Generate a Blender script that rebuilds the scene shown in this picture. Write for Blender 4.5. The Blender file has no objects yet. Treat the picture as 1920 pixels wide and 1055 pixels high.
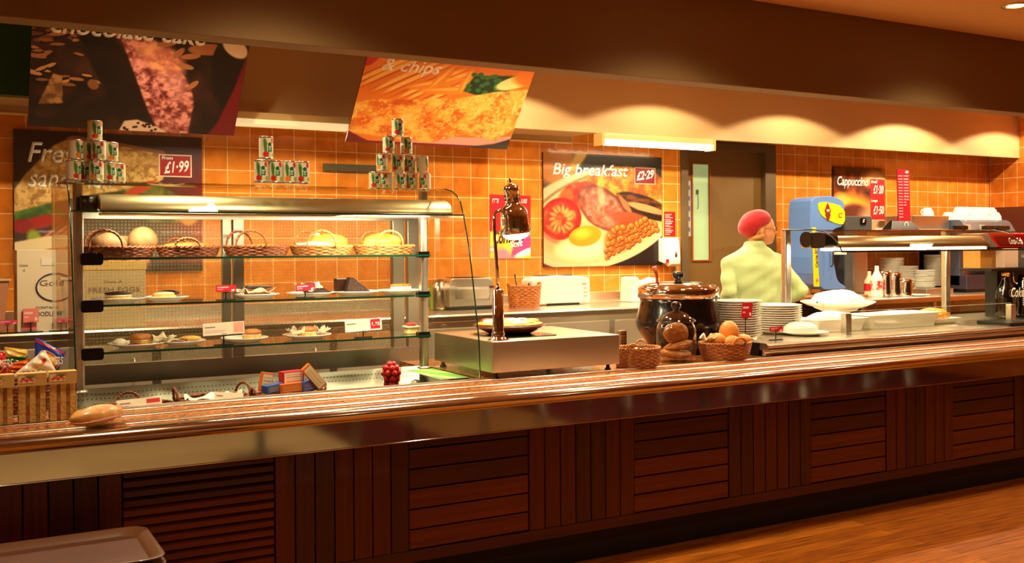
import bpy, bmesh, math, random
import numpy as np
from mathutils import Vector, Matrix
random.seed(7); rng = np.random.RandomState(11)
PI = math.pi
SC = bpy.context.scene
COL = SC.collection

# ------------------------------------------------------------------ camera
FPX = 1884.33; YAW = .5112; PITCH = .0041; ROLL = -.0063
CAM = np.array([-3.1552, -6.7906, 1.42]); SY = -58.84
def ray(px, py):
    x = (px-960)/FPX; y = (py-527.5-SY)/FPX
    return raydir(x, y)
def raydir(x, y, z=1.0):
    c, s = math.cos(-ROLL), math.sin(-ROLL)
    x, y = x*c-y*s, x*s+y*c
    r, u2, f2 = x, -y, z
    c, s = math.cos(PITCH), math.sin(PITCH)
    fw = f2*c+u2*s; u = -f2*s+u2*c
    c, s = math.cos(YAW), math.sin(YAW)
    return np.array([r*c+fw*s, -r*s+fw*c, u])
def P(px, py, X=None, Y=None, Z=None):
    d = ray(px, py)
    k = (X-CAM[0])/d[0] if X is not None else (Y-CAM[1])/d[1] if Y is not None else (Z-CAM[2])/d[2]
    return CAM+d*k
cd = bpy.data.cameras.new('camera'); cam = bpy.data.objects.new('camera', cd); COL.objects.link(cam)
r_, u_, b_ = raydir(1, 0, 0), raydir(0, -1, 0), -raydir(0, 0, 1)
cam.matrix_world = Matrix(((r_[0], u_[0], b_[0], CAM[0]), (r_[1], u_[1], b_[1], CAM[1]), (r_[2], u_[2], b_[2], CAM[2]), (0, 0, 0, 1)))
cd.sensor_width = 36; cd.lens = 36*FPX/1920; cd.shift_y = SY/1920
cd.clip_start = .05; cd.clip_end = 60
SC.camera = cam

# ------------------------------------------------------------------ view, world, lights
SC.view_settings.view_transform = 'Standard'; SC.view_settings.look = 'None'
SC.view_settings.exposure = 1.0; SC.view_settings.gamma = 1.0
w = bpy.data.worlds.new('world'); SC.world = w; w.use_nodes = True
w.node_tree.nodes['Background'].inputs[0].default_value = (1, .75, .5, 1)
w.node_tree.nodes['Background'].inputs[1].default_value = .09
WARM = (1, .79, .48); WARM2 = (1, .82, .52); FLUO = (1, .88, .60)
def spot(loc, aim, power, ang, col=WARM, blend=.5, size=.04):
    l = bpy.data.lights.new('spot_light', 'SPOT'); l.energy = power; l.color = col
    l.spot_size = math.radians(ang); l.spot_blend = blend; l.shadow_soft_size = size
    o = bpy.data.objects.new('spot_light', l); COL.objects.link(o); o.location = loc
    o.rotation_euler = (Vector(aim)-Vector(loc)).to_track_quat('-Z', 'Y').to_euler(); return o
def area(loc, aim, power, sx, sy, col=WARM):
    l = bpy.data.lights.new('area_light', 'AREA'); l.energy = power; l.color = col
    l.shape = 'RECTANGLE'; l.size = sx; l.size_y = sy
    o = bpy.data.objects.new('area_light', l); COL.objects.link(o); o.location = loc
    o.rotation_euler = (Vector(aim)-Vector(loc)).to_track_quat('-Z', 'Y').to_euler(); return o
CEIL = 2.767
DOWNS = [(-4.0, -3.215), (-1.95, -3.215), (.1, -3.215), (2.14, -3.215), (4.2, -3.215)]
for x, y in DOWNS:                                  # ceiling downlights along the customer side
    spot((x, y, CEIL-.03), (x, y, 0), 62, 132, WARM, .75, .11)
for x in (-3.0, .1, 3.2):                           # downlights further back in the dining room
    spot((x, -6.3, CEIL-.03), (x, -6.1, 0), 42, 120, WARM, .6)
INNER = [.36, 1.78, 3.2, 4.65, 6.1]
for i, x in enumerate(INNER):                       # kitchen ceiling downlights washing the fascia
    spot((x, -1.0, 2.755), (x, -.80, 0), [50, 52, 58, 96, 70][i], 138, WARM2, .14, .03)
AISLE = [-2.2, .05, 1.75, 3.7]
for i, x in enumerate(AISLE):                                     # aisle downlights; left two light the banners, right two added to brighten the bench
    spot((x, -1.9, 2.745), (x, -1.75, 0), [62, 70, 25, 80][i], [158, 158, 120, 120][i], WARM2, .3, .04)
# right batten's own light is its lit diffuser plus the first area lamp
area((1.76, -.43, 2.16), (1.7, -.9, 0), 16, 1.1, .07, FLUO)
area((-1.4, -.43, 2.17), (-1.4, -.9, 0), 7, 1.2, .07, FLUO)  # left batten is unlit; this lamp is added below it
# case canopy tube, hot deck gantry heat lamps
area((-1.8, -2.25, 1.56), (-1.75, -2.02, .9), 7, 1.5, .05, FLUO)
area((-1.3, -2.25, 1.56), (-1.3, -2.02, 1.1), 6, .5, .05, FLUO)
area((2.3, -2.24, 1.385), (2.3, -2.15, .9), 85, 1.3, .06, WARM2)

# ------------------------------------------------------------------ materials
def lin(c):
    return tuple((v/12.92 if v <= .04045 else ((v+.055)/1.055)**2.4) for v in c)
def rgb(r, g, b): return lin((r/255, g/255, b/255))
MATS = {}
def mat(name, col, rough=.5, metal=0., noise=None, bump=None, emit=None, coat=0, spec=.5, trans=0, col2=None, sheen=0, alpha=1):
    """noise=(scale, amount) mottles towards col2; bump=(scale, strength)"""
    if name in MATS: return MATS[name]
    m = bpy.data.materials.new(name); m.use_nodes = True; nt = m.node_tree; b = nt.nodes['Principled BSDF']
    b.inputs['Base Color'].default_value = (*col, 1); b.inputs['Roughness'].default_value = rough
    b.inputs['Metallic'].default_value = metal; b.inputs['Coat Weight'].default_value = coat
    b.inputs['Specular IOR Level'].default_value = spec
    if sheen: b.inputs['Sheen Weight'].default_value = sheen
    if emit: b.inputs['Emission Color'].default_value = (*emit[0], 1); b.inputs['Emission Strength'].default_value = emit[1]
    if noise or bump:
        tc = nt.nodes.new('ShaderNodeTexCoord')
    if noise:
        n = nt.nodes.new('ShaderNodeTexNoise'); n.inputs['Scale'].default_value = noise[0]; n.inputs['Detail'].default_value = 5
        mp = nt.nodes.new('ShaderNodeMapping'); mp.inputs['Scale'].default_value = noise[2] if len(noise) > 2 else (1, 1, 1)
        nt.links.new(tc.outputs['Object'], mp.inputs[0]); nt.links.new(mp.outputs[0], n.inputs['Vector'])
        r = nt.nodes.new('ShaderNodeValToRGB'); e = r.color_ramp.elements
        e[0].position = .5-noise[1]/2; e[1].position = .5+noise[1]/2
        e[0].color = (*col, 1); e[1].color = (*(col2 or tuple(v*.6 for v in col)), 1)
        nt.links.new(n.outputs['Fac'], r.inputs[0]); nt.links.new(r.outputs[0], b.inputs['Base Color'])
    if bump:
        n2 = nt.nodes.new('ShaderNodeTexNoise'); n2.inputs['Scale'].default_value = bump[0]; n2.inputs['Detail'].default_value = 4
        mp2 = nt.nodes.new('ShaderNodeMapping'); mp2.inputs['Scale'].default_value = bump[2] if len(bump) > 2 else (1, 1, 1)
        nt.links.new(tc.outputs['Object'], mp2.inputs[0]); nt.links.new(mp2.outputs[0], n2.inputs['Vector'])
        bp = nt.nodes.new('ShaderNodeBump'); bp.inputs['Strength'].default_value = bump[1]; bp.inputs['Distance'].default_value = .01
        nt.links.new(n2.outputs['Fac'], bp.inputs['Height']); nt.links.new(bp.outputs[0], b.inputs['Normal'])
    MATS[name] = m; return m
def glass(name, tint=(.96, .98, .95), edge=1.0, rough=.0):
    """thin pane: mostly clear, mirror-like at grazing angles"""
    if name in MATS: return MATS[name]
    m = bpy.data.materials.new(name); m.use_nodes = True; nt = m.node_tree; nt.nodes.clear()
    o = nt.nodes.new('ShaderNodeOutputMaterial'); mx = nt.nodes.new('ShaderNodeMixShader')
    t = nt.nodes.new('ShaderNodeBsdfTransparent'); g = nt.nodes.new('ShaderNodeBsdfGlossy')
    t.inputs[0].default_value = (*tint, 1); g.inputs['Roughness'].default_value = rough
    f = nt.nodes.new('ShaderNodeFresnel'); f.inputs[0].default_value = 1.45
    ge = nt.nodes.new('ShaderNodeNewGeometry'); ml = nt.nodes.new('ShaderNodeMath'); ml.operation = 'MULTIPLY_ADD'; ml.inputs[1].default_value = -1; ml.inputs[2].default_value = 1
    m2 = nt.nodes.new('ShaderNodeMath'); m2.operation = 'MULTIPLY'; nt.links.new(ge.outputs['Backfacing'], ml.inputs[0])
    nt.links.new(ml.outputs[0], m2.inputs[0]); nt.links.new(f.outputs[0], m2.inputs[1]); m3 = nt.nodes.new('ShaderNodeMath'); m3.operation = 'MULTIPLY'; m3.use_clamp = True; m3.inputs[1].default_value = edge; nt.links.new(m2.outputs[0], m3.inputs[0]); nt.links.new(m3.outputs[0], mx.inputs[0])
    nt.links.new(t.outputs[0], mx.inputs[1]); nt.links.new(g.outputs[0], mx.inputs[2])
    nt.links.new(mx.outputs[0], o.inputs[0]); MATS[name] = m; return m
def steel(name, col, rough, brush=(1, 1, 60), amt=.08, bs=18):
    if name in MATS: return MATS[name]
    m = mat(name, col, rough, 1.0); nt = m.node_tree; b = nt.nodes['Principled BSDF']
    tc = nt.nodes.new('ShaderNodeTexCoord'); mp = nt.nodes.new('ShaderNodeMapping'); mp.inputs['Scale'].default_value = brush
    n = nt.nodes.new('ShaderNodeTexNoise'); n.inputs['Scale'].default_value = bs; n.inputs['Detail'].default_value = 4
    nt.links.new(tc.outputs['Object'], mp.inputs[0]); nt.links.new(mp.outputs[0], n.inputs['Vector'])
    mr = nt.nodes.new('ShaderNodeMapRange'); mr.inputs[3].default_value = max(.02, rough-amt); mr.inputs[4].default_value = rough+amt
    nt.links.new(n.outputs['Fac'], mr.inputs[0]); nt.links.new(mr.outputs[0], b.inputs['Roughness'])
    bp = nt.nodes.new('ShaderNodeBump'); bp.inputs['Strength'].default_value = .012; bp.inputs['Distance'].default_value = .001
    nt.links.new(n.outputs['Fac'], bp.inputs['Height']); nt.links.new(bp.outputs[0], b.inputs['Normal'])
    return m
def tiles(name, axis, c1, c2, offx, offz):
    m = bpy.data.materials.new(name); m.use_nodes = True; nt = m.node_tree; b = nt.nodes['Principled BSDF']
    g = nt.nodes.new('ShaderNodeNewGeometry'); sp = nt.nodes.new('ShaderNodeSeparateXYZ'); cb = nt.nodes.new('ShaderNodeCombineXYZ')
    nt.links.new(g.outputs['Position'], sp.inputs[0])
    ax = nt.nodes.new('ShaderNodeMath'); ax.inputs[1].default_value = offx; nt.links.new(sp.outputs[axis], ax.inputs[0])
    az = nt.nodes.new('ShaderNodeMath'); az.inputs[1].default_value = offz; nt.links.new(sp.outputs[2], az.inputs[0])
    nt.links.new(ax.outputs[0], cb.inputs[0]); nt.links.new(az.outputs[0], cb.inputs[1])
    br = nt.nodes.new('ShaderNodeTexBrick'); br.offset = 0; br.inputs['Scale'].default_value = 1
    br.inputs['Brick Width'].default_value = .152; br.inputs['Row Height'].default_value = .152
    br.inputs['Mortar Size'].default_value = .0028; br.inputs['Mortar Smooth'].default_value = .25; br.inputs['Bias'].default_value = 0
    br.inputs['Color1'].default_value = (*c1, 1); br.inputs['Color2'].default_value = (*c2, 1); br.inputs['Mortar'].default_value = (*rgb(240, 205, 140), 1)
    nt.links.new(cb.outputs[0], br.inputs['Vector'])
    n = nt.nodes.new('ShaderNodeTexNoise'); n.inputs['Scale'].default_value = 9; n.inputs['Detail'].default_value = 4
    nt.links.new(g.outputs['Position'], n.inputs['Vector'])
    mx = nt.nodes.new('ShaderNodeMix'); mx.data_type = 'RGBA'; mx.blend_type = 'MULTIPLY'
    rr = nt.nodes.new('ShaderNodeValToRGB'); rr.color_ramp.elements[0].position = .35; rr.color_ramp.elements[1].position = .65
    rr.color_ramp.elements[0].color = (.86, .8, .72, 1); rr.color_ramp.elements[1].color = (1.08, 1.1, 1.1, 1)
    nt.links.new(n.outputs['Fac'], rr.inputs[0]); mx.inputs[0].default_value = 1
    nt.links.new(br.outputs['Color'], mx.inputs[6]); nt.links.new(rr.outputs[0], mx.inputs[7]); nt.links.new(mx.outputs[2], b.inputs['Base Color'])
    b.inputs['Roughness'].default_value = .16
    rf = nt.nodes.new('ShaderNodeMapRange'); rf.inputs[3].default_value = .16; rf.inputs[4].default_value = .75
    nt.links.new(br.outputs['Fac'], rf.inputs[0]); nt.links.new(rf.outputs[0], b.inputs['Roughness'])
    n2 = nt.nodes.new('ShaderNodeTexNoise'); n2.inputs['Scale'].default_value = 28; n2.inputs['Detail'].default_value = 2
    nt.links.new(g.outputs['Position'], n2.inputs['Vector'])
    ad = nt.nodes.new('ShaderNodeMath'); ad.operation = 'MULTIPLY_ADD'; ad.inputs[1].default_value = -1.2
    nt.links.new(br.outputs['Fac'], ad.inputs[0]); nt.links.new(n2.outputs['Fac'], ad.inputs[2])
    bp = nt.nodes.new('ShaderNodeBump'); bp.inputs['Strength'].default_value = .35; bp.inputs['Distance'].default_value = .004
    nt.links.new(ad.outputs[0], bp.inputs['Height']); nt.links.new(bp.outputs[0], b.inputs['Normal'])
    return m
def planks(name, c1, c2, dark, rough, bw, rh, axis='x', mortar=.002, coat=0):
    """long boards for the floor"""
    m = bpy.data.materials.new(name); m.use_nodes = True; nt = m.node_tree; b = nt.nodes['Principled BSDF']
    g = nt.nodes.new('ShaderNodeNewGeometry')
    br = nt.nodes.new('ShaderNodeTexBrick'); br.offset = .37; br.inputs['Scale'].default_value = 1
    br.inputs['Brick Width'].default_value = bw; br.inputs['Row Height'].default_value = rh; br.inputs['Mortar Size'].default_value = mortar
    br.inputs['Color1'].default_value = (*c1, 1); br.inputs['Color2'].default_value = (*c2, 1); br.inputs['Mortar'].default_value = (*dark, 1)
    nt.links.new(g.outputs['Position'], br.inputs['Vector'])
    mp = nt.nodes.new('ShaderNodeMapping'); mp.inputs['Scale'].default_value = (2, 30, 1); nt.links.new(g.outputs['Position'], mp.inputs[0])
    n = nt.nodes.new('ShaderNodeTexNoise'); n.inputs['Scale'].default_value = 2; n.inputs['Detail'].default_value = 6; nt.links.new(mp.outputs[0], n.inputs['Vector'])
    rr = nt.nodes.new('ShaderNodeValToRGB'); rr.color_ramp.elements[0].position = .3; rr.color_ramp.elements[1].position = .7
    rr.color_ramp.elements[0].color = (.45, .4, .35, 1); rr.color_ramp.elements[1].color = (1.1, 1.1, 1.1, 1); nt.links.new(n.outputs['Fac'], rr.inputs[0])
    mx = nt.nodes.new('ShaderNodeMix'); mx.data_type = 'RGBA'; mx.blend_type = 'MULTIPLY'; mx.inputs[0].default_value = 1
    nt.links.new(br.outputs['Color'], mx.inputs[6]); nt.links.new(rr.outputs[0], mx.inputs[7]); nt.links.new(mx.outputs[2], b.inputs['Base Color'])
    b.inputs['Roughness'].default_value = rough; b.inputs['Coat Weight'].default_value = coat
    return m
_am = {}
def art_mat(rough=.45, coat=0.):
    k = (rough, coat)
    if k not in _am:
        m = bpy.data.materials.new('printed_surface'); m.use_nodes = True; nt = m.node_tree; b = nt.nodes['Principled BSDF']
        a = nt.nodes.new('ShaderNodeAttribute'); a.attribute_name = 'Col'; nt.links.new(a.outputs['Color'], b.inputs['Base Color'])
        b.inputs['Roughness'].default_value = rough; b.inputs['Coat Weight'].default_value = coat; _am[k] = m
    return _am[k]
S_BR = steel('brushed_steel', (.72, .68, .58), .3)
S_BRX = steel('brushed_steel_long', (.74, .68, .56), .3, (1, 40, 40))
S_MIR = steel('polished_steel', (.80, .72, .58), .15, (1, 8, 8), .04, 6)
S_CHR = mat('chrome', (.78, .74, .68), .06, 1.0)
M_BLACK = mat('black_plastic', rgb(16, 14, 12), .35)
M_BLKG = mat('black_gloss', rgb(10, 9, 8), .12, coat=.6)
M_WHITE = mat('white_plastic', rgb(245, 238, 220), .35)
M_CHINA = mat('white_china', rgb(246, 240, 226), .14, coat=.3)
M_GLASS = glass('clear_glass'); M_GEDGE = mat('green_glass_edge', rgb(6, 50, 34), .15, coat=.5)
M_JAR = glass('jar_glass', (.90, .90, .86), 2.6)
M_WICK = mat('wicker', rgb(206, 136, 68), .5, noise=(60, .5), col2=rgb(140, 78, 30))
M_WICKD = mat('dark_wicker', rgb(156, 82, 32), .5, noise=(60, .5), col2=rgb(90, 42, 14))
M_RED = mat('sign_red', rgb(190, 20, 32), .4)
M_TXT = mat('white_lettering', rgb(250, 245, 230), .5)
M_TXTD = mat('dark_lettering', rgb(40, 32, 40), .5)
M_PAPER = mat('paper', rgb(246, 238, 220), .7)
M_WAX = mat('greaseproof_paper', rgb(244, 232, 205), .5)

# ------------------------------------------------------------------ geometry helpers
class MB:
    def __init__(s): s.v = []; s.f = []; s.mi = []; s.sm = []
    def add(s, v, f, m=0, smooth=False):
        o = len(s.v); s.v += [tuple(map(float, p)) for p in v]
        for q in f: s.f.append(tuple(o+i for i in q)); s.mi.append(m); s.sm.append(smooth)
        return s
    def box(s, x0, x1, y0, y1, z0, z1, m=0, M=None):
        v = [(x, y, z) for z in (z0, z1) for y in (y0, y1) for x in (x0, x1)]
        if M is not None: v = [tuple(M @ Vector(p)) for p in v]
        return s.add(v, [(0, 2, 3, 1), (4, 5, 7, 6), (0, 1, 5, 4), (2, 6, 7, 3), (0, 4, 6, 2), (1, 3, 7, 5)], m)
    def prism(s, pts, a, b, ax='x', m=0, smooth=False):
        """polygon of 2D points extruded from a to b along ax; pts are the two other axes in order"""
        n = len(pts)
        def mk(p, t): return (t, p[0], p[1]) if ax == 'x' else (p[0], t, p[1]) if ax == 'y' else (p[0], p[1], t)
        v = [mk(p, a) for p in pts]+[mk(p, b) for p in pts]
        s.add(v, [tuple(range(n))[::-1], tuple(range(n, 2*n))], m)
        o = len(s.v)-2*n
        for i in range(n):
            j = (i+1) % n; s.f.append((o+i, o+j, o+n+j, o+n+i)); s.mi.append(m); s.sm.append(smooth)
        return s
    def rbox(s, x0, x1, y0, y1, z0, z1, r, m=0, n=5, ax='z'):
        """box with rounded vertical (ax) edges"""
        if ax == 'z': A, B, C = (x0, x1), (y0, y1), (z0, z1)
        elif ax == 'y': A, B, C = (x0, x1), (z0, z1), (y0, y1)
        else: A, B, C = (y0, y1), (z0, z1), (x0, x1)
        pts = []
        for cx, cy, a0 in ((A[1]-r, B[1]-r, 0), (A[0]+r, B[1]-r, 90), (A[0]+r, B[0]+r, 180), (A[1]-r, B[0]+r, 270)):
            for i in range(n+1):
                a = math.radians(a0+90*i/n); pts.append((cx+r*math.cos(a), cy+r*math.sin(a)))
        return s.prism(pts, C[0], C[1], ax, m, False)
    def lathe(s, prof, c=(0, 0, 0), n=24, m=0, smooth=True, M=None, ang=(0, 2*PI), sx=1, sy=1):
        full = abs(ang[1]-ang[0]-2*PI) < 1e-6; k = n if full else n+1
        v = []
        for r, z in prof:
            for i in range(k):
                a = ang[0]+(ang[1]-ang[0])*i/n
                p = Vector((r*math.cos(a)*sx, r*math.sin(a)*sy, z))
                if M is not None: p = M @ p
                v.append((p.x+c[0], p.y+c[1], p.z+c[2]))
        f = []
        for j in range(len(prof)-1):
            for i in range(n):
                i2 = (i+1) % k
                f.append((j*k+i, j*k+i2, (j+1)*k+i2, (j+1)*k+i))
        return s.add(v, f, m, smooth)
    def cyl(s, p0, p1, r0, r1=None, n=16, m=0, cap=True, smooth=True):
        r1 = r0 if r1 is None else r1
        return s.tube([p0, p1], [r0, r1], n, m, cap, smooth)
    def tube(s, path, r, n=8, m=0, cap=True, smooth=True, closed=False):
        P_ = [Vector(p) for p in path]; L = len(P_)
        R = r if isinstance(r, (list, tuple)) else [r]*L
        up = None; v = []
        for i in range(L):
            a = P_[i-1] if (i > 0 or closed) else P_[i]; b = P_[(i+1) % L] if (i < L-1 or closed) else P_[i]
            d = (b-a).normalized()
            if up is None:
                up = d.orthogonal().normalized()
            up = (up-d*up.dot(d)); up = up.normalized() if up.length > 1e-6 else d.orthogonal().normalized()
            q = d.cross(up)
            for k in range(n):
                t = 2*PI*k/n; v.append(P_[i]+(up*math.cos(t)+q*math.sin(t))*R[i])
        f = []
        for i in range(L if closed else L-1):
            j = (i+1) % L
            for k in range(n):
                k2 = (k+1) % n; f.append((i*n+k, i*n+k2, j*n+k2, j*n+k))
        s.add(v, f, m, smooth)
        if cap and not closed:
            o = len(s.v)-L*n
            s.f.append(tuple(o+k for k in range(n))[::-1]); s.mi.append(m); s.sm.append(False)
            s.f.append(tuple(o+(L-1)*n+k for k in range(n))); s.mi.append(m); s.sm.append(False)
        return s
    def ell(s, c, r, n=16, m=0, noise=0, freq=3., seed=0, zmin=None, M=None, rows=None):
        rows = rows or n//2+2; v = []; rs = random.Random(seed)
        ph = [(rs.uniform(0, 6.28), rs.uniform(.6, 1.4), rs.uniform(.6, 1.4), rs.uniform(.6, 1.4)) for _ in range(4)]
        def nz(x, y, z):
            return sum(math.sin(freq*(a*x+b*y+d*z)*(1+.5*k)+p) for k, (p, a, b, d) in enumerate(ph))/4
        for j in range(rows+1):
            th = PI*j/rows
            for i in range(n):
                a = 2*PI*i/n; x, y, z = math.sin(th)*math.cos(a), math.sin(th)*math.sin(a), math.cos(th)
                k = 1+noise*nz(x, y, z); x *= k; y *= k; z *= k
                if zmin is not None: z = max(z, zmin)
                p = Vector((x*r[0], y*r[1], z*r[2]))
                if M is not None: p = M @ p
                v.append((p.x+c[0], p.y+c[1], p.z+c[2]))
        f = [(j*n+i, (j+1)*n+i, (j+1)*n+(i+1) % n, j*n+(i+1) % n) for j in range(rows) for i in range(n)]
        return s.add(v, f, m, True)
    def sheet(s, fn, nu, nv, m=0, smooth=True):
        v = [fn(i/nu, j/nv) for j in range(nv+1) for i in range(nu+1)]
        f = [(j*(nu+1)+i, j*(nu+1)+i+1, (j+1)*(nu+1)+i+1, (j+1)*(nu+1)+i) for j in range(nv) for i in range(nu)]
        return s.add(v, f, m, smooth)
def finish(name, me, mats, parent=None, loc=None):
    for m in (mats if isinstance(mats, (list, tuple)) else [mats]): me.materials.append(m)
    o = bpy.data.objects.new(name, me); COL.objects.link(o)
    if parent is not None: o.parent = parent
    if loc is not None: o.location = loc
    return o
def wloc(o):
    v = Vector((0, 0, 0))
    while o is not None: v += o.location; o = o.parent
    return v
def mk(name, mb, mats, parent=None, world=True, loc=None, bevel=0, seg=2, solid=0, sub=0, label=None):
    """one mesh object; with world=True the builder's coordinates are world coordinates"""
    v = mb.v
    if world and parent is not None:
        o_ = wloc(parent); v = [(p[0]-o_.x, p[1]-o_.y, p[2]-o_.z) for p in v]
    if world and parent is None:                 # top-level mesh: put its origin at its own base
        a = np.array(v); o_ = Vector(((a[:, 0].min()+a[:, 0].max())/2, (a[:, 1].min()+a[:, 1].max())/2, a[:, 2].min()))
        v = [(p[0]-o_.x, p[1]-o_.y, p[2]-o_.z) for p in v]; loc = o_
    me = bpy.data.meshes.new(name); me.from_pydata(v, [], mb.f); me.update()
    me.polygons.foreach_set('material_index', mb.mi); me.polygons.foreach_set('use_smooth', mb.sm)
    bm = bmesh.new(); bm.from_mesh(me)
    bmesh.ops.remove_doubles(bm, verts=bm.verts, dist=1e-6)
    bmesh.ops.recalc_face_normals(bm, faces=bm.faces); bm.to_mesh(me); bm.free()
    o = finish(name, me, mats, parent, loc)
    if solid: md = o.modifiers.new('Solidify', 'SOLIDIFY'); md.thickness = solid; md.offset = 0
    if bevel: md = o.modifiers.new('Bevel', 'BEVEL'); md.width = bevel; md.segments = seg; md.limit_method = 'ANGLE'; md.angle_limit = .6
    if sub: md = o.modifiers.new('Subsurf', 'SUBSURF'); md.levels = sub; md.render_levels = sub
    if label: o['label'] = label
    return o
def thing(name, label, cat, loc=(0, 0, 0), group=None, rz=0):
    o = bpy.data.objects.new(name, None); COL.objects.link(o); o.location = loc; o.rotation_euler = (0, 0, rz)
    o.empty_display_size = .05
    return tag(o, label, cat, group)
def tag(o, label, cat, group=None, kind=None):
    o['label'] = label; o['category'] = cat
    if group: o['group'] = group
    if kind: o['kind'] = kind
    return o
def struct(o, label=None):
    o['kind'] = 'structure'
    if label: o['label'] = label
    return o
def copy_tree(o, parent=None, loc=None, rz=None, label=None, group=None):
    c = o.copy(); COL.objects.link(c); c.parent = parent
    if loc is not None: c.location = loc
    if rz is not None: c.rotation_euler = (0, 0, rz)
    if label: c['label'] = label
    if group: c['group'] = group
    for ch in list(o.children): copy_tree(ch, c)
    return c
def rotz(a): return Matrix.Rotation(a, 4, 'Z')
DG = bpy.context.evaluated_depsgraph_get
def bake(mb, mods):
    """mesh after modifiers: mods = list of (type, dict)"""
    me = bpy.data.meshes.new('tmp'); me.from_pydata(mb.v, [], mb.f); me.update()
    bm = bmesh.new(); bm.from_mesh(me); bmesh.ops.recalc_face_normals(bm, faces=bm.faces); bm.to_mesh(me); bm.free()
    o = bpy.data.objects.new('tmp', me); COL.objects.link(o)
    for t, d in mods:
        md = o.modifiers.new(t, t)
        for k, v in d.items(): setattr(md, k, v)
    dg = DG(); dg.update(); r = bpy.data.meshes.new_from_object(o.evaluated_get(dg))
    bpy.data.objects.remove(o); bpy.data.meshes.remove(me); r.materials.clear()
    r.polygons.foreach_set('use_smooth', [True]*len(r.polygons)); return r
def from_mesh(name, me, mats, parent=None, world=True):
    if parent is not None and world:
        me.transform(Matrix.Translation(-wloc(parent))); return finish(name, me, mats, parent)
    if world and parent is None:
        a = np.array([v.co[:] for v in me.vertices]); o_ = Vector(((a[:, 0].min()+a[:, 0].max())/2, (a[:, 1].min()+a[:, 1].max())/2, a[:, 2].min()))
        me.transform(Matrix.Translation(-o_)); return finish(name, me, mats, None, o_)
    return finish(name, me, mats, parent)

# lettering: real glyph geometry fitted to a w x h box whose lower left corner is at org
def text(name, body, org, right, up, w, h, m, parent, shear=0., th=.0006, bold=0., rise=0., align=None, world=True):
    cu = bpy.data.curves.new('txt', 'FONT'); cu.body = body; cu.shear = shear; cu.extrude = 0; cu.offset = bold; cu.resolution_u = 3
    if align: cu.align_x = align
    o = bpy.data.objects.new('txt', cu); COL.objects.link(o); dg = DG(); dg.update()
    me = bpy.data.meshes.new_from_object(o.evaluated_get(dg)); bpy.data.objects.remove(o); bpy.data.curves.remove(cu)
    a = np.array([v.co[:] for v in me.vertices])
    if len(a) == 0: return None
    mn, mx = a.min(0), a.max(0)
    R, U = Vector(right).normalized(), Vector(up).normalized(); N = R.cross(U)
    off = Vector(org); wl = wloc(parent) if world else Vector((0, 0, 0))
    me.vertices.foreach_set('co', np.array([
        (off+R*((p[0]-mn[0])/(mx[0]-mn[0])*w)+U*((p[1]-mn[1])/(mx[1]-mn[1])*h+rise*(p[0]-mn[0])/(mx[0]-mn[0]))+N*.0012-wl)[:] for p in a], dtype=np.float32).ravel())
    me.update(); me.materials.clear()
    ob = finish(name, me, m, parent)
    md = ob.modifiers.new('Solidify', 'SOLIDIFY'); md.thickness = th; md.offset = 0
    return ob

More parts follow.
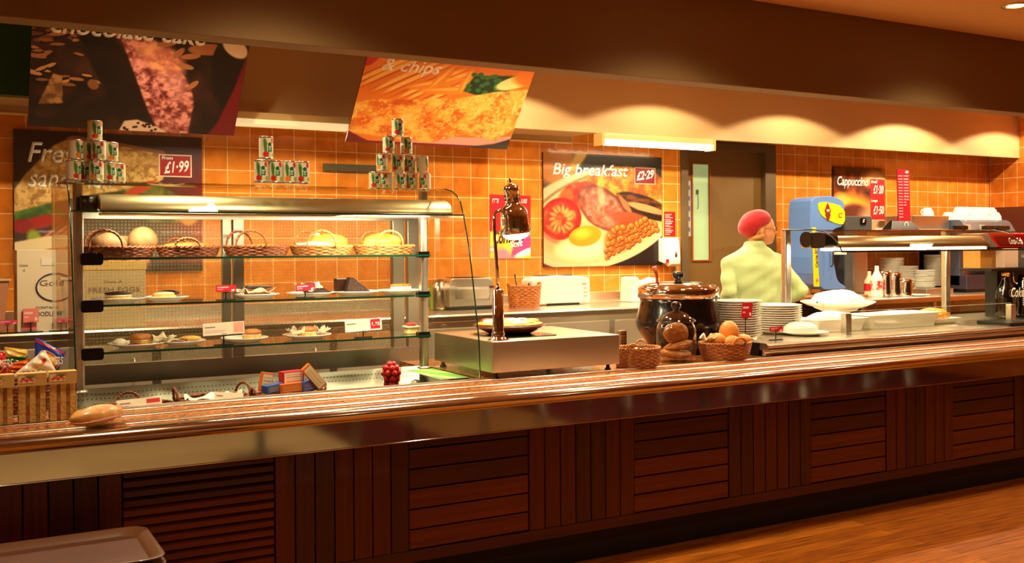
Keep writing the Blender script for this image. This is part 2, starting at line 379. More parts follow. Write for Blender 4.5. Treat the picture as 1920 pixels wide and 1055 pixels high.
# ------------------------------------------------------------------ printed pictures painted as vertex colours
def vnoise(w, h, fx, fy, seed, octv=4):
    r = np.random.RandomState(seed); out = np.zeros((h, w)); amp = 1; tot = 0
    for o in range(octv):
        gx, gy = int(fx*2**o)+2, int(fy*2**o)+2; g = r.rand(gy, gx)
        xs = np.linspace(0, gx-1.001, w); ys = np.linspace(0, gy-1.001, h); xi = xs.astype(int); yi = ys.astype(int)
        a = xs-xi; b = ys-yi; a = a*a*(3-2*a); b = b*b*(3-2*b)
        v = (g[yi][:, xi]*(1-a)+g[yi][:, xi+1]*a)*(1-b)[:, None]+(g[yi+1][:, xi]*(1-a)+g[yi+1][:, xi+1]*a)*b[:, None]
        out += v*amp; tot += amp; amp *= .55
    return out/tot
class Cv:
    def __init__(s, w, h, col, asp=1.0):
        s.w, s.h, s.asp = w, h, asp; s.a = np.ones((h, w, 3))*np.array(col)/255
        s.U, s.V = np.meshgrid(np.linspace(0, 1, w), np.linspace(0, 1, h))     # v up, row 0 = bottom
    def mix(s, mask, col, k=1.):
        c = np.array(col)/255 if not isinstance(col, np.ndarray) else col
        mk_ = np.clip(mask, 0, 1)[..., None]*k; s.a = s.a*(1-mk_)+c*mk_; return s
    def emask(s, cx, cy, rx, ry, ang=0, soft=.08, nz=0, seed=1):
        x = (s.U-cx)*s.asp; y = s.V-cy; a = math.radians(ang); X = x*math.cos(a)+y*math.sin(a); Y = -x*math.sin(a)+y*math.cos(a)
        d = np.sqrt((X/(rx*s.asp))**2+(Y/ry)**2)
        if nz: d = d+nz*(vnoise(s.w, s.h, 9, 9, seed)-.5)
        return np.clip((1-d)/soft+.5, 0, 1)
    def ell(s, cx, cy, rx, ry, col, ang=0, soft=.08, nz=0, seed=1, k=1.): return s.mix(s.emask(cx, cy, rx, ry, ang, soft, nz, seed), col, k)
    def pmask(s, pts, soft=None):
        n = len(pts); ins = np.zeros_like(s.U, bool)
        for i in range(n):
            x0, y0 = pts[i]; x1, y1 = pts[(i+1) % n]
            c = ((y0 > s.V) != (y1 > s.V)) & (s.U < (x1-x0)*(s.V-y0)/((y1-y0) or 1e-9)+x0); ins ^= c
        m = ins.astype(float)
        for _ in range(soft or 0):
            m = (m+np.roll(m, 1, 0)+np.roll(m, -1, 0)+np.roll(m, 1, 1)+np.roll(m, -1, 1))/5
        return m
    def poly(s, pts, col, soft=1, k=1.): return s.mix(s.pmask(pts, soft), col, k)
    def tex(s, mask, c0, c1, fx, fy, seed, lo=.35, hi=.65, k=1.):
        n = np.clip((vnoise(s.w, s.h, fx, fy, seed)-lo)/(hi-lo), 0, 1)[..., None]
        col = np.array(c0)/255*(1-n)+np.array(c1)/255*n; mk_ = np.clip(mask, 0, 1)[..., None]*k
        s.a = s.a*(1-mk_)+col*mk_; return s
    def rect(s, u0, v0, u1, v1, col, k=1.):
        return s.mix(((s.U >= u0) & (s.U <= u1) & (s.V >= v0) & (s.V <= v1)).astype(float), col, k)
def art(name, cv, fn, parent, rough=.45, coat=0., world=True, closed=False):
    """fn(u, v) -> point; grid mesh carrying the painted colours"""
    h, w = cv.h, cv.w; wl = wloc(parent) if (parent is not None and world) else Vector((0, 0, 0))
    vs = np.array([[tuple(fn(i/(w-1), j/(h-1))) for i in range(w)] for j in range(h)], dtype=np.float32).reshape(-1, 3)
    o_ = None
    if parent is None:
        o_ = Vector(((vs[:, 0].min()+vs[:, 0].max())/2, (vs[:, 1].min()+vs[:, 1].max())/2, vs[:, 2].min())); wl = o_
    vs -= np.array(wl[:], dtype=np.float32)
    idx = np.arange(w*h).reshape(h, w); q = np.stack([idx[:-1, :-1], idx[:-1, 1:], idx[1:, 1:], idx[1:, :-1]], -1).reshape(-1, 4)
    me = bpy.data.meshes.new(name); me.vertices.add(w*h); me.vertices.foreach_set('co', vs.ravel())
    me.loops.add(q.size); me.loops.foreach_set('vertex_index', q.ravel().astype(np.int32))
    me.polygons.add(len(q)); me.polygons.foreach_set('loop_start', np.arange(0, q.size, 4, dtype=np.int32))
    me.update(calc_edges=True); me.validate()
    me.polygons.foreach_set('use_smooth', [True]*len(me.polygons))
    a = np.clip(cv.a, 0, 1); L = np.where(a <= .04045, a/12.92, ((a+.055)/1.055)**2.4)
    at = me.color_attributes.new('Col', 'FLOAT_COLOR', 'POINT')
    at.data.foreach_set('color', np.concatenate([L, np.ones((h, w, 1))], -1).astype(np.float32).ravel())
    return finish(name, me, art_mat(rough, coat), parent, o_)
def plane_fn(o, R, U, w, h):
    o, R, U = Vector(o), Vector(R).normalized()*w, Vector(U).normalized()*h
    return lambda u, v: o+R*u+U*v
# ================================================================== the room
XL, XR = -6.0, 6.43; YF = -9.5
T_OR = tiles('orange_tiles', 0, rgb(222, 136, 50), rgb(208, 118, 36), .003, 20*.152-1.942+.003)
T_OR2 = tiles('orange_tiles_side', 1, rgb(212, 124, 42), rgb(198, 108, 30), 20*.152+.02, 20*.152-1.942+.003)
M_CREAM = mat('cream_paint', rgb(190, 154, 104), .7, bump=(30, .05))
M_BULK = mat('brown_paint', rgb(124, 94, 50), .75, bump=(30, .05))
M_SOFF = mat('soffit_paint', rgb(176, 136, 84), .75)
M_FLOOR = planks('oak_floor', rgb(200, 116, 28), rgb(168, 88, 18), rgb(70, 34, 8), .5, 1.4, .09, mortar=.0015, coat=0); M_FLOOR.node_tree.nodes['Principled BSDF'].inputs['Specular IOR Level'].default_value = .15
DX0, DX1, DZ = 2.307, 3.392, 2.318          # door opening incl. frame
b = MB(); b.box(XL, XR, YF, 0.1, -.06, 0); o = mk('floor', b, M_FLOOR); struct(o, 'brown wooden plank floor in front of the counter')
b = MB(); b.box(XL, DX0, 0, .12, 0, 2.9); b.box(DX1, XR+.1, 0, .12, 0, 2.9); b.box(DX0, DX1, 0, .12, DZ, 2.9)
o = mk('wall_back', b, T_OR); struct(o, 'orange square tiled kitchen wall with cream grout')
b = MB(); b.box(XR, XR+.12, -9.4, 0, 0, 2.9); o = mk('wall_right', b, T_OR2); struct(o, 'orange tiled side wall beyond the coffee machine')
b = MB(); b.box(XL-.12, XL, YF, .12, 0, 2.9); o = mk('wall_left', b, M_CREAM); struct(o)
b = MB(); b.box(XL, XR, YF-.12, YF, 0, 2.9); o = mk('wall_front', b, mat('dining_wall', rgb(170, 140, 100), .8)); struct(o)
M_CEILP = mat('ceiling_paint', rgb(206, 142, 72), .8)
b = MB(); b.box(XL, XR, YF, .12, CEIL, CEIL+.1); o = mk('ceiling', b, M_CEILP); struct(o, 'brown-lit plaster ceiling above the customer side')
b = MB(); b.box(XL, XR, -2.6, -2.47, 2.286, CEIL); o = mk('trim_1', b, M_BULK, bevel=.004); struct(o, 'deep brown bulkhead beam running over the counter')
# cream fascia above the kitchen wall, its soffit, tile capping
b = MB(); b.box(XL, XR, -.35, -.30, 2.287, CEIL); o = mk('trim_2', b, M_CREAM, bevel=.003); struct(o, 'cream fascia board washed by spotlights above the tiles')
b = MB(); b.box(XL, 1.2, -.30, 0, 2.287, 2.30); b.box(XL, 1.2, -.02, 0, 2.243, 2.287); o = mk('trim_3', b, M_SOFF); struct(o, 'brown soffit board under the fascia')
b = MB(); b.box(XL, 1.2, -.025, 0, 2.232, 2.243); o = mk('trim_4', b, mat('capping', rgb(240, 205, 130), .4)); struct(o, 'pale capping strip along the top of the tiles')
# unseen floor patches, added to colour what the steel apron mirrors
def patch(n, x0, x1, m): b = MB(); b.box(x0, x1, -9.0, -5.3, .0005, .004); struct(mk(n, b, m))
M_REFRED = mat('reflect_red', rgb(112, 8, 10), .9, noise=(50, .4), col2=rgb(66, 5, 8)); M_REFPALE = mat('reflect_pale', rgb(226, 206, 160), .5)
patch('floor_reflect_red', -.66, .04, M_REFRED); patch('floor_reflect_red', 1.16, XR-.1, M_REFRED); patch('floor_reflect_tan', -5.4, -.67, M_REFPALE); patch('floor_reflect_tan', .05, 1.15, mat('reflect_tan', rgb(160, 116, 70), .5))
# door
M_DOOR = mat('door_paint', rgb(112, 80, 30), .55); M_DFR = mat('door_frame_paint', rgb(96, 74, 44), .5)
fr = MB(); fr.box(DX0, DX0+.07, -.02, .10, 0, DZ); fr.box(DX1-.13, DX1, -.02, .10, 0, DZ); fr.box(DX0+.07, DX1-.13, -.02, .10, DZ-.07, DZ)
door = mk('door_1', fr, M_DFR, bevel=.004); struct(door, 'brown kitchen door with a tall narrow vision panel')
gx0, gx1 = P(1297, 400, Y=.05)[0], P(1329, 400, Y=.05)[0]; gz0, gz1 = P(1312, 487, Y=.05)[2], P(1312, 308, Y=.05)[2]
lf = MB(); x0, x1 = DX0+.07, DX1-.13
lf.box(x0, gx0, .04, .08, .01, DZ-.07); lf.box(gx1, x1, .04, .08, .01, DZ-.07); lf.box(gx0, gx1, .04, .08, .01, gz0); lf.box(gx0, gx1, .04, .08, gz1, DZ-.07)
leaf = mk('door_leaf', lf, M_DOOR, door)
vb = MB(); t = .012
for q in ((gx0-t, gx1+t, gz0-t, gz0), (gx0-t, gx1+t, gz1, gz1+t), (gx0-t, gx0, gz0, gz1), (gx1, gx1+t, gz0, gz1)): vb.box(q[0], q[1], .03, .045, q[2], q[3])
mk('vision_frame', vb, mat('vision_bead', rgb(150, 70, 24), .4), leaf)
vg = MB(); vg.box(gx0, gx1, .055, .061, gz0, gz1); mk('vision_glass', vg, mat('glass_glow', rgb(150, 172, 128), .25, emit=(rgb(150, 172, 118), .28)), leaf)  # pane is no lamp; a faint glow is put into its material
q = P(1344, 342, Y=.05); vb = MB(); vb.box(gx0+.05, gx0+.075, .045, .054, 1.86, 1.9); vb.tube([(gx0+.07, .05, 1.86), (gx0+.075, .05, 1.76), (gx0+.066, .05, 1.73)], .003, 6)
mk('latch', vb, mat('latch_grey', rgb(70, 80, 66), .5), leaf)
sx0, sx1 = P(1286, 400, Y=.04)[0], P(1295, 400, Y=.04)[0]; sz0, sz1 = P(1290, 443, Y=.04)[2], P(1290, 339, Y=.04)[2]
cv = Cv(10, 90, (176, 168, 160), .1)
for k in range(5): cv.rect(.25, .08+.19*k, .8, .16+.19*k, (60, 80, 130), .8)
art('notice_strip', cv, plane_fn((sx0, .037, sz0), (1, 0, 0), (0, 0, 1), sx1-sx0, sz1-sz0), leaf)['label'] = 'narrow grey strip printed with small blue marks'
b = MB(); b.box(DX0-.3, DX1+.3, .9, .95, 0, 2.6); struct(mk('wall_corridor', b, mat('corridor', rgb(140, 120, 80), .8)))
# recessed downlight ring in the ceiling
def downlight(x, y, z, label, col):
    t_ = thing('downlight', label, 'ceiling light', (x, y, z), 'recessed ceiling spotlights')
    m = MB(); m.lathe([(.052, 0), (.075, -.001), (.078, .006), (.05, .006), (.052, 0)], (x, y, z-.006), 28); mk('trim_ring', m, mat('ring_gold', rgb(220, 180, 110), .3, .6), t_)
    m = MB(); m.lathe([(0, -.002), (.03, -.002), (.05, .004)], (x, y, z-.004), 24); mk('lamp_lens', m, mat('lamp_lens', (1, .8, .5), .3, emit=((1, .78, .5), 14)), t_)
for i, (x, y) in enumerate(DOWNS): downlight(x, y, CEIL, ['recessed spotlight in the ceiling, far left over the sandwiches', 'recessed spotlight in the ceiling above the display case front', 'recessed spotlight in the ceiling above the bread baskets', 'round recessed spotlight at the top right corner of the picture', 'recessed spotlight in the ceiling, beyond the right end of the counter'][i], 0)
for i, x in enumerate(AISLE): downlight(x, -1.9, CEIL, 'recessed spotlight over the kitchen aisle, %s' % ['behind the display case', 'behind the hot plate', 'added to light the worker in the red cap', 'added to light the bench near the ice cream machine'][i], 0)
for i, x in enumerate(INNER): downlight(x, -1.0, CEIL, 'recessed kitchen spotlight washing the cream fascia, %s' % ['behind the fish and chips banner', 'near the lit tube light', 'over the brown kitchen door', 'over the blue ice cream machine', 'over the coffee machine'][i], 0)
# fluorescent battens under the fascia
def batten(px0, px1, label, hang):
    Yb = -.42
    a, c = P(px0, 250, Y=Yb)[0], P(px1, 250, Y=Yb)[0]
    t_ = thing('batten_light', label, 'tube light', ((a+c)/2, Yb, 2.2))
    m = MB(); m.prism([(-.47, 2.275), (-.36, 2.275), (-.36, 2.215), (-.47, 2.232)], a, c, 'x'); mk('housing', m, mat('batten_housing', rgb(226, 196, 130), .35, .3), t_, bevel=.003)
    m = MB(); m.prism([(-.465, 2.232), (-.375, 2.215), (-.375, 2.196), (-.42, 2.186), (-.465, 2.2)], a+.02, c-.02, 'x'); mk('diffuser', m, mat('diffuser_lit', (1, .9, .6), .4, emit=((1, .84, .5), 5.5)) if hang else mat('diffuser_unlit_glow', rgb(240, 216, 150), .4, emit=((1, .8, .45), .28)), t_)  # the unlit left diffuser has a faint glow added
    for x in (a+.01, c-.01):
        m = MB(); m.box(x-.012, x+.012, -.472, -.358, 2.183, 2.277); mk('end_cap', m, mat('batten_cap', rgb(200, 160, 90), .4), t_)
    return t_
batten(1122, 1334, 'lit white tube light under the fascia beside the brown door', 1)
t_ = batten(250, 655, 'long tube light under the fascia between the two hanging banners', 0)
# green board at far left of the fascia
b = MB(); b.box(-3.6, -2.66, -.372, -.352, 2.30, 2.72); o = mk('wall_board', b, mat('board_green', rgb(34, 92, 54), .6), bevel=.003); tag(o, 'dark green board fixed to the fascia left of the chocolate cake banner', 'sign')
# grey rail on the tiles
b = MB(); b.box(-.863, -.45, -.028, -.002, 1.953, 2.006); o = mk('magnetic_rail', b, mat('rail_grey', rgb(96, 88, 66), .35, .5), bevel=.003); tag(o, 'grey knife rail on the tiles behind the middle row of cans', 'rail')

# ================================================================== printed posters
def price_box(cv, u0, v0, u1, v1):
    cv.rect(u0, v0, u1, v1, (235, 205, 170)); cv.rect(u0+.006, v0+.008, u1-.006, v1-.008, (168, 20, 26))
def poster(name, label, cat, o, R, U, w, h, cv, th=.02, group=None, edge=None):
    """board with the printed face towards -Y"""
    R, U = Vector(R).normalized(), Vector(U).normalized(); N = R.cross(U)
    t_ = thing(name, label, cat, tuple(Vector(o)), group)
    b = MB(); p = [Vector(o), Vector(o)+R*w, Vector(o)+R*w+U*h, Vector(o)+U*h]
    b.add([q for q in p]+[q-N*th for q in p], [(0, 1, 2, 3), (7, 6, 5, 4), (0, 4, 5, 1), (1, 5, 6, 2), (2, 6, 7, 3), (3, 7, 4, 0)])
    mk('backing_board', b, edge or mat('poster_edge', rgb(60, 24, 18), .5), t_)
    art('print', cv, plane_fn(Vector(o)+N*.001, R, U, w, h), t_, .42, .12)
    return t_
N_ = np.random.RandomState(5)
# --- Big breakfast
cv = Cv(330, 255, (40, 26, 14), 1.29)
cv.tex(np.clip((cv.V-.8)*8, 0, 1), (52, 40, 20), (74, 58, 30), 5, 3, 2)
cv.ell(.1, .9, .17, .2, (214, 140, 40), 30, .5); cv.ell(.3, .98, .04, .2, (232, 190, 90), -35, .6); cv.ell(.12, .66, .4, .09, (232, 214, 170), 24, .25)
cv.ell(.5, .42, .66, .42, (150, 110, 60), 14, .06); cv.ell(.5, .425, .645, .40, (240, 216, 160), 14, .05); cv.ell(.52, .45, .58, .34, (222, 190, 126), 14, .12); cv.ell(.5, .46, .52, .3, (232, 204, 146), 14, .2)
m = cv.emask(.68, .74, .33, .155, -4, .18, .35, 3); cv.mix(m, (214, 132, 30)); cv.tex(m, (196, 110, 18), (246, 188, 70), 26, 20, 4, .3, .7)
m = cv.emask(.84, .76, .15, .15, 0, .2, .2, 8); cv.tex(m, (190, 96, 16), (244, 172, 54), 22, 18, 9, .3, .7)
m = cv.emask(.83, .56, .24, .085, -14, .15, .1, 5); cv.tex(m, (60, 26, 10), (150, 84, 24), 10, 26, 6)
m = cv.emask(.86, .525, .17, .035, -12, .3, .1, 5); cv.mix(m, (222, 168, 110)); cv.ell(.86, .46, .2, .03, (70, 26, 10), -10, .3)
m = cv.emask(.29, .63, .17, .12, 12, .12, .1, 6); cv.tex(m, (190, 40, 14), (236, 120, 40), 14, 10, 8)
m = cv.emask(.48, .52, .22, .175, -28, .1, .12, 7); cv.mix(m, (120, 56, 34)); m = cv.emask(.475, .515, .205, .158, -28, .25, .12, 7); cv.tex(m, (176, 96, 70), (236, 160, 130), 24, 20, 12, .3, .7)
cv.ell(.47, .63, .03, .1, (240, 200, 150), 10, .8, k=.7); cv.ell(.68, .55, .02, .12, (200, 130, 80), 40, .4)
cv.ell(.72, .43, .17, .06, (180, 96, 60), -8, .3, .4, 9)
m = cv.emask(.14, .42, .165, .185, 10, .05); cv.mix(m, (206, 30, 18)); m = cv.emask(.14, .42, .13, .145, 10, .2, .3, 11); cv.tex(m, (226, 60, 28), (246, 150, 80), 16, 14, 13, .35, .6)
for k in range(14):
    a = k*.449; cv.ell(.14+.07*math.cos(a), .42+.09*math.sin(a), .012, .035, (250, 196, 110), math.degrees(a)-80, .8, k=.85)
cv.ell(.07, .245, .1, .03, (240, 120, 90), -24, .5, k=.6)
cv.ell(.34, .165, .26, .125, (240, 220, 150), 4, .18, .18, 14); cv.ell(.33, .15, .22, .09, (252, 244, 200), 4, .5)
cv.ell(.335, .27, .135, .09, (246, 176, 20), 8, .06); cv.ell(.31, .29, .07, .045, (255, 214, 70), 8, .8)
cv.ell(.66, .28, .17, .12, (214, 90, 30), 30, .5)
beans = [(.50+.03*i+N_.uniform(-.01, .01), .09+.03*i*.95+N_.uniform(-.005, .01)) for i in range(14)]
for r_i in range(6):
    for i in range(13-r_i*1):
        u = .505+.037*i+r_i*.016+N_.uniform(-.012, .012); v = .085+.021*i+r_i*.058+N_.uniform(-.012, .012)
        if u < 1.02 and v < .155+u*.32:
            a = N_.uniform(-70, 70); cv.ell(u+.004, v-.008, .026, .025, (150, 66, 14), a, .25); cv.ell(u, v, .025, .023, (228, 132, 44), a, .2); cv.ell(u-.006, v+.009, .011, .009, (250, 192, 110), a, .9)
m1 = cv.emask(.5, .42, .66, .42, 14, .03); m2 = cv.emask(.5, .455, .635, .40, 14, .03)
cv.mix(np.clip(m1-m2, 0, 1)*(cv.V < .45), (246, 222, 176)); cv.mix((1-m1)*(cv.V < .4)*(cv.U > .5), (52, 22, 14)); cv.mix((1-m1)*(cv.V < .3)*(cv.U < .2), (128, 14, 16))
price_box(cv, .758, .745, .945, .898)
cv.a = cv.a**1.3*.80
A, B_, C_ = (.928, -.02, 1.252), (2.092-.928), .9
t_ = poster('breakfast_poster', 'square wall poster of a fried breakfast on a plate reading Big breakfast', 'poster', A, (1, 0, 0), (0, 0, 1), B_, .905, cv, .018)
text('lettering', 'Big breakfast', (A[0]+.075*B_, -.021, A[2]+.905*.775), (1, 0, 0), (0, 0, 1), .73, .125, M_TXT, t_, .25, bold=.012, rise=-.0)
text('price_lettering', '£2·29', (A[0]+.775*B_, -.0215, A[2]+.905*.775), (1, 0, 0), (0, 0, 1), .18, .075, M_TXT, t_, .2, bold=.03, rise=.025)
# --- Fresh sandwich
cv = Cv(280, 235, (66, 46, 38), 1.3)
cv.a = cv.a*(1-(.0))  # plain ground
cv.mix(np.clip((cv.U-.72)*3.5, 0, 1)*np.clip((1.0-cv.V)*1.6, 0, 1), (150, 14, 22))
pl = [(0, .58), (.05, .68), (.2, .9), (.3, .965), (.55, .93), (.76, .88), (.8, .82), (.78, .68), (.7, .62), (.6, .6), (.4, .56), (.2, .5), (.05, .42), (0, .4)]
m = cv.pmask(pl, 2); cv.tex(m, (196, 146, 70), (236, 196, 112), 34, 26, 21, .35, .62); cv.tex(m*(vnoise(280, 235, 40, 34, 22) > .6), (150, 100, 40), (180, 124, 60), 20, 20, 23, k=.7)
m = cv.pmask([(.26, .955), (.3, .975), (.78, .89), (.8, .86), (.55, .91), (.3, .945)], 1); cv.mix(m, (150, 96, 40))
cv.tex(cv.pmask([(0, .43), (.2, .5), (.25, .42), (.2, .34), (0, .3)], 3), (50, 90, 20), (120, 150, 40), 14, 12, 24)
cv.tex(cv.pmask([(.55, .6), (.75, .64), (.95, .5), (.98, .36), (.7, .36), (.6, .45)], 4), (50, 70, 24), (150, 130, 50), 14, 12, 25)
cv.ell(.64, .6, .1, .03, (196, 60, 24), 28, .3); cv.ell(.73, .47, .1, .02, (240, 190, 160), 10, .4); cv.ell(.85, .44, .1, .05, (232, 210, 130), -14, .4, .3, 6); cv.ell(.92, .4, .05, .06, (226, 150, 60), 0, .4)
cv.ell(.13, .36, .1, .045, (170, 34, 20), 12, .3); cv.ell(.04, .33, .05, .05, (150, 26, 20), 0, .3)
for k in range(6): cv.ell(.12+.03*k, .24+.012*k, .09, .009, (206, 130, 110) if k % 2 else (120, 50, 50), 40, .6)
cv.ell(.1, .24, .035, .07, (150, 170, 50), 20, .5); cv.poly([(0, .22), (.2, .27), (.3, .27), (.3, .2), (.06, .1), (0, .04)], (240, 222, 170), 2)
m = cv.pmask([(.02, 0), (.05, .1), (.16, .17), (.4, .2), (.7, .1), (.7, 0)], 2); cv.tex(m, (190, 90, 50), (236, 170, 110), 40, 34, 28, .35, .62)
cv.mix(np.clip(.06-cv.V+.02*cv.U, 0, 1)*20, (40, 26, 16)); price_box(cv, .755, .70, .94, .865)
A = (-2.806, -.02, 1.27); W_, H_ = 1.112, .875
t_ = poster('sandwich_poster', 'wall poster of a big sandwich reading Fresh sandwich From 1.99, behind the display case', 'poster', A, (1, 0, 0), (0, 0, 1), W_, H_, cv, .018)
text('lettering', 'Fresh', (A[0]+.075, -.021, A[2]+H_*.775), (1, 0, 0), (0, 0, 1), .33, .125, M_TXT, t_, .25, bold=.012)
text('lettering', 'sandwich', (A[0]+.075, -.021, A[2]+H_*.60), (1, 0, 0), (0, 0, 1), .48, .12, M_TXT, t_, .25, bold=.012)
text('price_lettering', 'From', (A[0]+W_*.77, -.0215, A[2]+H_*.825), (1, 0, 0), (0, 0, 1), .07, .024, M_TXT, t_, .2, bold=.03)
text('price_lettering', '£1·99', (A[0]+W_*.785, -.0215, A[2]+H_*.72), (1, 0, 0), (0, 0, 1), .155, .078, M_TXT, t_, .2, bold=.03, rise=.015)
# --- Cappuccino
cv = Cv(110, 110, (60, 22, 8), .93)
cv.tex(np.ones_like(cv.U), (60, 14, 6), (160, 70, 16), 5, 4, 31); cv.ell(.3, .5, .45, .14, (236, 160, 40), 0, .8); cv.ell(.15, .55, .15, .1, (250, 190, 70), 0, .8)
cv.ell(.4, .38, .3, .14, (96, 34, 18), 0, .4); cv.ell(.75, .2, .3, .3, (190, 150, 110), 0, .6); cv.ell(.9, .1, .16, .12, (242, 236, 220), 10, .2); cv.ell(.8, .85, .24, .1, (210, 160, 100), 0, .8)
cv.ell(.95, .28, .12, .06, (90, 60, 40), 30, .6); price_box(cv, .70, .31, .99, .87)
A = (4.12, -.02, 1.42); W_, H_ = .70, .73
t_ = poster('cappuccino_poster', 'small wall poster of coffee reading Cappuccino with two prices', 'poster', A, (1, 0, 0), (0, 0, 1), W_, H_, cv, .018)
text('lettering', 'Cappuccino', (A[0]+.045, -.021, A[2]+H_*.72), (1, 0, 0), (0, 0, 1), .42, .115, M_TXT, t_, .25, bold=.02)
for bd, x, z, w_, h_ in (('Small', .50, .80, .09, .03), ('£1·20', .53, .66, .145, .085), ('Large', .50, .545, .09, .03), ('£1·50', .53, .385, .15, .085)):
    text('price_lettering', bd, (A[0]+x, -.0215, A[2]+H_*z), (1, 0, 0), (0, 0, 1), w_, h_, M_TXT, t_, .2, bold=.03)
# --- soft ice poster behind the heat lamp
cv = Cv(90, 130, (206, 24, 34), .7)
cv.tex((cv.V < .42+.0*cv.U).astype(float), (240, 200, 60), (236, 120, 150), 3, 4, 41); cv.ell(.85, .22, .5, .09, (190, 60, 130), 28, .5); cv.ell(.4, .1, .12, .3, (250, 220, 60), -20, .5); cv.ell(.9, .1, .3, .05, (250, 250, 240), 20, .3); cv.ell(.05, .3, .12, .12, (200, 210, 60), 0, .5)
cv.ell(.3, .02, .2, .14, (236, 130, 150), 0, .5)
A = (.456, -.006, 1.325); W_, H_ = .36, .49
t_ = poster('ice_cream_poster', 'red and yellow paper poster taped to the tiles behind the heat lamp', 'poster', A, (1, 0, -.01), (.01, 0, 1), W_, H_, cv, .003)
text('lettering', "IT'S", (A[0]+.02, -.008, A[2]+H_*.87), (1, 0, 0), (0, 0, 1), .06, .034, M_TXT, t_, .2, bold=.02); text('lettering', 'US!', (A[0]+.28, -.008, A[2]+H_*.87), (1, 0, 0), (0, 0, 1), .05, .034, M_TXT, t_, .2, bold=.02)
text('lettering', 'Cornetto', (A[0]+.03, -.008, A[2]+H_*.22), (1, 0, 0), (0, 0, 1), .27, .10, mat('brown_lettering', rgb(70, 20, 10), .5), t_, .2, bold=.03, rise=.02)
text('lettering', 'Soft', (A[0]+.17, -.0085, A[2]+H_*.15), (1, 0, 0), (0, 0, 1), .12, .055, M_TXT, t_, .2, bold=.03, rise=.02)
# --- small red notice
cv = Cv(24, 46, (176, 14, 24), .5)
for k in range(12): cv.rect(.08, .06+.075*k, .5+.4*((k*7) % 5)/5, .085+.075*k, (236, 190, 180))
poster('red_notice', 'small red notice with white lines of print above the soap dispenser', 'notice', (2.132, -.004, 1.497), (1, 0, 0), (0, 0, 1), .115, .205, cv, .003)
# --- tall red price list on black stand (on the coffee machine shelf)
cv = Cv(40, 170, (184, 16, 36), .3); 
for k in range(15): cv.rect(.1, .1+.055*k, .42+.1*((k*3) % 3)/3, .112+.055*k, (240, 190, 190)); cv.rect(.52, .1+.055*k, .9 if k > 5 else .7, .118+.055*k, (240, 200, 200), .8 if k > 3 else 0)
cv.ell(.8, .955, .14, .025, (230, 170, 170))
Yc = -.55; a = P(1676, 317, Y=Yc); c = P(1703, 417, Y=Yc); bx = P(1684, 416, Y=Yc)
t_ = poster('price_list_stand', 'tall narrow red price list standing in a black base beside the cappuccino poster', 'price list', (bx[0], Yc, c[2]), (1, 0, 0), (-.03, 0, 1), .165, a[2]-c[2], cv, .006)
b = MB(); l, r = P(1663, 430, Y=Yc)[0], P(1716, 430, Y=Yc)[0]; zb = P(1690, 430, Y=Yc)[2]
b.add([(l, Yc-.05, zb), (r, Yc-.05, zb), (r, Yc+.06, zb), (l, Yc+.06, zb), (l+.06, Yc-.012, c[2]+.015), (r-.06, Yc-.012, c[2]+.015), (r-.06, Yc+.02, c[2]+.015), (l+.06, Yc+.02, c[2]+.015)], [(0, 1, 2, 3), (4, 5, 6, 7), (0, 1, 5, 4), (1, 2, 6, 5), (2, 3, 7, 6), (3, 0, 4, 7)])
mk('base', b, M_BLACK, t_, bevel=.004)
b = MB(); b.lathe([(.02, 0), (.026, 0)], ((l+r)/2+.03, 0, 0), 20, M=None); b.v = [(v[0], Yc-.034, zb+.045+(v[1])*1.0) for v in b.v]; mk('oval_emblem', b, M_TXT, t_)
# --- hanging banners
tilt = Vector((0, -.40, .49)).normalized()
cv = Cv(330, 235, (34, 16, 8), 1.41); cv.V = cv.V/.79
cv.tex(np.ones_like(cv.U), (18, 7, 4), (60, 28, 18), 6, 5, 51)
for k in range(46):
    u, v = N_.uniform(0, .32), N_.uniform(.42, 1.0); s_ = N_.uniform(.02, .05); c = N_.choice([0, 1, 2]); cc = [(150, 92, 50), (178, 116, 66), (120, 70, 38)][c]
    cv.ell(u+.004, v-.012, s_, s_*.5, (14, 5, 3), N_.uniform(-20, 40), .15); cv.ell(u, v, s_, s_*.45, cc, N_.uniform(-20, 40), .12, .2, k)
m = cv.pmask([(.04, .22), (.1, .52), (.14, .5), (.15, .24)], 1); cv.tex(m, (96, 58, 26), (160, 108, 56), 30, 24, 52)
cv.ell(.28, .44, .025, .05, (120, 70, 36), 20, .2)
m = cv.pmask([(.3, 1.0), (.4, .84), (.48, .5), (.55, .2), (.62, .0), (.76, .0), (.77, .3), (.75, .45), (.66, .7), (.54, .9), (.46, 1.0)], 3); cv.tex(m, (110, 40, 36), (236, 150, 132), 36, 30, 53, .3, .62)
m = cv.pmask([(.16, 1.0), (.3, 1.0), (.42, .74), (.5, .4), (.6, .0), (.5, .0), (.42, .1), (.3, .5)], 5); cv.tex(m, (12, 5, 3), (26, 10, 6), 8, 8, 54)
cv.ell(.66, .55, .05, .22, (226, 150, 130), 18, .9, k=.6); cv.tex(cv.emask(.58, .74, .13, .12, -40, .5, .3, 4), (190, 100, 80), (240, 160, 110), 24, 20, 55)
for u, v, s_, a_ in ((.66, .8, .045, 60), (.72, .78, .05, 14), (.7, .68, .045, -14), (.75, .5, .04, 55), (.6, .88, .05, 20), (.8, .86, .1, 6), (.88, .6, .02, 30)): cv.ell(u, v, s_, s_*.55, (176, 106, 60), a_, .12, .2, 3)
cv.ell(1.02, .62, .17, .42, (236, 206, 160), 12, .06); cv.ell(.96, .62, .13, .42, (16, 6, 4), 8, .06); cv.poly([(.86, 0), (.9, .12), (.96, .5), (1, .9), (1.01, 0)], (112, 10, 16), 4); cv.ell(.93, .9, .05, .12, (240, 214, 180), 40, .2)
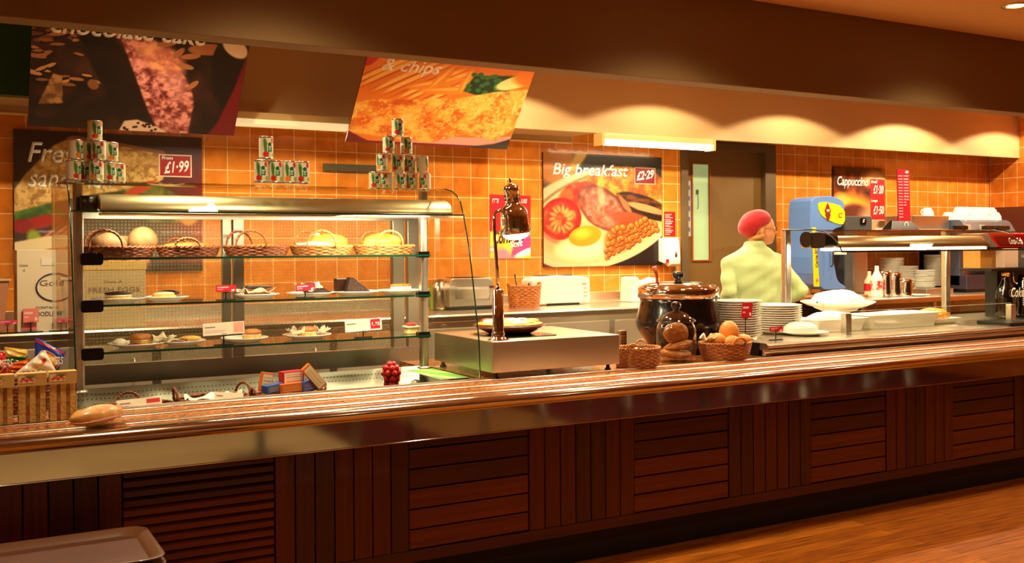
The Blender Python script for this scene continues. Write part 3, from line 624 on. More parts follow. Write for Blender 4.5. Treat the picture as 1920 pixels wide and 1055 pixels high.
cv.poly([(.42, 0), (.44, .1), (.5, .12), (.6, .06), (.66, 0)], (222, 184, 150), 2)
for k in range(14): cv.ell(N_.uniform(.44, .6), N_.uniform(.01, .09), .008, .012, (50, 20, 14), 0, .3)
cv.poly([(.3, .0), (.0, .0), (0, .2), (.06, .06)], (20, 8, 5), 3)
A = Vector((-2.765, -.6, 2.105)); W_, H_ = 1.136, .84
t_ = poster('chocolate_cake_banner', 'hanging banner of chocolate cake over the left of the display case', 'banner', A, (1, 0, 0), tilt, W_, H_, cv, .01, group=None)
text('lettering', 'chocolate cake', A+Vector((.09, 0, 0))+tilt*(.59), (1, 0, 0), tilt, .80, .105, M_TXT, t_, .25, bold=.02)
for x in (A.x+.1, A.x+W_-.1):
    b = MB(); p = A+tilt*(H_-.02); b.tube([(x, p.y, p.z), (x, p.y, CEIL)], .002, 6); mk('hanging_wire', b, S_BR, t_)
cv = Cv(330, 235, (236, 124, 26), 1.41); cv.V = cv.V/.79
for k in range(11):
    u = -.02+.045*k+N_.uniform(-.01, .01); cv.ell(u+.1, .86-.02*k, .2, .035, (255, 196, 90) if k % 3 else (236, 130, 40), 38, .35); cv.ell(u+.1, .835-.02*k, .2, .012, (214, 90, 14), 38, .5)
for u, v, a_, rx in ((.42, .72, 20, .16), (.55, .66, 8, .2), (.45, .78, 60, .1), (.6, .76, 80, .09)): cv.ell(u, v, rx, .045, (240, 140, 36), a_, .2); cv.ell(u, v+.014, rx*.9, .014, (255, 186, 80), a_, .8)
cv.poly([(.6, .66), (.64, .84), (.92, .88), (.86, .66), (.7, .62)], (14, 50, 22), 4)
for k in range(26): cv.ell(N_.uniform(.62, .88), N_.uniform(.66, .86), .018, .024, (46, 110, 50), 0, .3); 
cv.ell(.9, .8, .12, .07, (255, 240, 150), 26, .2); cv.ell(1.0, .86, .12, .1, (255, 140, 30), 0, .4)
body = [(-.02, .12), (-.02, .44), (.1, .5), (.3, .52), (.6, .58), (.8, .68), (1.02, .74), (1.02, .3), (.9, .1), (.7, .16), (.5, .04), (.3, .06), (.12, .1)]
m = cv.pmask(body, 3); cv.tex(m, (226, 100, 14), (255, 196, 80), 12, 9, 61, .32, .66); cv.mix(m*np.clip((vnoise(330, 235, 22, 30, 66)-.5)*6, 0, 1), (255, 176, 60), .6); n = vnoise(330, 235, 60, 50, 63); cv.mix(m*np.clip((n-.52)*7, 0, 1), (255, 214, 110), .7)
cv.mix(m*np.clip((cv.U-.55)*1.6, 0, 1)*np.clip((n-.3)*3, 0, 1), (255, 236, 130), .75); cv.mix(m*np.clip((vnoise(330, 235, 8, 7, 64)-.55)*7, 0, 1)*(cv.U < .6), (200, 70, 8), .8)
cv.mix((1-m)*(cv.V < .22)*(np.abs(cv.V-(.10-.22*(cv.U-.35)+.30*(cv.U-.35)**2*1.2)) < .055), (226, 168, 150)); cv.mix((1-m)*(cv.V < .03+.0*cv.U), (120, 12, 12), .9)
cv.poly([(0, 0), (0, .13), (.12, .03), (.2, 0)], (110, 12, 10), 2); cv.poly([(.72, 0), (.9, .06), (.96, .1), (1.01, .14), (1.01, 0)], (36, 12, 8), 3)
cv.poly([(-.01, .84), (-.01, 1.01), (.1, 1.01), (.03, .86)], (196, 20, 18), 2)
A = Vector((-.911, -.6, 2.10)); W_, H_ = 1.19, .84
t_ = poster('fish_and_chips_banner', 'hanging banner of battered fish and chips left of the cream fascia', 'banner', A, (1, 0, 0), tilt, W_, H_, cv, .01)
text('lettering', '& chips', A+Vector((.11, 0, 0))+tilt*(.515), (1, 0, 0), tilt, .40, .115, M_TXT, t_, .25, bold=.012)
text('lettering', 'fish', A+Vector((.11, 0, 0))+tilt*(.67), (1, 0, 0), tilt, .25, .115, M_TXT, t_, .25, bold=.012)
for x in (A.x+.1, A.x+W_-.1):
    b = MB(); p = A+tilt*(H_-.02); b.tube([(x, p.y, p.z), (x, p.y, CEIL)], .002, 6); mk('hanging_wire', b, S_BR, t_)
# ================================================================== the long serving counter
YN = -3.13; ZT = .80            # crest line of the nosing, height of the granite
YP = -3.095                     # face of the timber panels
XA, XB = -4.6, 4.6
WX0, WX1, WY0, WY1 = -2.74, -1.02, -2.62, -1.98       # display well opening
M_GRAN = mat('granite', rgb(204, 122, 62), .24, noise=(60, .26), col2=rgb(84, 42, 20), coat=.1)
def wood(name, c1, c2, ax):
    sc = {'x': (1.2, 1, 34), 'z': (34, 1, 1.2)}[ax]
    return mat(name, c1, .42, noise=(1.6, .5, sc), col2=c2, coat=.12)
W1 = wood('mahogany_upright', rgb(104, 36, 8), rgb(64, 18, 4), 'z'); W2 = wood('mahogany_upright_dark', rgb(80, 28, 8), rgb(48, 14, 4), 'z')
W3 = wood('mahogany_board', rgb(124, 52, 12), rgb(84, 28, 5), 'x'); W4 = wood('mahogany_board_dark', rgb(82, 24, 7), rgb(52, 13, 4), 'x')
M_VOID = mat('groove_black', rgb(10, 6, 4), .8)
ctr = thing('serving_counter', 'long mahogany clad serving counter with a polished steel front rail', 'counter', (0, -2.7, 0))
b = MB(); b.box(XA, XB, -3.0, -2.05, 0, .165); mk('kickboard', b, mat('kick_black', rgb(12, 9, 7), .6), ctr)
b = MB(); b.box(XA, XB, YP+.028, -2.07, .165, .69, 0); b.box(WX1+.01, XB, -2.07, -1.74, .165, .764); mk('carcass', b, M_VOID, ctr)
b = MB(); b.box(XA, XB, YP, YP+.03, .158, .205); mk('bottom_rail', b, W4, ctr, bevel=.002)
edges = [-3.56, -3.013, -2.636, -2.101, -1.559, -1.006, -.453, .104, .65, 1.198, 1.743, 2.289, 2.83, 3.38]
kinds = 'BPLPLPLPLPLPL'
edges[1] = -3.18
for i, kd in enumerate(kinds):
    e0, e1 = edges[i], edges[i+1]
    if kd == 'P':
        n = 7 if e1-e0 > .5 else 6; wd = (e1-e0)/n
        for j in range(n):
            b = MB(); b.box(e0+j*wd+.0025, e0+(j+1)*wd-.0025, YP, YP+.026, .207, .69)
            mk('upright_plank', b, [W1, W2, W1, W2, W1][(i*3+j*2) % 5], ctr, bevel=.002)
    elif i == 2:
        b = MB(); b.box(e0, e1, YP+.024, YP+.03, .207, .69); mk('louvre_back', b, M_VOID, ctr)
        n = 14; wd = .478/n
        for j in range(n):
            b = MB(); z = .208+j*wd; b.prism([(YP+.002, z+.004), (YP+.02, z+.014), (YP+.02, z+wd), (YP+.002, z+wd-.010)], e0+.003, e1-.003, 'x')
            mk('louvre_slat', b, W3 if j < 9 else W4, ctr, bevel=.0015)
    else:
        n = 6; wd = .484/n
        for j in range(n):
            b = MB(); b.box(e0+.002, e1-.002, YP+.004, YP+.028, .207+j*wd+.003, .207+(j+1)*wd-.003)
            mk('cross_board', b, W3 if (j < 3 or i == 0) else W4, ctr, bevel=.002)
b = MB(); b.box(XA, XB, -3.118, -3.06, .648, .752); b.box(XA, XB, -3.122, -3.114, .646, .651); mk('apron', b, steel('apron_steel', (.74, .70, .60), .07, (1, 8, 8), .02, 6), ctr, bevel=.0015, label='polished steel apron under the nosing')
b = MB(); pts = []
for k in range(13):
    a = math.radians(-60+20*k); pts.append((YN+.012-.034*math.cos(a)*1.0, .772+.031*math.sin(a)))
pts = [(-3.06, .748), (-3.118, .748), (-3.135, .752), (-3.152, .762), (-3.160, .776), (-3.156, .790), (-3.145, .799), (-3.13, .8035), (-3.112, .8035), (-3.098, .8)]
pts.append((-3.06, .799)); b.prism(pts, XA, XB, 'x', 0, True); mk('nosing', b, S_MIR, ctr, label='rounded polished steel nosing along the front edge')
b = MB(); b.box(XA, XB, -3.10, WY0, .765, ZT-.001); b.box(XA, WX0, WY0, -2.05, .765, ZT-.001); b.box(WX1, XB, WY0, -1.72, .765, ZT-.001)
mk('worktop', b, M_GRAN, ctr)
for y in (-3.02, -2.85, -2.69):
    b = MB(); b.prism([(y-.016, .799), (y-.014, .803), (y-.008, .805), (y+.008, .805), (y+.014, .803), (y+.016, .799)], XA, XB, 'x', 0, True); mk('tray_slide_rail', b, mat('rail_steel', (.92, .86, .70), .3, 1.0), ctr)
b = MB(); b.prism([(WY0-.02, .799), (WY0-.018, .803), (WY0+.004, .803), (WY0+.006, .79), (WY0-.004, .79)], XA, WX1+.04, 'x'); mk('well_edge', b, mat('rail_steel', (.92, .86, .70), .3, 1.0), ctr)
# chilled well with perforated rear
S_DK = steel('well_steel', (.30, .28, .22), .34)
b = MB(); b.box(WX0, WX1, WY0, WY1, .674, .680); b.box(WX0-.004, WX0, WY0, WY1, .674, .80); b.box(WX1, WX1+.004, WY0, WY1, .674, .80); b.box(WX0, WX1, WY0, WY0+.004, .674, .79)
mk('well_pan', b, S_DK, ctr)
b = MB(); y0, z0, y1, z1 = -2.13, .684, -1.99, .80; b.add([(WX0, y0, z0), (WX1, y0, z0), (WX1, y1, z1), (WX0, y1, z1)], [(0, 1, 2, 3)])
b.box(WX0, WX1, -2.135, -2.128, .674, .684)
vent = mk('air_grille', b, steel('grille_steel', (.36, .33, .25), .36), ctr)
b = MB(); n_ = Vector((0, -(z1-z0), (y1-y0))).normalized()
for f in (.80, .64, .28):
    for k in range(92):
        x = WX0+.04+k*(WX1-WX0-.08)/91; c = Vector((x, y0+(y1-y0)*f, z0+(z1-z0)*f))+n_*.0008
        d = Vector((0, y1-y0, z1-z0)).normalized()*.0042
        b.add([c+Vector((.0042, 0, 0)), c+d, c-Vector((.0042, 0, 0)), c-d], [(0, 1, 2, 3)])
mk('perforation', b, M_BLACK, vent)
# raised hot deck
XD = P(1436, 655, Y=-2.65)[0]; ZD = .875
dk = thing('hot_deck', 'raised steel hot counter deck at the right of the serving counter', 'counter', (2.3, -2.3, .8))
b = MB(); b.prism([(-2.62, .802), (-2.63, .806), (-2.635, .826), (-2.63, .836), (-2.60, .838), (-2.60, .80)], XD, XB, 'x', 0, True); b.box(XD, XB, -2.62, -1.72, .801, .835); mk('lower_ledge', b, S_BRX, dk)
b = MB(); b.prism([(-2.60, .836), (-2.655, .840), (-2.668, .85), (-2.668, .864), (-2.655, .874), (-2.635, .8755), (-2.61, .875), (-1.72, .875), (-1.72, .836)], XD, XB, 'x'); mk('deck_top', b, steel('deck_steel', (.76, .68, .54), .24, (1, 60, 60)), dk, bevel=.002)
b = MB(); b.box(XD-.004, XD, -2.60, -1.72, .801, .872); mk('end_panel', b, M_BLACK, dk)
# ================================================================== display case
YPO = -2.09
case = thing('display_case', 'tall glass display case of cakes with steel posts on the counter', 'display case', (-1.87, -2.1, ZT))
PX = (-2.665, -1.038)
for i, x in enumerate(PX):
    b = MB(); b.rbox(x-.021, x+.021, YPO-.021, YPO+.021, ZT, 1.70, .012); b.lathe([(.034, 0), (.034, .006), (.024, .010)], (x, YPO, ZT), 20); mk('post', b, S_BR, case)
SH = [(1.379, .0), (1.177, 0), (.972, .0)]
XS0, XS1 = -2.60, -1.045
for z, _ in SH:
    b = MB(); b.box(XS0, XS1+.02, YPO-.055, -1.80, z-.008, z); g = mk('glass_shelf', b, glass('shelf_glass', (.93, .95, .92)), case)
    b = MB(); b.box(XS0, XS1+.02, YPO-.0575, YPO-.054, z-.0085, z+.0005); b.box(XS1+.02, XS1+.022, YPO-.055, -1.80, z-.008, z); mk('shelf_edge', b, M_GEDGE, g, label='dark green polished front edge of the shelf')
    for xx, sg in ((PX[0], 1), (PX[1], -1)):
        b = MB(); b.rbox(min(xx, xx+sg*.09), max(xx, xx+sg*.09), YPO-.075, YPO-.015, z-.03, z+.022, .012, ax='y') if sg > 0 else b.rbox(xx-.05, xx+.012, YPO-.05, YPO-.012, z-.014, z+.016, .005, ax='y')
        mk('shelf_clamp', b, M_BLKG, case)
# canopy light
b = MB(); b.prism([(-2.205, 1.652), (-2.14, 1.652), (-2.14, 1.60), (-2.29, 1.575), (-2.287, 1.592), (-2.275, 1.612), (-2.255, 1.631), (-2.23, 1.645)], -2.60, -.965, 'x', 0, True); cn = mk('canopy', b, steel('canopy_steel', (.76, .7, .54), .34, (1, 1, 60)), case, bevel=.004)
b = MB(); b.box(-2.59, -.98, -2.285, -2.15, 1.562, 1.574); mk('canopy_lip', b, S_BRX, cn, bevel=.003)
b = MB(); b.box(-2.50, -1.08, -2.27, -2.25, 1.566, 1.5735); mk('canopy_tube', b, mat('tube_lit', (1, .8, .5), .4, emit=((1, .85, .45), 6)), cn)
b = MB(); b.cyl((-2.665, -2.17, 1.61), (-2.60, -2.17, 1.61), .036, n=20); b.box(-2.675, -2.655, YPO-.02, -2.14, 1.58, 1.64); mk('canopy_knuckle', b, M_BLACK, case)
# top sheet, bent forward at the front
prof = [(-1.93, 1.712), (-2.0, 1.711), (-2.28, 1.703), (-2.35, 1.69), (-2.40, 1.668), (-2.44, 1.635), (-2.475, 1.57)]
def sheet_from(prof, x0, x1, th=.006):
    b = MB(); up = [(y, z) for y, z in prof]; lo = []
    for i, (y, z) in enumerate(prof):
        a, c = prof[max(0, i-1)], prof[min(len(prof)-1, i+1)]; d = Vector((c[0]-a[0], c[1]-a[1])).normalized(); n = Vector((d.y, -d.x)) if True else 0
        lo.append((y+(-n.x)*-th if False else y-n.x*0+(d.y)*-th, z+d.x*th))
    b.prism(up+lo[::-1], x0, x1, 'x'); return b
mk('top_glass', sheet_from(prof, -2.735, -.995), glass('top_glass', (.88, .88, .80)), case)
b = MB(); b.box(-2.735, -.995, -2.478, -2.472, 1.566, 1.572); b.box(-2.735, -.995, -1.932, -1.928, 1.706, 1.713); mk('glass_edge', b, M_GEDGE, case)
for x in PX:
    b = MB(); b.cyl((x, YPO, 1.70), (x, YPO, 1.7045), .026, n=20); b.cyl((x, YPO, 1.7125), (x, YPO, 1.716), .02, n=20); mk('glass_fixing', b, S_BR, case)
endp = [(-2.0, 1.711), (-2.28, 1.703), (-2.35, 1.69), (-2.40, 1.668), (-2.44, 1.635), (-2.475, 1.57), (-2.535, 1.398), (-2.587, 1.173), (-2.628, .976), (-2.636, .803)]
for x, nm in ((-1.0, 'right'), (-2.735, 'left')):
    b = MB(); b.prism(endp+[((-1.70 if nm == 'left' else -1.95), .803), ((-1.70 if nm == 'left' else -1.95), 1.711)], x-.003, x+.003, 'x'); ep = mk('end_glass', b, glass('end_glass', (.93, .94, .90)), case)
    b = MB(); b.tube([(x, y-.001, z) for y, z in endp], .0035, 6); b.box(x-.003, x+.003, -2.636, -1.95, .8, .804); mk('glass_edge', b, M_GEDGE, ep)
# rear frame with sliding perforated-film doors
YR = -1.72
S_OL = steel('rear_frame_steel', (.40, .39, .30), .38)
def rx(px, py=500): return P(px, py, Y=YR)[0]
for a, c in ((rx(128), rx(150)), (rx(416), rx(432)), (rx(436), rx(456)), (rx(734), rx(756)), (rx(762), rx(792))):
    b = MB(); b.box(a, c, YR-.02, YR+.02, .79, 1.64); mk('rear_stile', b, S_OL, case, bevel=.003)
b = MB(); b.box(rx(128), rx(792), YR-.024, YR+.024, 1.56, 1.645); mk('rear_head', b, S_OL, case)
b = MB(); b.box(rx(128), rx(792), YR-.024, YR+.024, .785, .875); mk('rear_sill', b, S_OL, case)
def dots_glass(name):
    m = bpy.data.materials.new(name); m.use_nodes = True; nt = m.node_tree; nt.nodes.clear()
    o = nt.nodes.new('ShaderNodeOutputMaterial'); mx = nt.nodes.new('ShaderNodeMixShader'); t = nt.nodes.new('ShaderNodeBsdfTransparent'); d = nt.nodes.new('ShaderNodeBsdfDiffuse')
    t.inputs[0].default_value = (.92, .9, .84, 1); d.inputs[0].default_value = (*rgb(205, 190, 150), 1)
    g = nt.nodes.new('ShaderNodeNewGeometry'); v = nt.nodes.new('ShaderNodeTexVoronoi'); v.inputs['Scale'].default_value = 62; v.inputs['Randomness'].default_value = 0
    mp = nt.nodes.new('ShaderNodeMapping'); mp.inputs['Scale'].default_value = (1, 0, 1); nt.links.new(g.outputs['Position'], mp.inputs[0]); nt.links.new(mp.outputs[0], v.inputs['Vector'])
    r = nt.nodes.new('ShaderNodeValToRGB'); r.color_ramp.elements[0].position = .26; r.color_ramp.elements[1].position = .36; r.color_ramp.elements[0].color = (.24, .24, .24, 1); r.color_ramp.elements[1].color = (.08, .08, .08, 1)
    nt.links.new(v.outputs['Distance'], r.inputs[0]); nt.links.new(r.outputs[0], mx.inputs[0]); nt.links.new(t.outputs[0], mx.inputs[1]); nt.links.new(d.outputs[0], mx.inputs[2]); nt.links.new(mx.outputs[0], o.inputs[0]); return m
M_DOT = dots_glass('dotted_film_glass')
for a, c, yy in ((rx(150), rx(418), YR-.006), (rx(454), rx(735), YR+.006)):
    b = MB(); b.box(a, c, yy-.002, yy+.002, .875, 1.56); mk('sliding_door', b, M_DOT, case, label='sliding rear pane patterned with fine dots')
# ================================================================== hot deck gantry
GX0, GX1 = P(1474, 500, Y=-1.98)[0], P(1773, 500, Y=-1.98)[0]
gan = thing('heated_gantry', 'steel and curved glass heated gantry over the white food trays', 'sneeze guard', ((GX0+GX1)/2, -1.98, ZD))
zg = P(1474, 432, Y=-2.0)[2]
for x in (GX0, GX1):
    b = MB(); b.rbox(x-.026, x+.026, -2.006, -1.954, ZD, zg, .014); b.lathe([(.042, 0), (.042, .006), (.03, .010)], (x, -1.98, ZD+.0), 20); mk('post', b, S_BR, gan)
b = MB(); b.prism([(-2.31, zg-.115), (-2.31, zg-.092), (-2.295, zg-.070), (-2.27, zg-.052), (-2.23, zg-.038), (-2.0, zg-.035), (-2.0, zg-.115)], GX0+.11, GX1+.02, 'x', 0, True); mk('lamp_housing', b, steel('gantry_steel', (.78, .68, .5), .34, (1, 60, 60)), gan, bevel=.006)
b = MB(); b.box(GX0+.12, GX1, -2.31, -2.16, zg-.13, zg-.116); mk('lamp_tube', b, mat('heat_lamp_lit', (1, .85, .6), .4, emit=((1, .84, .52), 7)), gan)
b = MB(); b.rbox(GX0+.005, GX0+.115, -2.31, -2.18, zg-.115, zg-.02, .03, ax='x'); b.cyl((GX0, -2.15, zg-.06), (GX0+.12, -2.15, zg-.06), .05, n=20); mk('end_knuckle', b, mat('knuckle_black', rgb(6, 5, 4), .3), gan)
gp = [(-1.98, zg+.004), (-2.25, zg+.002), (-2.33, zg-.012), (-2.40, zg-.045), (-2.45, zg-.09), (-2.475, zg-.135)]
mk('curved_glass', sheet_from(gp, GX0-.03, GX1+.17), glass('gantry_glass', (.86, .84, .76)), gan)
b = MB(); b.box(GX0-.03, GX1+.17, -2.479, -2.471, zg-.14, zg-.132); b.tube([(GX0-.03, y, z) for y, z in gp], .0045, 6); b.tube([(GX1+.17, y, z) for y, z in gp], .003, 6); mk('glass_edge', b, mat('dark_edge', rgb(30, 26, 18), .3), gan)
# low glass screen with steel clamps
scn = thing('glass_screen', 'low clear glass screen clamped along the front of the hot deck', 'sneeze guard', (2.4, -2.45, ZD))
sx0, sx1 = P(1587, 600, Y=-2.45)[0], P(1888, 590, Y=-2.42)[0]
b = MB(); b.box(sx0, sx1, -2.453, -2.447, ZD+.004, ZD+.132); gl = mk('pane', b, glass('screen_glass', (.93, .95, .92)), scn)
b = MB(); b.box(sx0, sx1, -2.453, -2.447, ZD+.132, ZD+.1335); mk('pane_edge', b, mat('bright_edge', rgb(230, 225, 200), .2), gl)
for x in (sx0, sx1):
    b = MB(); b.box(x-.03, x+.02, -2.475, -2.43, ZD, ZD+.125); mk('clamp', b, S_BR, scn, bevel=.004)
b = MB(); b.box(sx1-.003, sx1+.003, -2.447, -2.05, ZD+.004, ZD+.132); b.box(P(1775, 560, Y=-2.05)[0], sx1, -2.055, -2.05, ZD+.004, ZD+.132); mk('return_pane', b, glass('screen_glass'), scn)
# ================================================================== back counters
def bench(name, label, x0, x1, yf, z, splash=True, mtop=None):
    t_ = thing(name, label, 'worktop', ((x0+x1)/2, yf/2, 0))
    b = MB(); b.prism([(yf, z-.05), (yf-.008, z-.045), (yf-.012, z-.012), (yf-.004, z), (-.001, z), (-.001, z-.05)], x0, x1, 'x'); mk('worktop', b, mtop or S_BRX, t_, bevel=.002)
    if splash: b = MB(); b.box(x0, x1, -.022, -.001, z, z+.075); mk('upstand', b, S_BRX, t_, bevel=.002)
    return t_
bk = bench('rear_bench', 'steel worktop along the tiled wall carrying the toasters', -4.4, P(1212, 560, Y=-.35)[0], -.82, .97)
b = MB(); b.box(-4.4, P(1212, 560, Y=-.35)[0]-.02, -.80, -.05, .05, .92); mk('base_unit', b, steel('unit_steel', (.72, .68, .58), .3), bk)
for k in range(6):
    b = MB(); b.box(-4.2+k*1.05, -3.2+k*1.05, -.812, -.80, .12, .88); dd = mk('cupboard_door', b, mat('door_enamel', rgb(214, 204, 180), .35, .55), bk, bevel=.003)
    b = MB(); b.tube([(-3.3+k*1.05, -.812, .80), (-3.3+k*1.05, -.84, .80), (-3.3+k*1.05, -.84, .70), (-3.3+k*1.05, -.812, .70)], .006, 8); mk('handle', b, S_BR, dd)
rb = bench('drinks_bench', 'steel worktop carrying the ice cream and coffee machines', 3.52, XR-.002, -.90, .955, False)
b = MB()
for x in (3.56, 4.45, 5.3, 6.3): b.box(x, x+.035, -.86, -.825, 0, .905)
mk('leg_frame', b, S_BR, rb)
b = MB(); b.box(3.56, XR-.01, -.85, -.05, .45, .47); b.box(3.56, XR-.01, -.84, -.83, .80, .90); mk('undershelf', b, S_DK, rb)
b = MB(); b.box(3.62, XR-.02, -.70, -.06, .47, .85); mk('fridge_cabinet', b, mat('cabinet_dark', rgb(24, 18, 14), .4), rb)
# ================================================================== builders for small things
def atx(px, Y, py=500): return float(P(px, py, Y=Y)[0])
M_LBLT = {}
def can_proto():
    r, h = .031, .088
    t_ = thing('soup_can', 'x', 'can', (0, 0, 0))
    b = MB(); b.lathe([(0, .001), (r-.002, .001), (r, .003), (r, .006), (r-.001, .007), (r-.001, h-.007), (r, h-.006), (r, h-.003), (r-.002, h-.001), (r-.003, h-.004), (0, h-.004)], (0, 0, 0), 26); mk('tin', b, mat('tin_metal', (.75, .7, .6), .25, 1), t_, world=False)
    return t_, r, h
def can_label(seed, base):
    cv = Cv(64, 30, base, 2.1)
    for k in range(2):
        u = .25+.5*k
        cv.ell(u-.09, .5, .05, .5, (70, 120, 40), 10, .4); cv.ell(u-.10, .16, .06, .15, [(206, 30, 24), (240, 130, 30), (206, 30, 24)][seed % 3], 0, .2); cv.ell(u+.07, .86, .04, .14, (206, 44, 34), 0, .3)
        cv.ell(u+.1, .14, .05, .12, (150, 180, 60), 0, .4)
        cv.rect(u-.065, .28, u+.065, .66, (240, 240, 220)); cv.rect(u-.055, .30, u+.055, .64, (10, 104, 62)); cv.ell(u, .66, .058, .16, (240, 240, 220), 0, .1); cv.ell(u, .65, .048, .13, (10, 104, 62), 0, .1)
        for z in (.36, .44, .54): cv.rect(u-.035, z, u+.035, z+.03, (190, 220, 190))
    return cv
CANP, CR, CH = can_proto()
LABELS = []
for k, bs in enumerate([(226, 216, 186), (236, 226, 200), (214, 204, 160)]):
    cv = can_label(k, bs)
    LABELS.append(art('label', cv, lambda u, v: (math.cos(-PI/2+(u-.25)*2*PI)*(CR-.0003), math.sin(-PI/2+(u-.25)*2*PI)*(CR-.0003), .0075+v*(CH-.015)), CANP, .4, .1, world=False))
for l in LABELS[1:]: l.parent = None
CAN_TOP = 1.7105
cans = []
def can(x, y, lvl, k, rz, tall=1.0, label='', group=None, sc=1.0):
    global CANP
    if not cans: c = CANP
    else:
        c = CANP.copy(); COL.objects.link(c)
        for ch in list(CANP.children):
            if ch.name.startswith('label'): continue
            d = ch.copy(); COL.objects.link(d); d.parent = c
        d = LABELS[k].copy(); COL.objects.link(d); d.parent = c; d.matrix_parent_inverse = Matrix()
    c.location = (x, y, CAN_TOP+lvl*CH*tall); c.rotation_euler = (0, 0, rz); c.scale = (sc, sc, tall)
    tag(c, label, 'can', group); cans.append(c)
z_top = 1.7105
posn = ['first', 'second', 'third', 'fourth', 'fifth']
# left pyramid
for i, (px, y, rz) in enumerate([(138, -2.13, .9), (160, -2.07, .2), (181, -2.13, 0), (204, -2.09, .6), (222, -2.03, 0)]):
    can(atx(px, y, 340), y, 0, (i+2) % 3, rz, 1.0, 'soup can in the bottom row of the left pyramid, %s from the left' % posn[i], 'cans in the left pyramid', .98)
for i, (px, y, rz) in enumerate([(142, -2.13, .9), (165, -2.08, .7), (185, -2.13, -.1), (208, -2.08, .5)]):
    can(atx(px, y, 300), y, 1, (i+1) % 3, rz, 1.0, 'soup can in the middle row of the left pyramid, %s from the left' % posn[i], 'cans in the left pyramid', .98)
can(atx(178, -2.10, 260), -2.10, 2, 2, .5, 1.0, 'single soup can on top of the left pyramid', 'cans in the left pyramid', .98)
# middle row
for i, (px, rz) in enumerate([(490, 0), (517, 0), (543.5, 0), (568, 0)]):
    can(atx(px, -2.26, 340), -2.26, 0, [0, 0, 1, 0][i], rz, 1.22, 'tall soup can in the middle row of four, %s from the left' % posn[i], 'cans in the middle row', 1.03)
can(atx(499, -2.26, 290), -2.26, 1, 0, .3, 1.22, 'lone soup can stacked on the middle row', 'cans in the middle row', 1.03)
# right tower
for i, (px, y, rz) in enumerate([(703, -2.02, 0), (725, -1.98, -1.0), (750, -2.02, 0), (772, -2.0, -.5), (797, -2.02, -.9)]):
    can(atx(px, y, 340), y, 0, (i+2) % 3, rz, 1.02, 'soup can in the bottom row of the right tower, %s from the left' % posn[i], 'cans in the right tower', .98)
for i, (px, y, rz) in enumerate([(717, -2.02, -.6), (745, -2.0, -.2), (768, -1.98, -.4), (792, -2.0, -2.0)]):
    can(atx(px, y, 310), y, 1.02, (i+1) % 3, rz, 1.02, 'soup can in the second row of the right tower, %s from the left' % posn[i], 'cans in the right tower', .98)
for i, (px, y, rz) in enumerate([(729, -2.02, 0), (762, -2.0, .2)]):
    can(atx(px, y, 280), y, 2.04, i, rz, 1.02, 'soup can in the third row of the right tower, %s one' % ['left', 'right'][i], 'cans in the right tower', .98)
can(atx(746, -2.01, 250), -2.01, 3.06, 2, 0, 1.02, 'single soup can at the top of the right tower', 'cans in the right tower', .98)
for l in LABELS[1:]: bpy.data.objects.remove(l)

def basket(name, label, cat, loc, rx_, ry_, h, handles=(), mt=None, rings=9, flare=.8, group=None, tilt=0, hh=.055, hw=.05):
    """woven basket; handles = angles where an arched handle stands on the rim"""
    mt = mt or M_WICK; t_ = thing(name, label, cat, loc, group)
    b = MB(); n = 84; stakes = 28
    for j in range(rings):
        z = .004+(h-.006)*j/(rings-1); f = flare+(1-flare)*(z/h)**.7; pts = []
        for i in range(n):
            a = 2*PI*i/n; w_ = .0028*math.sin(stakes/2*a+PI*(j % 2)); zz = z+tilt*math.cos(a)*(z/h)
            pts.append(((rx_*f+w_)*math.cos(a), (ry_*f+w_)*math.sin(a), zz))
        b.tube(pts, h/rings*.58, 6, closed=True)
    for k in range(stakes):
        a = 2*PI*(k+.5)/stakes
        b.tube([(rx_*(flare+(1-flare)*(q**.7))*math.cos(a), ry_*(flare+(1-flare)*(q**.7))*math.sin(a), h*q+tilt*math.cos(a)*q) for q in (.02, .35, .7, 1.0)], .0028, 5)
    b.lathe([(0, 0), (.98, 0), (.98, .004), (0, .004)], (0, 0, .002), 40, sx=rx_*flare, sy=ry_*flare); mk('woven_body', b, mt, t_, world=False)
    b = MB()
    for ph in (0, PI):
        b.tube([((rx_+.004*math.cos(20*2*PI*i/160+ph))*math.cos(2*PI*i/160), (ry_+.004*math.cos(20*2*PI*i/160+ph))*math.sin(2*PI*i/160), h+.004*math.sin(20*2*PI*i/160+ph)+tilt*math.cos(2*PI*i/160)) for i in range(160)], .0042, 6, closed=True)
    mk('braided_rim', b, mt, t_, world=False)
    for a in handles:
        c = Vector((rx_*math.cos(a), ry_*math.sin(a), h-.01+tilt*math.cos(a))); tn = Vector((-rx_*math.sin(a), ry_*math.cos(a), 0)).normalized(); ou = Vector((math.cos(a), math.sin(a), 0))*.008
        b = MB()
        for ph in (0, PI):
            pts = []
            for i in range(31):
                q = PI*i/30; p = c+tn*(hw*math.cos(q))+Vector((0, 0, 1))*(hh*math.sin(q)**.75)+ou*math.sin(q)
                pts.append(p+Vector((0, 0, 1))*.003*math.sin(i*1.1+ph)+ou*.4*math.cos(i*1.1+ph))
            b.tube(pts, .0042, 6)
        mk('handle', b, mt, t_, world=False)
    return t_
def food(name, label, cat, c, r, m, noise=.06, freq=4, seed=0, n=22, rz=0, tiltx=0, group=None, zmin=None, tilty=0):
    M_ = Matrix.Rotation(rz, 4, 'Z') @ Matrix.Rotation(tiltx, 4, 'X') @ Matrix.Rotation(tilty, 4, 'Y')
    b = MB(); b.ell(c, r, n, 0, noise, freq, seed, zmin, M_); o = mk(name, b, m); return tag(o, label, cat, group)
M_CRUST = mat('bread_crust', rgb(214, 130, 52), .5, noise=(14, .5), col2=rgb(160, 80, 26), bump=(60, .2))
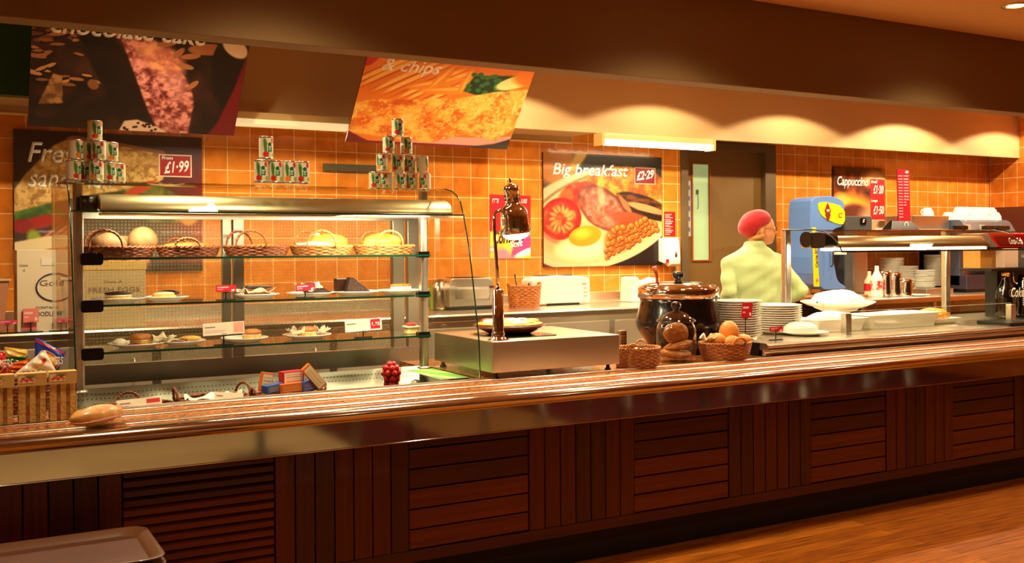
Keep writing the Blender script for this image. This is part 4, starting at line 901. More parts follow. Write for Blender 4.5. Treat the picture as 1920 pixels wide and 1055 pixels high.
M_BREADP = mat('floured_bread', rgb(158, 116, 66), .7, noise=(12, .5), col2=rgb(110, 70, 34), bump=(60, .2))
M_PASTRY = mat('flaky_pastry', rgb(240, 182, 70), .45, noise=(40, .5), col2=rgb(186, 104, 30), bump=(70, .5))
M_PASTD = mat('baked_pastry', rgb(206, 132, 44), .45, noise=(34, .5), col2=rgb(130, 62, 16), bump=(60, .5))
M_CHOC = mat('chocolate_icing', rgb(52, 24, 12), .3, bump=(60, .2)); M_CHOCC = mat('chocolate_sponge', rgb(70, 36, 18), .75, noise=(90, .5), col2=rgb(34, 16, 8), bump=(120, .8))
M_SPONGE = mat('golden_sponge', rgb(240, 190, 96), .7, noise=(80, .4), col2=rgb(214, 150, 60), bump=(90, .3)); M_CREAMF = mat('whipped_cream', rgb(250, 240, 214), .5)
M_JAM = mat('red_jam', rgb(110, 14, 16), .15, coat=.5)
zS = [1.3795, 1.1775, .9725]
# ---- top shelf: five low baskets of bread and pasties
bsk = []
for i, (p0, p1, hd, mt) in enumerate([(150, 292, 198, M_WICKD), (293, 412, 350, M_WICKD), (420, 542, 470, M_WICKD), (545, 660, 601, M_WICK), (664, 776, 728, M_WICK)]):
    x = (atx(p0, -1.99, 470)+atx(p1, -1.99, 470))/2; w_ = (atx(p1, -1.99, 470)-atx(p0, -1.99, 470))/2*.97
    xh = atx(hd, -2.08, 470)-x; ang = -math.acos(max(-1, min(1, xh/w_)))
    hh = .085 if i != 1 else .05
    basket('bread_basket', ['dark wicker tray basket of brown rolls at the left end of the top shelf', 'low wicker tray basket with a flat savoury bake, second on the top shelf', 'dark wicker tray basket with tall double handles in the middle of the top shelf', 'wicker tray basket holding a pasty on white paper on the top shelf', 'wicker tray basket heaped with golden pasties at the right end of the top shelf'][i],
           'basket', (x, -1.985, zS[0]), w_, .115, .045, (ang, -ang), mt, 6, .86, 'baskets on the top glass shelf', hh=hh, hw=.07 if i != 1 else .055)
X0 = [(atx(a, -1.99, 470)+atx(c, -1.99, 470))/2 for a, c in ((150, 292), (293, 412), (420, 542), (545, 660), (664, 776))]
food('bread_roll', 'large round floury brown loaf leaning at the right of the left basket', 'bread', (atx(268, -1.96), -1.965, zS[0]+.077), (.066, .05, .062), M_BREADP, .05, 3, 1, group='rolls in the left basket', tilty=.2)
food('bread_roll', 'round brown loaf behind the handle of the left basket', 'bread', (atx(205, -2.0), -2.0, zS[0]+.062), (.075, .04, .048), M_BREADP, .05, 3, 2, group='rolls in the left basket')
food('bread_roll', 'dark brown loaf lying at the back of the left basket', 'bread', (atx(232, -1.92), -1.905, zS[0]+.055), (.09, .035, .044), M_BREADP, .05, 3, 3, group='rolls in the left basket')
food('savoury_bake', 'flat browned cheese bake lying in the second basket of the top shelf', 'pastry', (X0[1], -1.985, zS[0]+.05), (.115, .085, .018), M_PASTD, .12, 6, 4)
food('savoury_bake', 'pale flat bread in the basket with double handles on the top shelf', 'pastry', (X0[2]+.02, -1.985, zS[0]+.042), (.10, .08, .015), M_PASTRY, .1, 6, 5)
food('pasty', 'golden pasty behind white paper in the fourth basket of the top shelf', 'pastry', (X0[3]+.035, -1.97, zS[0]+.066), (.105, .06, .042), M_PASTRY, .12, 7, 6)
food('pasty', 'large golden pasty in front in the right basket of the top shelf', 'pastry', (X0[4]-.02, -2.0, zS[0]+.062), (.105, .055, .045), M_PASTRY, .12, 7, 7, group='pasties in the right basket')
food('pasty', 'browner pasty tucked at the back of the right basket of the top shelf', 'pastry', (X0[4]+.045, -1.93, zS[0]+.062), (.085, .05, .045), M_PASTD, .12, 7, 8, group='pasties in the right basket')
def crumple(name, label, cat, c, sx, sy, h, seed, m=None, rz=0, parent=None, n=16, tri=False):
    r = random.Random(seed); ph = [r.uniform(0, 6) for _ in range(6)]
    def fn(u, v):
        x, y = (u-.5)*sx, (v-.5)*sy; e = max(abs(u-.5), abs(v-.5))*2
        z = h*(e**2)*(.6+.4*math.sin(9*u+ph[0])*math.cos(8*v+ph[1]))+.12*h*math.sin(17*u+ph[2])*math.sin(15*v+ph[3])+.0015
        p = rotz(rz) @ Vector((x*(1-.15*e*math.sin(5*u+ph[4])), y, max(z, .001))); return (p.x+c[0], p.y+c[1], p.z+c[2])
    b = MB(); b.sheet(fn, n, n); o = mk(name, b, m or M_WAX, parent, solid=.0006)
    return tag(o, label, cat) if parent is None else o
b = MB(); x = X0[3]-.03; yv = -2.05
b.sheet(lambda u, v: (x-.1+.2*u, yv+.08*v+.004*math.sin(14*u), zS[0]+.046+.06*(1-abs(u-.55)*1.7)*(v)+.012*math.sin(9*u+2)*v), 18, 8); o = mk('greaseproof_sheet', b, M_WAX, solid=.0008); tag(o, 'folded sheet of white paper in the fourth basket of the top shelf', 'paper')
b = MB(); b.add([(x-.12, yv, zS[0]+.05), (x-.075, yv+.02, zS[0]+.05), (x-.125, yv+.01, zS[0]+.10)], [(0, 1, 2)]); 
# ---- plates with cakes
ORD = 'topmost,second,third,fourth,fifth,sixth,seventh,eighth,ninth,tenth,eleventh,twelfth,thirteenth,fourteenth,fifteenth,sixteenth,seventeenth,eighteenth,nineteenth,twentieth,twenty-first,twenty-second,twenty-third,twenty-fourth,twenty-fifth,twenty-sixth'.split(',')
def ordl(k, n): j = n-1-k; return ORD[0] if j == 0 else ORD[j]+' from top'
def plate(name, label, c, r, group, cat='plate', h=.02):
    t_ = thing(name, label, cat, c, group)
    b = MB(); b.lathe([(0, .002), (r*.5, .002), (r*.54, 0), (r*.6, 0), (r*.66, .004), (r*.98, h-.003), (r, h), (r*.97, h+.001), (r*.64, .008), (r*.5, .005), (0, .005)], (0, 0, 0), 40); mk('dish', b, M_CHINA, t_, world=False)
    b = MB(); b.lathe([(r*.90, h-.0015), (r*.93, h-.0002), (r*.96, h+.0012)], (0, 0, 0), 40); mk('rim_band', b, M_CHINA, t_, world=False); return t_
G2, G3 = 'cake plates on the middle shelf', 'scone plates on the bottom shelf'
yP = -1.985
def pl(px, w_px, lv, label, grp):
    x = atx(px, yP, 550); k = FPX/((x-CAM[0])*math.sin(YAW)+(yP-CAM[1])*math.cos(YAW))
    plate('side_plate', label, (x, yP, zS[lv]+.001), w_px/2/k, grp); return x
x = pl(222, 98, 1, 'white plate with an iced doughnut at the left end of the middle shelf', G2)
cake = thing('iced_doughnut', 'chocolate topped cream doughnut on the leftmost plate of the middle shelf', 'cake', (x, yP, zS[1]+.008))
b = MB(); b.ell((x, yP, zS[1]+.02), (.060, .045, .014), 24, 0, .03, 3, 1); mk('dough', b, M_SPONGE, cake)
b = MB(); b.ell((x, yP, zS[1]+.032), (.057, .043, .010), 24, 0, .15, 9, 2); mk('cream_filling', b, M_CREAMF, cake)
b = MB(); b.ell((x, yP, zS[1]+.041), (.060, .045, .009), 24, 0, .05, 5, 3); mk('icing', b, M_CHOC, cake)
x = pl(311, 84, 1, 'white plate with a pale iced finger, second on the middle shelf', G2)
cake = thing('iced_finger', 'pale iced sponge finger with a dark back on the second plate', 'cake', (x, yP, zS[1]+.008))
b = MB(); b.ell((x-.01, yP-.01, zS[1]+.022), (.055, .04, .016), 22, 0, .04, 3, 1); mk('dough', b, M_SPONGE, cake)
b = MB(); b.ell((x-.012, yP-.012, zS[1]+.033), (.048, .036, .010), 22, 0, .08, 5, 3); mk('icing', b, mat('pink_icing', rgb(240, 196, 150), .35, coat=.3), cake)
b = MB(); b.ell((x+.02, yP+.03, zS[1]+.036), (.045, .025, .014), 22, 0, .06, 5, 9); mk('chocolate_end', b, M_CHOC, cake)
def tagcard(label, px, py0, py1, w_px, Y, zb, text_='', col=(190, 20, 40), rise=0., lean=0., grp='red price tags on black stands', white=False, pbox=None, cat='price tag', basew=.045, dn=None):
    x = atx(px, Y, (py0+py1)/2); k = FPX/((x-CAM[0])*math.sin(YAW)+(Y-CAM[1])*math.cos(YAW))
    z1, z0 = P(px, py0, Y=Y)[2], P(px, py1, Y=Y)[2]; w_ = w_px/k/math.cos(.25)*.98
    t_ = thing('price_tag', label, cat, (x, Y, zb), grp)
    if white: col = (246, 230, 206)
    cv = Cv(60, 26, col, w_/max(z1-z0, .01))
    if white:
        cv.rect(.05, .62, .3, .68, (120, 90, 90)); cv.rect(.05, .35, .55, .38, (190, 160, 150)); cv.rect(.05, .22, .5, .25, (190, 160, 150))
        if pbox: cv.rect(pbox[0], .12, pbox[1], .92, pbox[2] if len(pbox) > 2 else (206, 24, 40))
    else:
        cv.rect(.08, .62, .62, .72, (240, 210, 210)); cv.rect(.08, .34, .35, .42, (240, 200, 200)); cv.ell(.84, .24, .09, .13, (245, 225, 225), 20, .3)
    R = Vector((1, 0, rise)).normalized(); U = Vector((lean, .15, 1)).normalized()
    o_ = Vector((x, Y, z0))-R*w_/2
    art('card_face', cv, plane_fn(o_+Vector((0, -.0016, 0)), R, U, w_, z1-z0), t_, .45)
    b = MB(); q = [o_, o_+R*w_, o_+R*w_+U*(z1-z0), o_+U*(z1-z0)]; b.add([tuple(p+Vector((0, .0, 0))) for p in q]+[tuple(p+Vector((0, .0015, 0))) for p in q], [(0, 1, 2, 3), (7, 6, 5, 4), (0, 4, 5, 1), (1, 5, 6, 2), (2, 6, 7, 3), (3, 7, 4, 0)]); mk('card', b, mat('card_back', rgb(210, 190, 170), .6) if white else M_RED, t_)
    if zb < z0-.006:
        b = MB(); b.tube([(x, Y+.008, zb+.003), (x+lean*.0, Y+.006, z0+.006)], .0028, 8); b.box(x-.012, x+.012, Y-.001, Y+.012, z0-.004, z0+.006); mk('stem', b, M_BLACK, t_)
        b = MB(); b.rbox(x-basew, x+basew, Y-.006, Y+.02, zb, zb+.004, .005); mk('foot', b, M_BLACK, t_)
    if text_: text('lettering', text_, o_+R*w_*.72+U*(z1-z0)*.36+Vector((0, -.003, 0)), R, U, w_*.22, (z1-z0)*.3, M_TXT, t_, .1, bold=.03)
    return t_
tagcard('small red price tag on the middle shelf left of the chocolate loaf', 424, 534, 547, 37, -2.11, zS[1]+.0005, rise=-.0)
x = pl(482, 84, 1, 'white plate with a chocolate topped loaf on the middle shelf', G2)
cake = thing('chocolate_loaf', 'brown loaf cake with a dark chocolate top in a paper case', 'cake', (x, yP, zS[1]+.008))
b = MB(); b.prism([(x-.045, zS[1]+.010), (x+.045, zS[1]+.010), (x+.075, zS[1]+.05), (x-.07, zS[1]+.05)], yP-.035, yP+.04, 'y'); mk('sponge', b, mat('loaf_brown', rgb(150, 84, 40), .7, noise=(60, .4), col2=rgb(110, 56, 24)), cake, bevel=.006)
b = MB(); b.ell((x, yP, zS[1]+.052), (.078, .045, .011), 22, 0, .05, 4, 5); mk('icing', b, M_CHOC, cake)
crumple('paper_case', 'crumpled paper case round the chocolate loaf', 'paper', (x, yP, zS[1]+.0225), .15, .12, .03, 3, rz=.3, parent=cake)
tagcard('red price tag on a black stand in front of the chocolate cake wedges', 573, 532, 545, 38, -2.12, zS[1]+.0005, rise=.06)
x = pl(582, 92, 1, 'white plate with a dark cake slice and paper on the middle shelf', G2)
def wedge(name, label, c, L, Wd, H, rz, group):
    t_ = thing(name, label, 'cake', c, group, rz)
    for j, (y0, y1, m_) in enumerate(((-Wd/2, -Wd*.04, M_CHOCC), (-Wd*.04, Wd*.04, M_CHOC), (Wd*.04, Wd*.42, M_CHOCC), (Wd*.42, Wd/2, M_CHOC))):
        b = MB(); b.prism([(-L/2, 0), (-L*.36, H), (-L*.22, H*.98), (L/2, H*.06), (L/2, 0)], y0, y1, 'y'); mk(['sponge_layer', 'filling', 'sponge_layer', 'icing'][j], b, m_, t_, world=False, bevel=.002)
    return t_
wedge('chocolate_cake_slice', 'dark chocolate cake wedge behind the red tag, on the left of the two wedge plates', (x+.045, yP, zS[1]+.010), .15, .07, .058, -.15, 'chocolate cake slices')
crumple('greaseproof_sheet', 'crumpled paper beside the left chocolate wedge', 'paper', (x-.02, yP-.01, zS[1]+.0225), .11, .10, .05, 8, rz=.2)
x = pl(668, 94, 1, 'white plate with a tall chocolate wedge, right of the slice plate', G2)
wedge('chocolate_cake_slice', 'tall dark chocolate cake wedge with its point to the right', (x-.0, yP-.02, zS[1]+.010), .13, .06, .082, -.1, 'chocolate cake slices')
b = MB(); b.box(x-.095, x-.035, yP+.03, yP+.07, zS[1]+.02, zS[1]+.085); o = mk('chocolate_square', b, M_CHOC, bevel=.004); tag(o, 'dark chocolate square standing behind the tall chocolate wedge', 'cake')
x = pl(748, 86, 1, 'white plate with a cream slice at the right end of the middle shelf', G2)
cake = thing('cream_slice', 'golden pastry slice with a white cream layer at the right of the middle shelf', 'cake', (x, yP, zS[1]+.009))
for j, (z0, z1, m_, nm) in enumerate(((.009, .022, M_PASTRY, 'pastry_layer'), (.022, .038, M_CREAMF, 'cream_filling'), (.038, .05, M_PASTD, 'pastry_layer'))):
    b = MB(); b.prism([(-.06+x, yP-.03), (x+.055, yP-.035), (x+.05, yP+.03), (x-.02, yP+.04)], zS[1]+z0, zS[1]+z1, 'z'); mk(nm, b, m_, cake, bevel=.003)
# bottom shelf
def scone(name, label, c, r, cut=True, group='scones on the bottom shelf'):
    t_ = thing(name, label, 'scone', c, group)
    b = MB(); b.lathe([(0, 0), (r*.9, 0), (r, .008), (r*.98, .018), (0, .018)], c, 24); mk('lower_half', b, M_SPONGE, t_)
    b = MB(); b.lathe([(r*.9, .018), (r*1.02, .021), (r*.9, .025)], c, 24); mk('filling', b, M_CREAMF, t_)
    b = MB(); b.lathe([(0, .024), (r*.96, .024), (r, .030), (r*.92, .042), (r*.6, .048), (0, .050)], c, 24); mk('crust_top', b, M_CRUST, t_); return t_
x = pl(256, 104, 2, 'white plate with a golden scone and dark jam at the left of the bottom shelf', G3)
scone('scone', 'golden round scone on the leftmost plate of the bottom shelf', (x+.02, yP+.01, zS[2]+.010), .05)
food('jam_pot', 'dark pool of jam beside the scone on the leftmost plate', 'jam', (x-.02, yP-.045, zS[2]+.014), (.035, .02, .008), M_JAM, .03)
food('cream_portion', 'small butter portion on the left edge of the leftmost scone plate', 'butter', (x-.075, yP-.01, zS[2]+.026), (.03, .022, .018), M_CREAMF, .1)
crumple('paper_napkin', 'crumpled white napkin between the two left plates of the bottom shelf', 'napkin', (x+.115, yP-.03, zS[2]+.022), .09, .08, .04, 5)
x = pl(342, 84, 2, 'white plate with a cut scone and jam, second on the bottom shelf', G3)
food('jam_pot', 'dark jam square on the second plate of the bottom shelf', 'jam', (x-.025, yP-.03, zS[2]+.017), (.04, .025, .010), M_JAM, .03)
food('scone_half', 'flat pale scone half on the second plate of the bottom shelf', 'scone', (x+.035, yP+.01, zS[2]+.028), (.05, .04, .012), M_SPONGE, .05)
tagcard('wide white price card shining under the lamp on the bottom shelf', 420, 604, 627, 76, -2.11, zS[2]+.0005, white=True, pbox=(.74, .97, (236, 170, 150)), grp='white price cards on the bottom shelf', rise=.03)
x = pl(458, 88, 2, 'white plate with a cut bun half hidden behind the shining white card', G3)
scone('scone', 'cut golden bun at the right of the shining white card', (x+.035, yP, zS[2]+.010), .045)
x = pl(575, 92, 2, 'white plate with a wrapped scone in the middle of the bottom shelf', G3)
scone('scone', 'golden scone in paper in the middle of the bottom shelf', (x, yP, zS[2]+.010), .047)
crumple('greaseproof_sheet', 'crumpled paper left of the middle scone', 'paper', (x-.065, yP-.02, zS[2]+.022), .07, .08, .045, 12); crumple('greaseproof_sheet', 'crumpled paper right of the middle scone', 'paper', (x+.075, yP, zS[2]+.022), .07, .08, .04, 14)
t_ = tagcard('white price card with a red price square on the bottom shelf', 682, 598, 620, 72, -2.11, zS[2]+.0005, '1.75', white=True, pbox=(.68, .96), grp='white price cards on the bottom shelf', rise=.04)
x = atx(771, -2.02, 615)
tub = thing('spread_tub', 'small yellow tub with a red pot on top at the bottom shelf end', 'tub', (x, -2.02, zS[2]))
b = MB(); b.rbox(x-.032, x+.032, -2.045, -1.995, zS[2]+.001, zS[2]+.034, .008); mk('pot', b, mat('tub_yellow', rgb(236, 214, 140), .4), tub, bevel=.002)
b = MB(); b.rbox(x-.040, x+.040, -2.052, -1.988, zS[2]+.034, zS[2]+.040, .008); mk('lid', b, M_WHITE, tub)
b = MB(); b.lathe([(0, .040), (.024, .040), (.030, .048), (.030, .054), (0, .055)], (x, -2.02, zS[2]), 22); mk('jam_pot', b, mat('pot_red', rgb(200, 50, 40), .35), tub)
# ---- in the chilled well
zW = .681
def wellx(px, y): return atx(px, y, 735)
basket('bread_basket', 'dark oval wicker basket in the well behind the bagged baguette', 'basket', (wellx(250, -2.38), -2.38, zW), .155, .13, .085, (-PI/2+.25, PI/2), M_WICKD, 8, .8, 'baskets in the chilled well', hh=.05, hw=.045)
basket('bread_basket', 'wicker basket with a curved handle in the middle of the well', 'basket', (wellx(398, -2.36), -2.36, zW), .15, .12, .092, (.35, PI), M_WICKD, 8, .8, 'baskets in the chilled well', hh=.06, hw=.05)
basket('bread_basket', 'wicker basket full of snack boxes at the right of the well', 'basket', (wellx(542, -2.36), -2.36, zW), .155, .12, .088, (0, PI), M_WICKD, 8, .8, 'baskets in the chilled well', hh=.04, hw=.04)
for (px, y, z, lb) in ((262, -2.60, .795, 'white card with a red corner lying on the well edge beside the baguette'), (430, -2.59, .80, 'white card lying against the well edge below the curved handle')):
    x = atx(px, y, 745); cv = Cv(60, 16, (240, 226, 200), 5); cv.rect(.08, .4, .3, .55, (150, 110, 110))
    if px < 300: cv.rect(.66, .25, .95, .85, (206, 30, 40))
    t_ = thing('price_card', lb, 'price card', (x, y, z))
    R = Vector((1, 0, .03 if px < 300 else -.12)); U = Vector((0, .5, 1)).normalized(); w_ = .17 if px < 300 else .12
    art('card_face', cv, plane_fn((x-w_/2, y, z), R, U, w_, .03), t_, .5)
    b = MB(); o_ = Vector((x-w_/2, y+.001, z)); b.add([o_, o_+R*w_, o_+R*w_+U*.03, o_+U*.03, o_+Vector((0, .0012, 0)), o_+R*w_+Vector((0, .0012, 0)), o_+R*w_+U*.03+Vector((0, .0012, 0)), o_+U*.03+Vector((0, .0012, 0))], [(0, 1, 2, 3), (7, 6, 5, 4), (0, 4, 5, 1), (1, 5, 6, 2), (2, 6, 7, 3), (3, 7, 4, 0)]); mk('card', b, M_PAPER, t_)
crumple('paper_napkin', 'white paper lining folded in the middle well basket', 'napkin', (wellx(380, -2.36), -2.36, .755), .16, .12, .03, 21); crumple('paper_napkin', 'pointed white paper beside the curved handle in the well', 'napkin', (wellx(440, -2.4), -2.4, .755), .08, .08, .05, 23)
def snack_box(label, px, py, Y, dims, rz, ry, cols, grp='small snack boxes in the well'):
    c = P(px, py, Y=Y); L, D, H = dims
    M_ = Matrix.Translation(Vector(c)) @ Matrix.Rotation(rz, 4, 'Z') @ Matrix.Rotation(ry, 4, 'Y')
    t_ = thing('snack_box', label, 'box', tuple(c), grp)
    b = MB(); b.box(-L/2, L/2, -D/2, D/2, -H/2, H/2, M=M_); mk('carton', b, mat('carton_%d_%d_%d' % cols[0], rgb(*cols[0]), .45), t_, bevel=.0012)
    cv = Cv(40, 24, cols[1], L/H); 
    for k in range(4): cv.rect(.1, .16+.2*k, .9, .22+.2*k, cols[2], .8)
    art('print', cv, lambda u, v: M_ @ Vector((-L*.44+u*L*.88, -D/2-.0006, -H*.42+v*H*.84)), t_, .45); return t_
OR_, CRM, BL, RD = (226, 110, 36), (242, 224, 176), (50, 90, 160), (196, 30, 36)
snack_box('blue snack box lying at the bottom left of the snack pile', 512, 727, -2.40, (.085, .05, .035), .2, -.1, (BL, (90, 120, 180), (230, 180, 90)))
snack_box('orange snack box lying in the middle of the snack pile', 544, 726, -2.42, (.095, .05, .04), -.1, -.06, (OR_, (236, 130, 50), (250, 190, 110)))
snack_box('blue snack box lying under the leaning box at the right of the pile', 577, 722, -2.40, (.075, .05, .045), .1, -.2, (BL, (80, 110, 180), (220, 130, 120)))
snack_box('orange and cream snack box standing at the left of the pile', 498, 716, -2.36, (.05, .03, .085), .1, .2, (OR_, CRM, (190, 130, 60)))
snack_box('red box with a white printed face on top of the snack pile', 546, 707, -2.38, (.10, .05, .058), .15, -.02, (RD, (246, 236, 214), (150, 120, 100)))
snack_box('long orange and cream snack box leaning at the right of the pile', 588, 706, -2.42, (.125, .03, .045), .0, .87, (OR_, CRM, (170, 120, 50)))
# strawberries in a sundae glass
x = atx(733, -2.42, 700); gl = thing('sundae_glass', 'fluted sundae glass full of strawberries at the right of the well', 'glass', (x, -2.42, zW))
b = MB(); b.lathe([(.03, 0), (.032, .004), (.02, .03), (.03, .08), (.046, .155), (.05, .17)], (0, 0, 0), 16); b.lathe([(.0, .004), (.028, .006)], (0, 0, 0), 16)
mk('fluted_bowl', b, glass('sundae', (.93, .86, .8), 3.0), gl, world=False)
M_STR = mat('strawberry', rgb(206, 32, 24), .25, noise=(80, .4), col2=rgb(160, 16, 14))
k = 0
for z, n_, rr in ((.045, 2, .006), (.072, 4, .014), (.098, 5, .022), (.124, 6, .028), (.150, 7, .033), (.172, 6, .026), (.188, 3, .012)):
    for i in range(n_):
        a = 2*PI*i/n_+z*20; k += 1
        food('strawberry', 'red strawberry in the sundae glass', 'strawberry', (x+rr*math.cos(a), -2.42+rr*math.sin(a), zW+z), (.0155, .0155, .017), M_STR, .08, 3, k, 10, group='strawberries in the sundae glass')
# green leaflets right of the post
cv = Cv(60, 40, (90, 150, 60), 1.5); cv.poly([(0, .4), (.3, .0), (.6, 0), (0, .8)], (170, 200, 110), 2); cv.poly([(.3, 1), (1, .3), (1, .6), (.6, 1)], (150, 190, 90), 2)
A, B2, C2, D2 = P(800, 691, Z=.807), P(872, 706, Z=.807), P(856, 695, Z=.807), P(795, 688, Z=.807)
A = Vector((-1.30, -2.50, .8035)); b = MB(); b.box(-1.16, -1.022, -2.56, -2.16, .8005, .8035); o = mk('leaflet_pad', b, M_PAPER); tag(o, 'green printed leaflet lying on the counter by the right post', 'leaflet')
art('print', cv, plane_fn((-1.16, -2.56, .804), (1, 0, 0), (0, 1, 0), .138, .40), o)
# ================================================================== left end of the counter
M_FILM = glass('cling_film', (.97, .97, .95)); M_CARDB = mat('kraft_card', rgb(206, 166, 92), .6)
def sandwich_pack(label, px0, px1, seed):
    Yf = -2.865; x0, x1 = atx(px0, Yf, 790), atx(px1, Yf, 790)-.006; z0 = ZT+.004; H = .175; D = .09
    t_ = thing('sandwich_pack', label, 'sandwich', ((x0+x1)/2, Yf+.05, ZT), 'wedge sandwich packs')
    w_ = x1-x0; n = 5; fr = [.0, .27, .40, .64, .78, 1.0]
    for k in range(n):
        a, c = x0+.004+(w_-.008)*fr[k], x0+.004+(w_-.008)*fr[k+1]
        b = MB(); b.prism([(Yf+.003, z0+.003), (Yf+.003, z0+H*.78), (Yf+D, z0+.003)], a+.0005, c-.0005, 'x')
        mk('bread_slice' if k % 2 == 0 else 'filling', b, mat('wholemeal', rgb(250, 214, 136), .75, noise=(60, .4), col2=rgb(224, 176, 96), bump=(90, .5)) if k % 2 == 0 else mat('salad_filling', rgb(160, 76, 50), .6, noise=(50, .3), col2=rgb(176, 160, 70)), t_)
    b = MB(); b.box(x0, x1, Yf-.001, Yf+.001, z0, z0+H); b.add([(x0, Yf, z0), (x0, Yf, z0+H), (x0, Yf+D+.01, z0)], [(0, 1, 2)]); b.add([(x1, Yf, z0), (x1, Yf, z0+H), (x1, Yf+D+.01, z0)], [(0, 1, 2)]); mk('clear_wrap', b, M_FILM, t_)
    b = MB(); b.box(x0, x1, Yf-.003, Yf-.0015, z0+H*.76, z0+H); b.box(x0, x1, Yf-.002, Yf+.05, z0+H, z0+H+.002); cd_ = mk('card_band', b, M_CARDB, t_)
    cv = Cv(40, 20, (236, 214, 180), 2); 
    for k in range(7): cv.ell(.15+.12*k, .3+.3*((k*seed) % 3)/2, .1, .2, (200, 50, 40) if k % 2 else (226, 110, 70), 20*k, .3)
    cv.ell(.7, .85, .3, .15, (120, 150, 50), 0, .4)
    art('picture_label', cv, plane_fn((x0+.004, Yf-.0036, z0+H*.82), (1, 0, 0), (0, 0, 1), w_*.55, .026), cd_)
    text('lettering', 'PREPARED', (x0+w_*.25, Yf-.004, z0+H*.965), (1, 0, 0), (0, 0, 1), w_*.4, .004, mat('brown_ink', rgb(90, 50, 20), .5), t_)
sandwich_pack('sandwich pack cut off by the left edge of the picture', -30, 31, 1)
sandwich_pack('middle one of the three sandwich packs at the left end', 33, 92, 2)
sandwich_pack('right sandwich pack, next to the display case post', 92, 148, 4)
bag = thing('wrapped_baguette', 'filled baguette in clear film lying on the tray rails', 'baguette', (-2.64, -2.83, ZT+.006))
c = P(193, 778, Z=ZT+.04); ang = math.radians(38); Mr = Matrix.Rotation(ang, 4, 'Z')
b = MB(); b.ell((c[0]-.02, c[1], ZT+.042), (.115, .042, .034), 26, 0, .07, 4, 3, M=Mr); mk('bread', b, mat('baguette_crust', rgb(226, 170, 84), .45, noise=(20, .5), col2=rgb(190, 116, 40)), bag)
b = MB(); b.ell((c[0]-.02, c[1]-.006, ZT+.030), (.112, .043, .010), 26, 0, .1, 9, 3, M=Mr); mk('filling', b, mat('ham_filling', rgb(190, 110, 60), .5), bag)
b = MB(); b.ell((c[0]-.02, c[1], ZT+.042), (.122, .048, .040), 26, 0, .05, 7, 4, zmin=-.98, M=Mr)
d = Vector((math.cos(ang), math.sin(ang), 0)); pp = Vector((-math.sin(ang), math.cos(ang), 0)); e = Vector((c[0]-.02, c[1], ZT+.04))+d*.11
b.sheet(lambda u, v: tuple(e+d*(.075*u)+pp*((v-.5)*(.03+.06*u))+Vector((0, 0, .008*math.sin(14*v+3*u)*u+.0))), 8, 14); mk('film_wrap', b, glass('wrap_film', (.98, .97, .93), rough=.12), bag)
# crisp packets in a basket
basket('crisp_basket', 'wicker basket of crisp packets behind the sandwich packs', 'basket', (-2.98, -2.46, ZT+.001), .19, .14, .10, (), M_WICKD, 8, .85)
def packet(label, quad, Y, th, cv, grp='crisp packets', txt=None):
    """pillow packet; quad = four pixel corners (bl, br, tr, tl) on the plane y = Y"""
    q = [Vector(P(px, py, Y=Y)) for px, py in quad]
    def base(u, v): return (q[0]*(1-u)+q[1]*u)*(1-v)+(q[3]*(1-u)+q[2]*u)*v
    c = sum(q, Vector())/4; t_ = thing('crisp_packet', label, 'crisps', tuple(c), grp)
    def bul(u, v): return th*max(0, math.sin(PI*u)*math.sin(PI*v))**.55+.004*math.sin(19*v+7*u)*math.sin(PI*u)
    art('front_panel', cv, lambda u, v: base(u, v)+Vector((0, -bul(u, v), 0)), t_, .22, .3)
    b = MB(); b.sheet(lambda u, v: base(u, v)+Vector((0, bul(u, v)*.8, 0)), 12, 12); mk('back_panel', b, mat('foil_back', rgb(170, 170, 180), .3, .6), t_)
    if txt:
        for body, u, v, w_, h_, rs in txt:
            o_ = base(u, v)+Vector((0, -th-.004, 0)); text('lettering', body, o_, (q[1]-q[0]), (q[3]-q[0]), w_, h_, M_TXT, t_, .1, bold=.02, rise=rs)
cv = Cv(50, 60, (40, 60, 160), .9); cv.ell(.5, .5, .42, .3, (240, 230, 220), -20, .05); cv.ell(.5, .5, .39, .27, (206, 26, 40), -20, .05); cv.ell(.55, .56, .3, .17, (232, 180, 60), -20, .1); cv.rect(0, .9, 1, .96, (200, 40, 60))
packet('blue crisp packet standing beside the case post', [(62, 716), (106, 704), (124, 660), (66, 632)], -2.49, .03, cv, txt=[('WALKERS', .18, .40, .085, .03, -.02)])
cv = Cv(50, 60, (200, 24, 26), .9); cv.ell(.5, .45, .42, .3, (240, 230, 220), 10, .05); cv.ell(.5, .45, .37, .25, (206, 26, 40), 10, .05); cv.ell(.4, .52, .2, .12, (232, 180, 60), 0, .1)
packet('red crisp packet at the left edge of the picture', [(-40, 712), (14, 706), (10, 660), (-34, 655)], -2.53, .025, cv, txt=[('WALKERS', .2, .36, .09, .03, .0)])
cv = Cv(40, 40, (30, 120, 50), 1); cv.rect(0, .55, 1, 1, (232, 170, 60)); cv.ell(.3, .8, .3, .1, (240, 220, 140), 0, .3)
packet('green and yellow crisp packet leaning behind the red one', [(12, 690), (52, 680), (52, 655), (8, 650)], -2.42, .025, cv)
cv = Cv(40, 40, (214, 84, 24), 1); cv.rect(0, .0, 1, .35, (170, 30, 20))
packet('orange crisp packet lying under the green one', [(14, 706), (60, 700), (56, 672), (14, 682)], -2.47, .02, cv)
cv = Cv(60, 60, (236, 226, 206), 1); cv.ell(.62, .62, .14, .12, (226, 150, 60), 0, .3); cv.ell(.7, .66, .08, .13, (196, 24, 34), -60, .15); cv.ell(.4, .4, .12, .1, (232, 190, 120), 0, .5)
for k in range(4): cv.rect(.12+.12*k, .12, .2+.12*k, .28+.02*k, (100, 100, 160), .7)
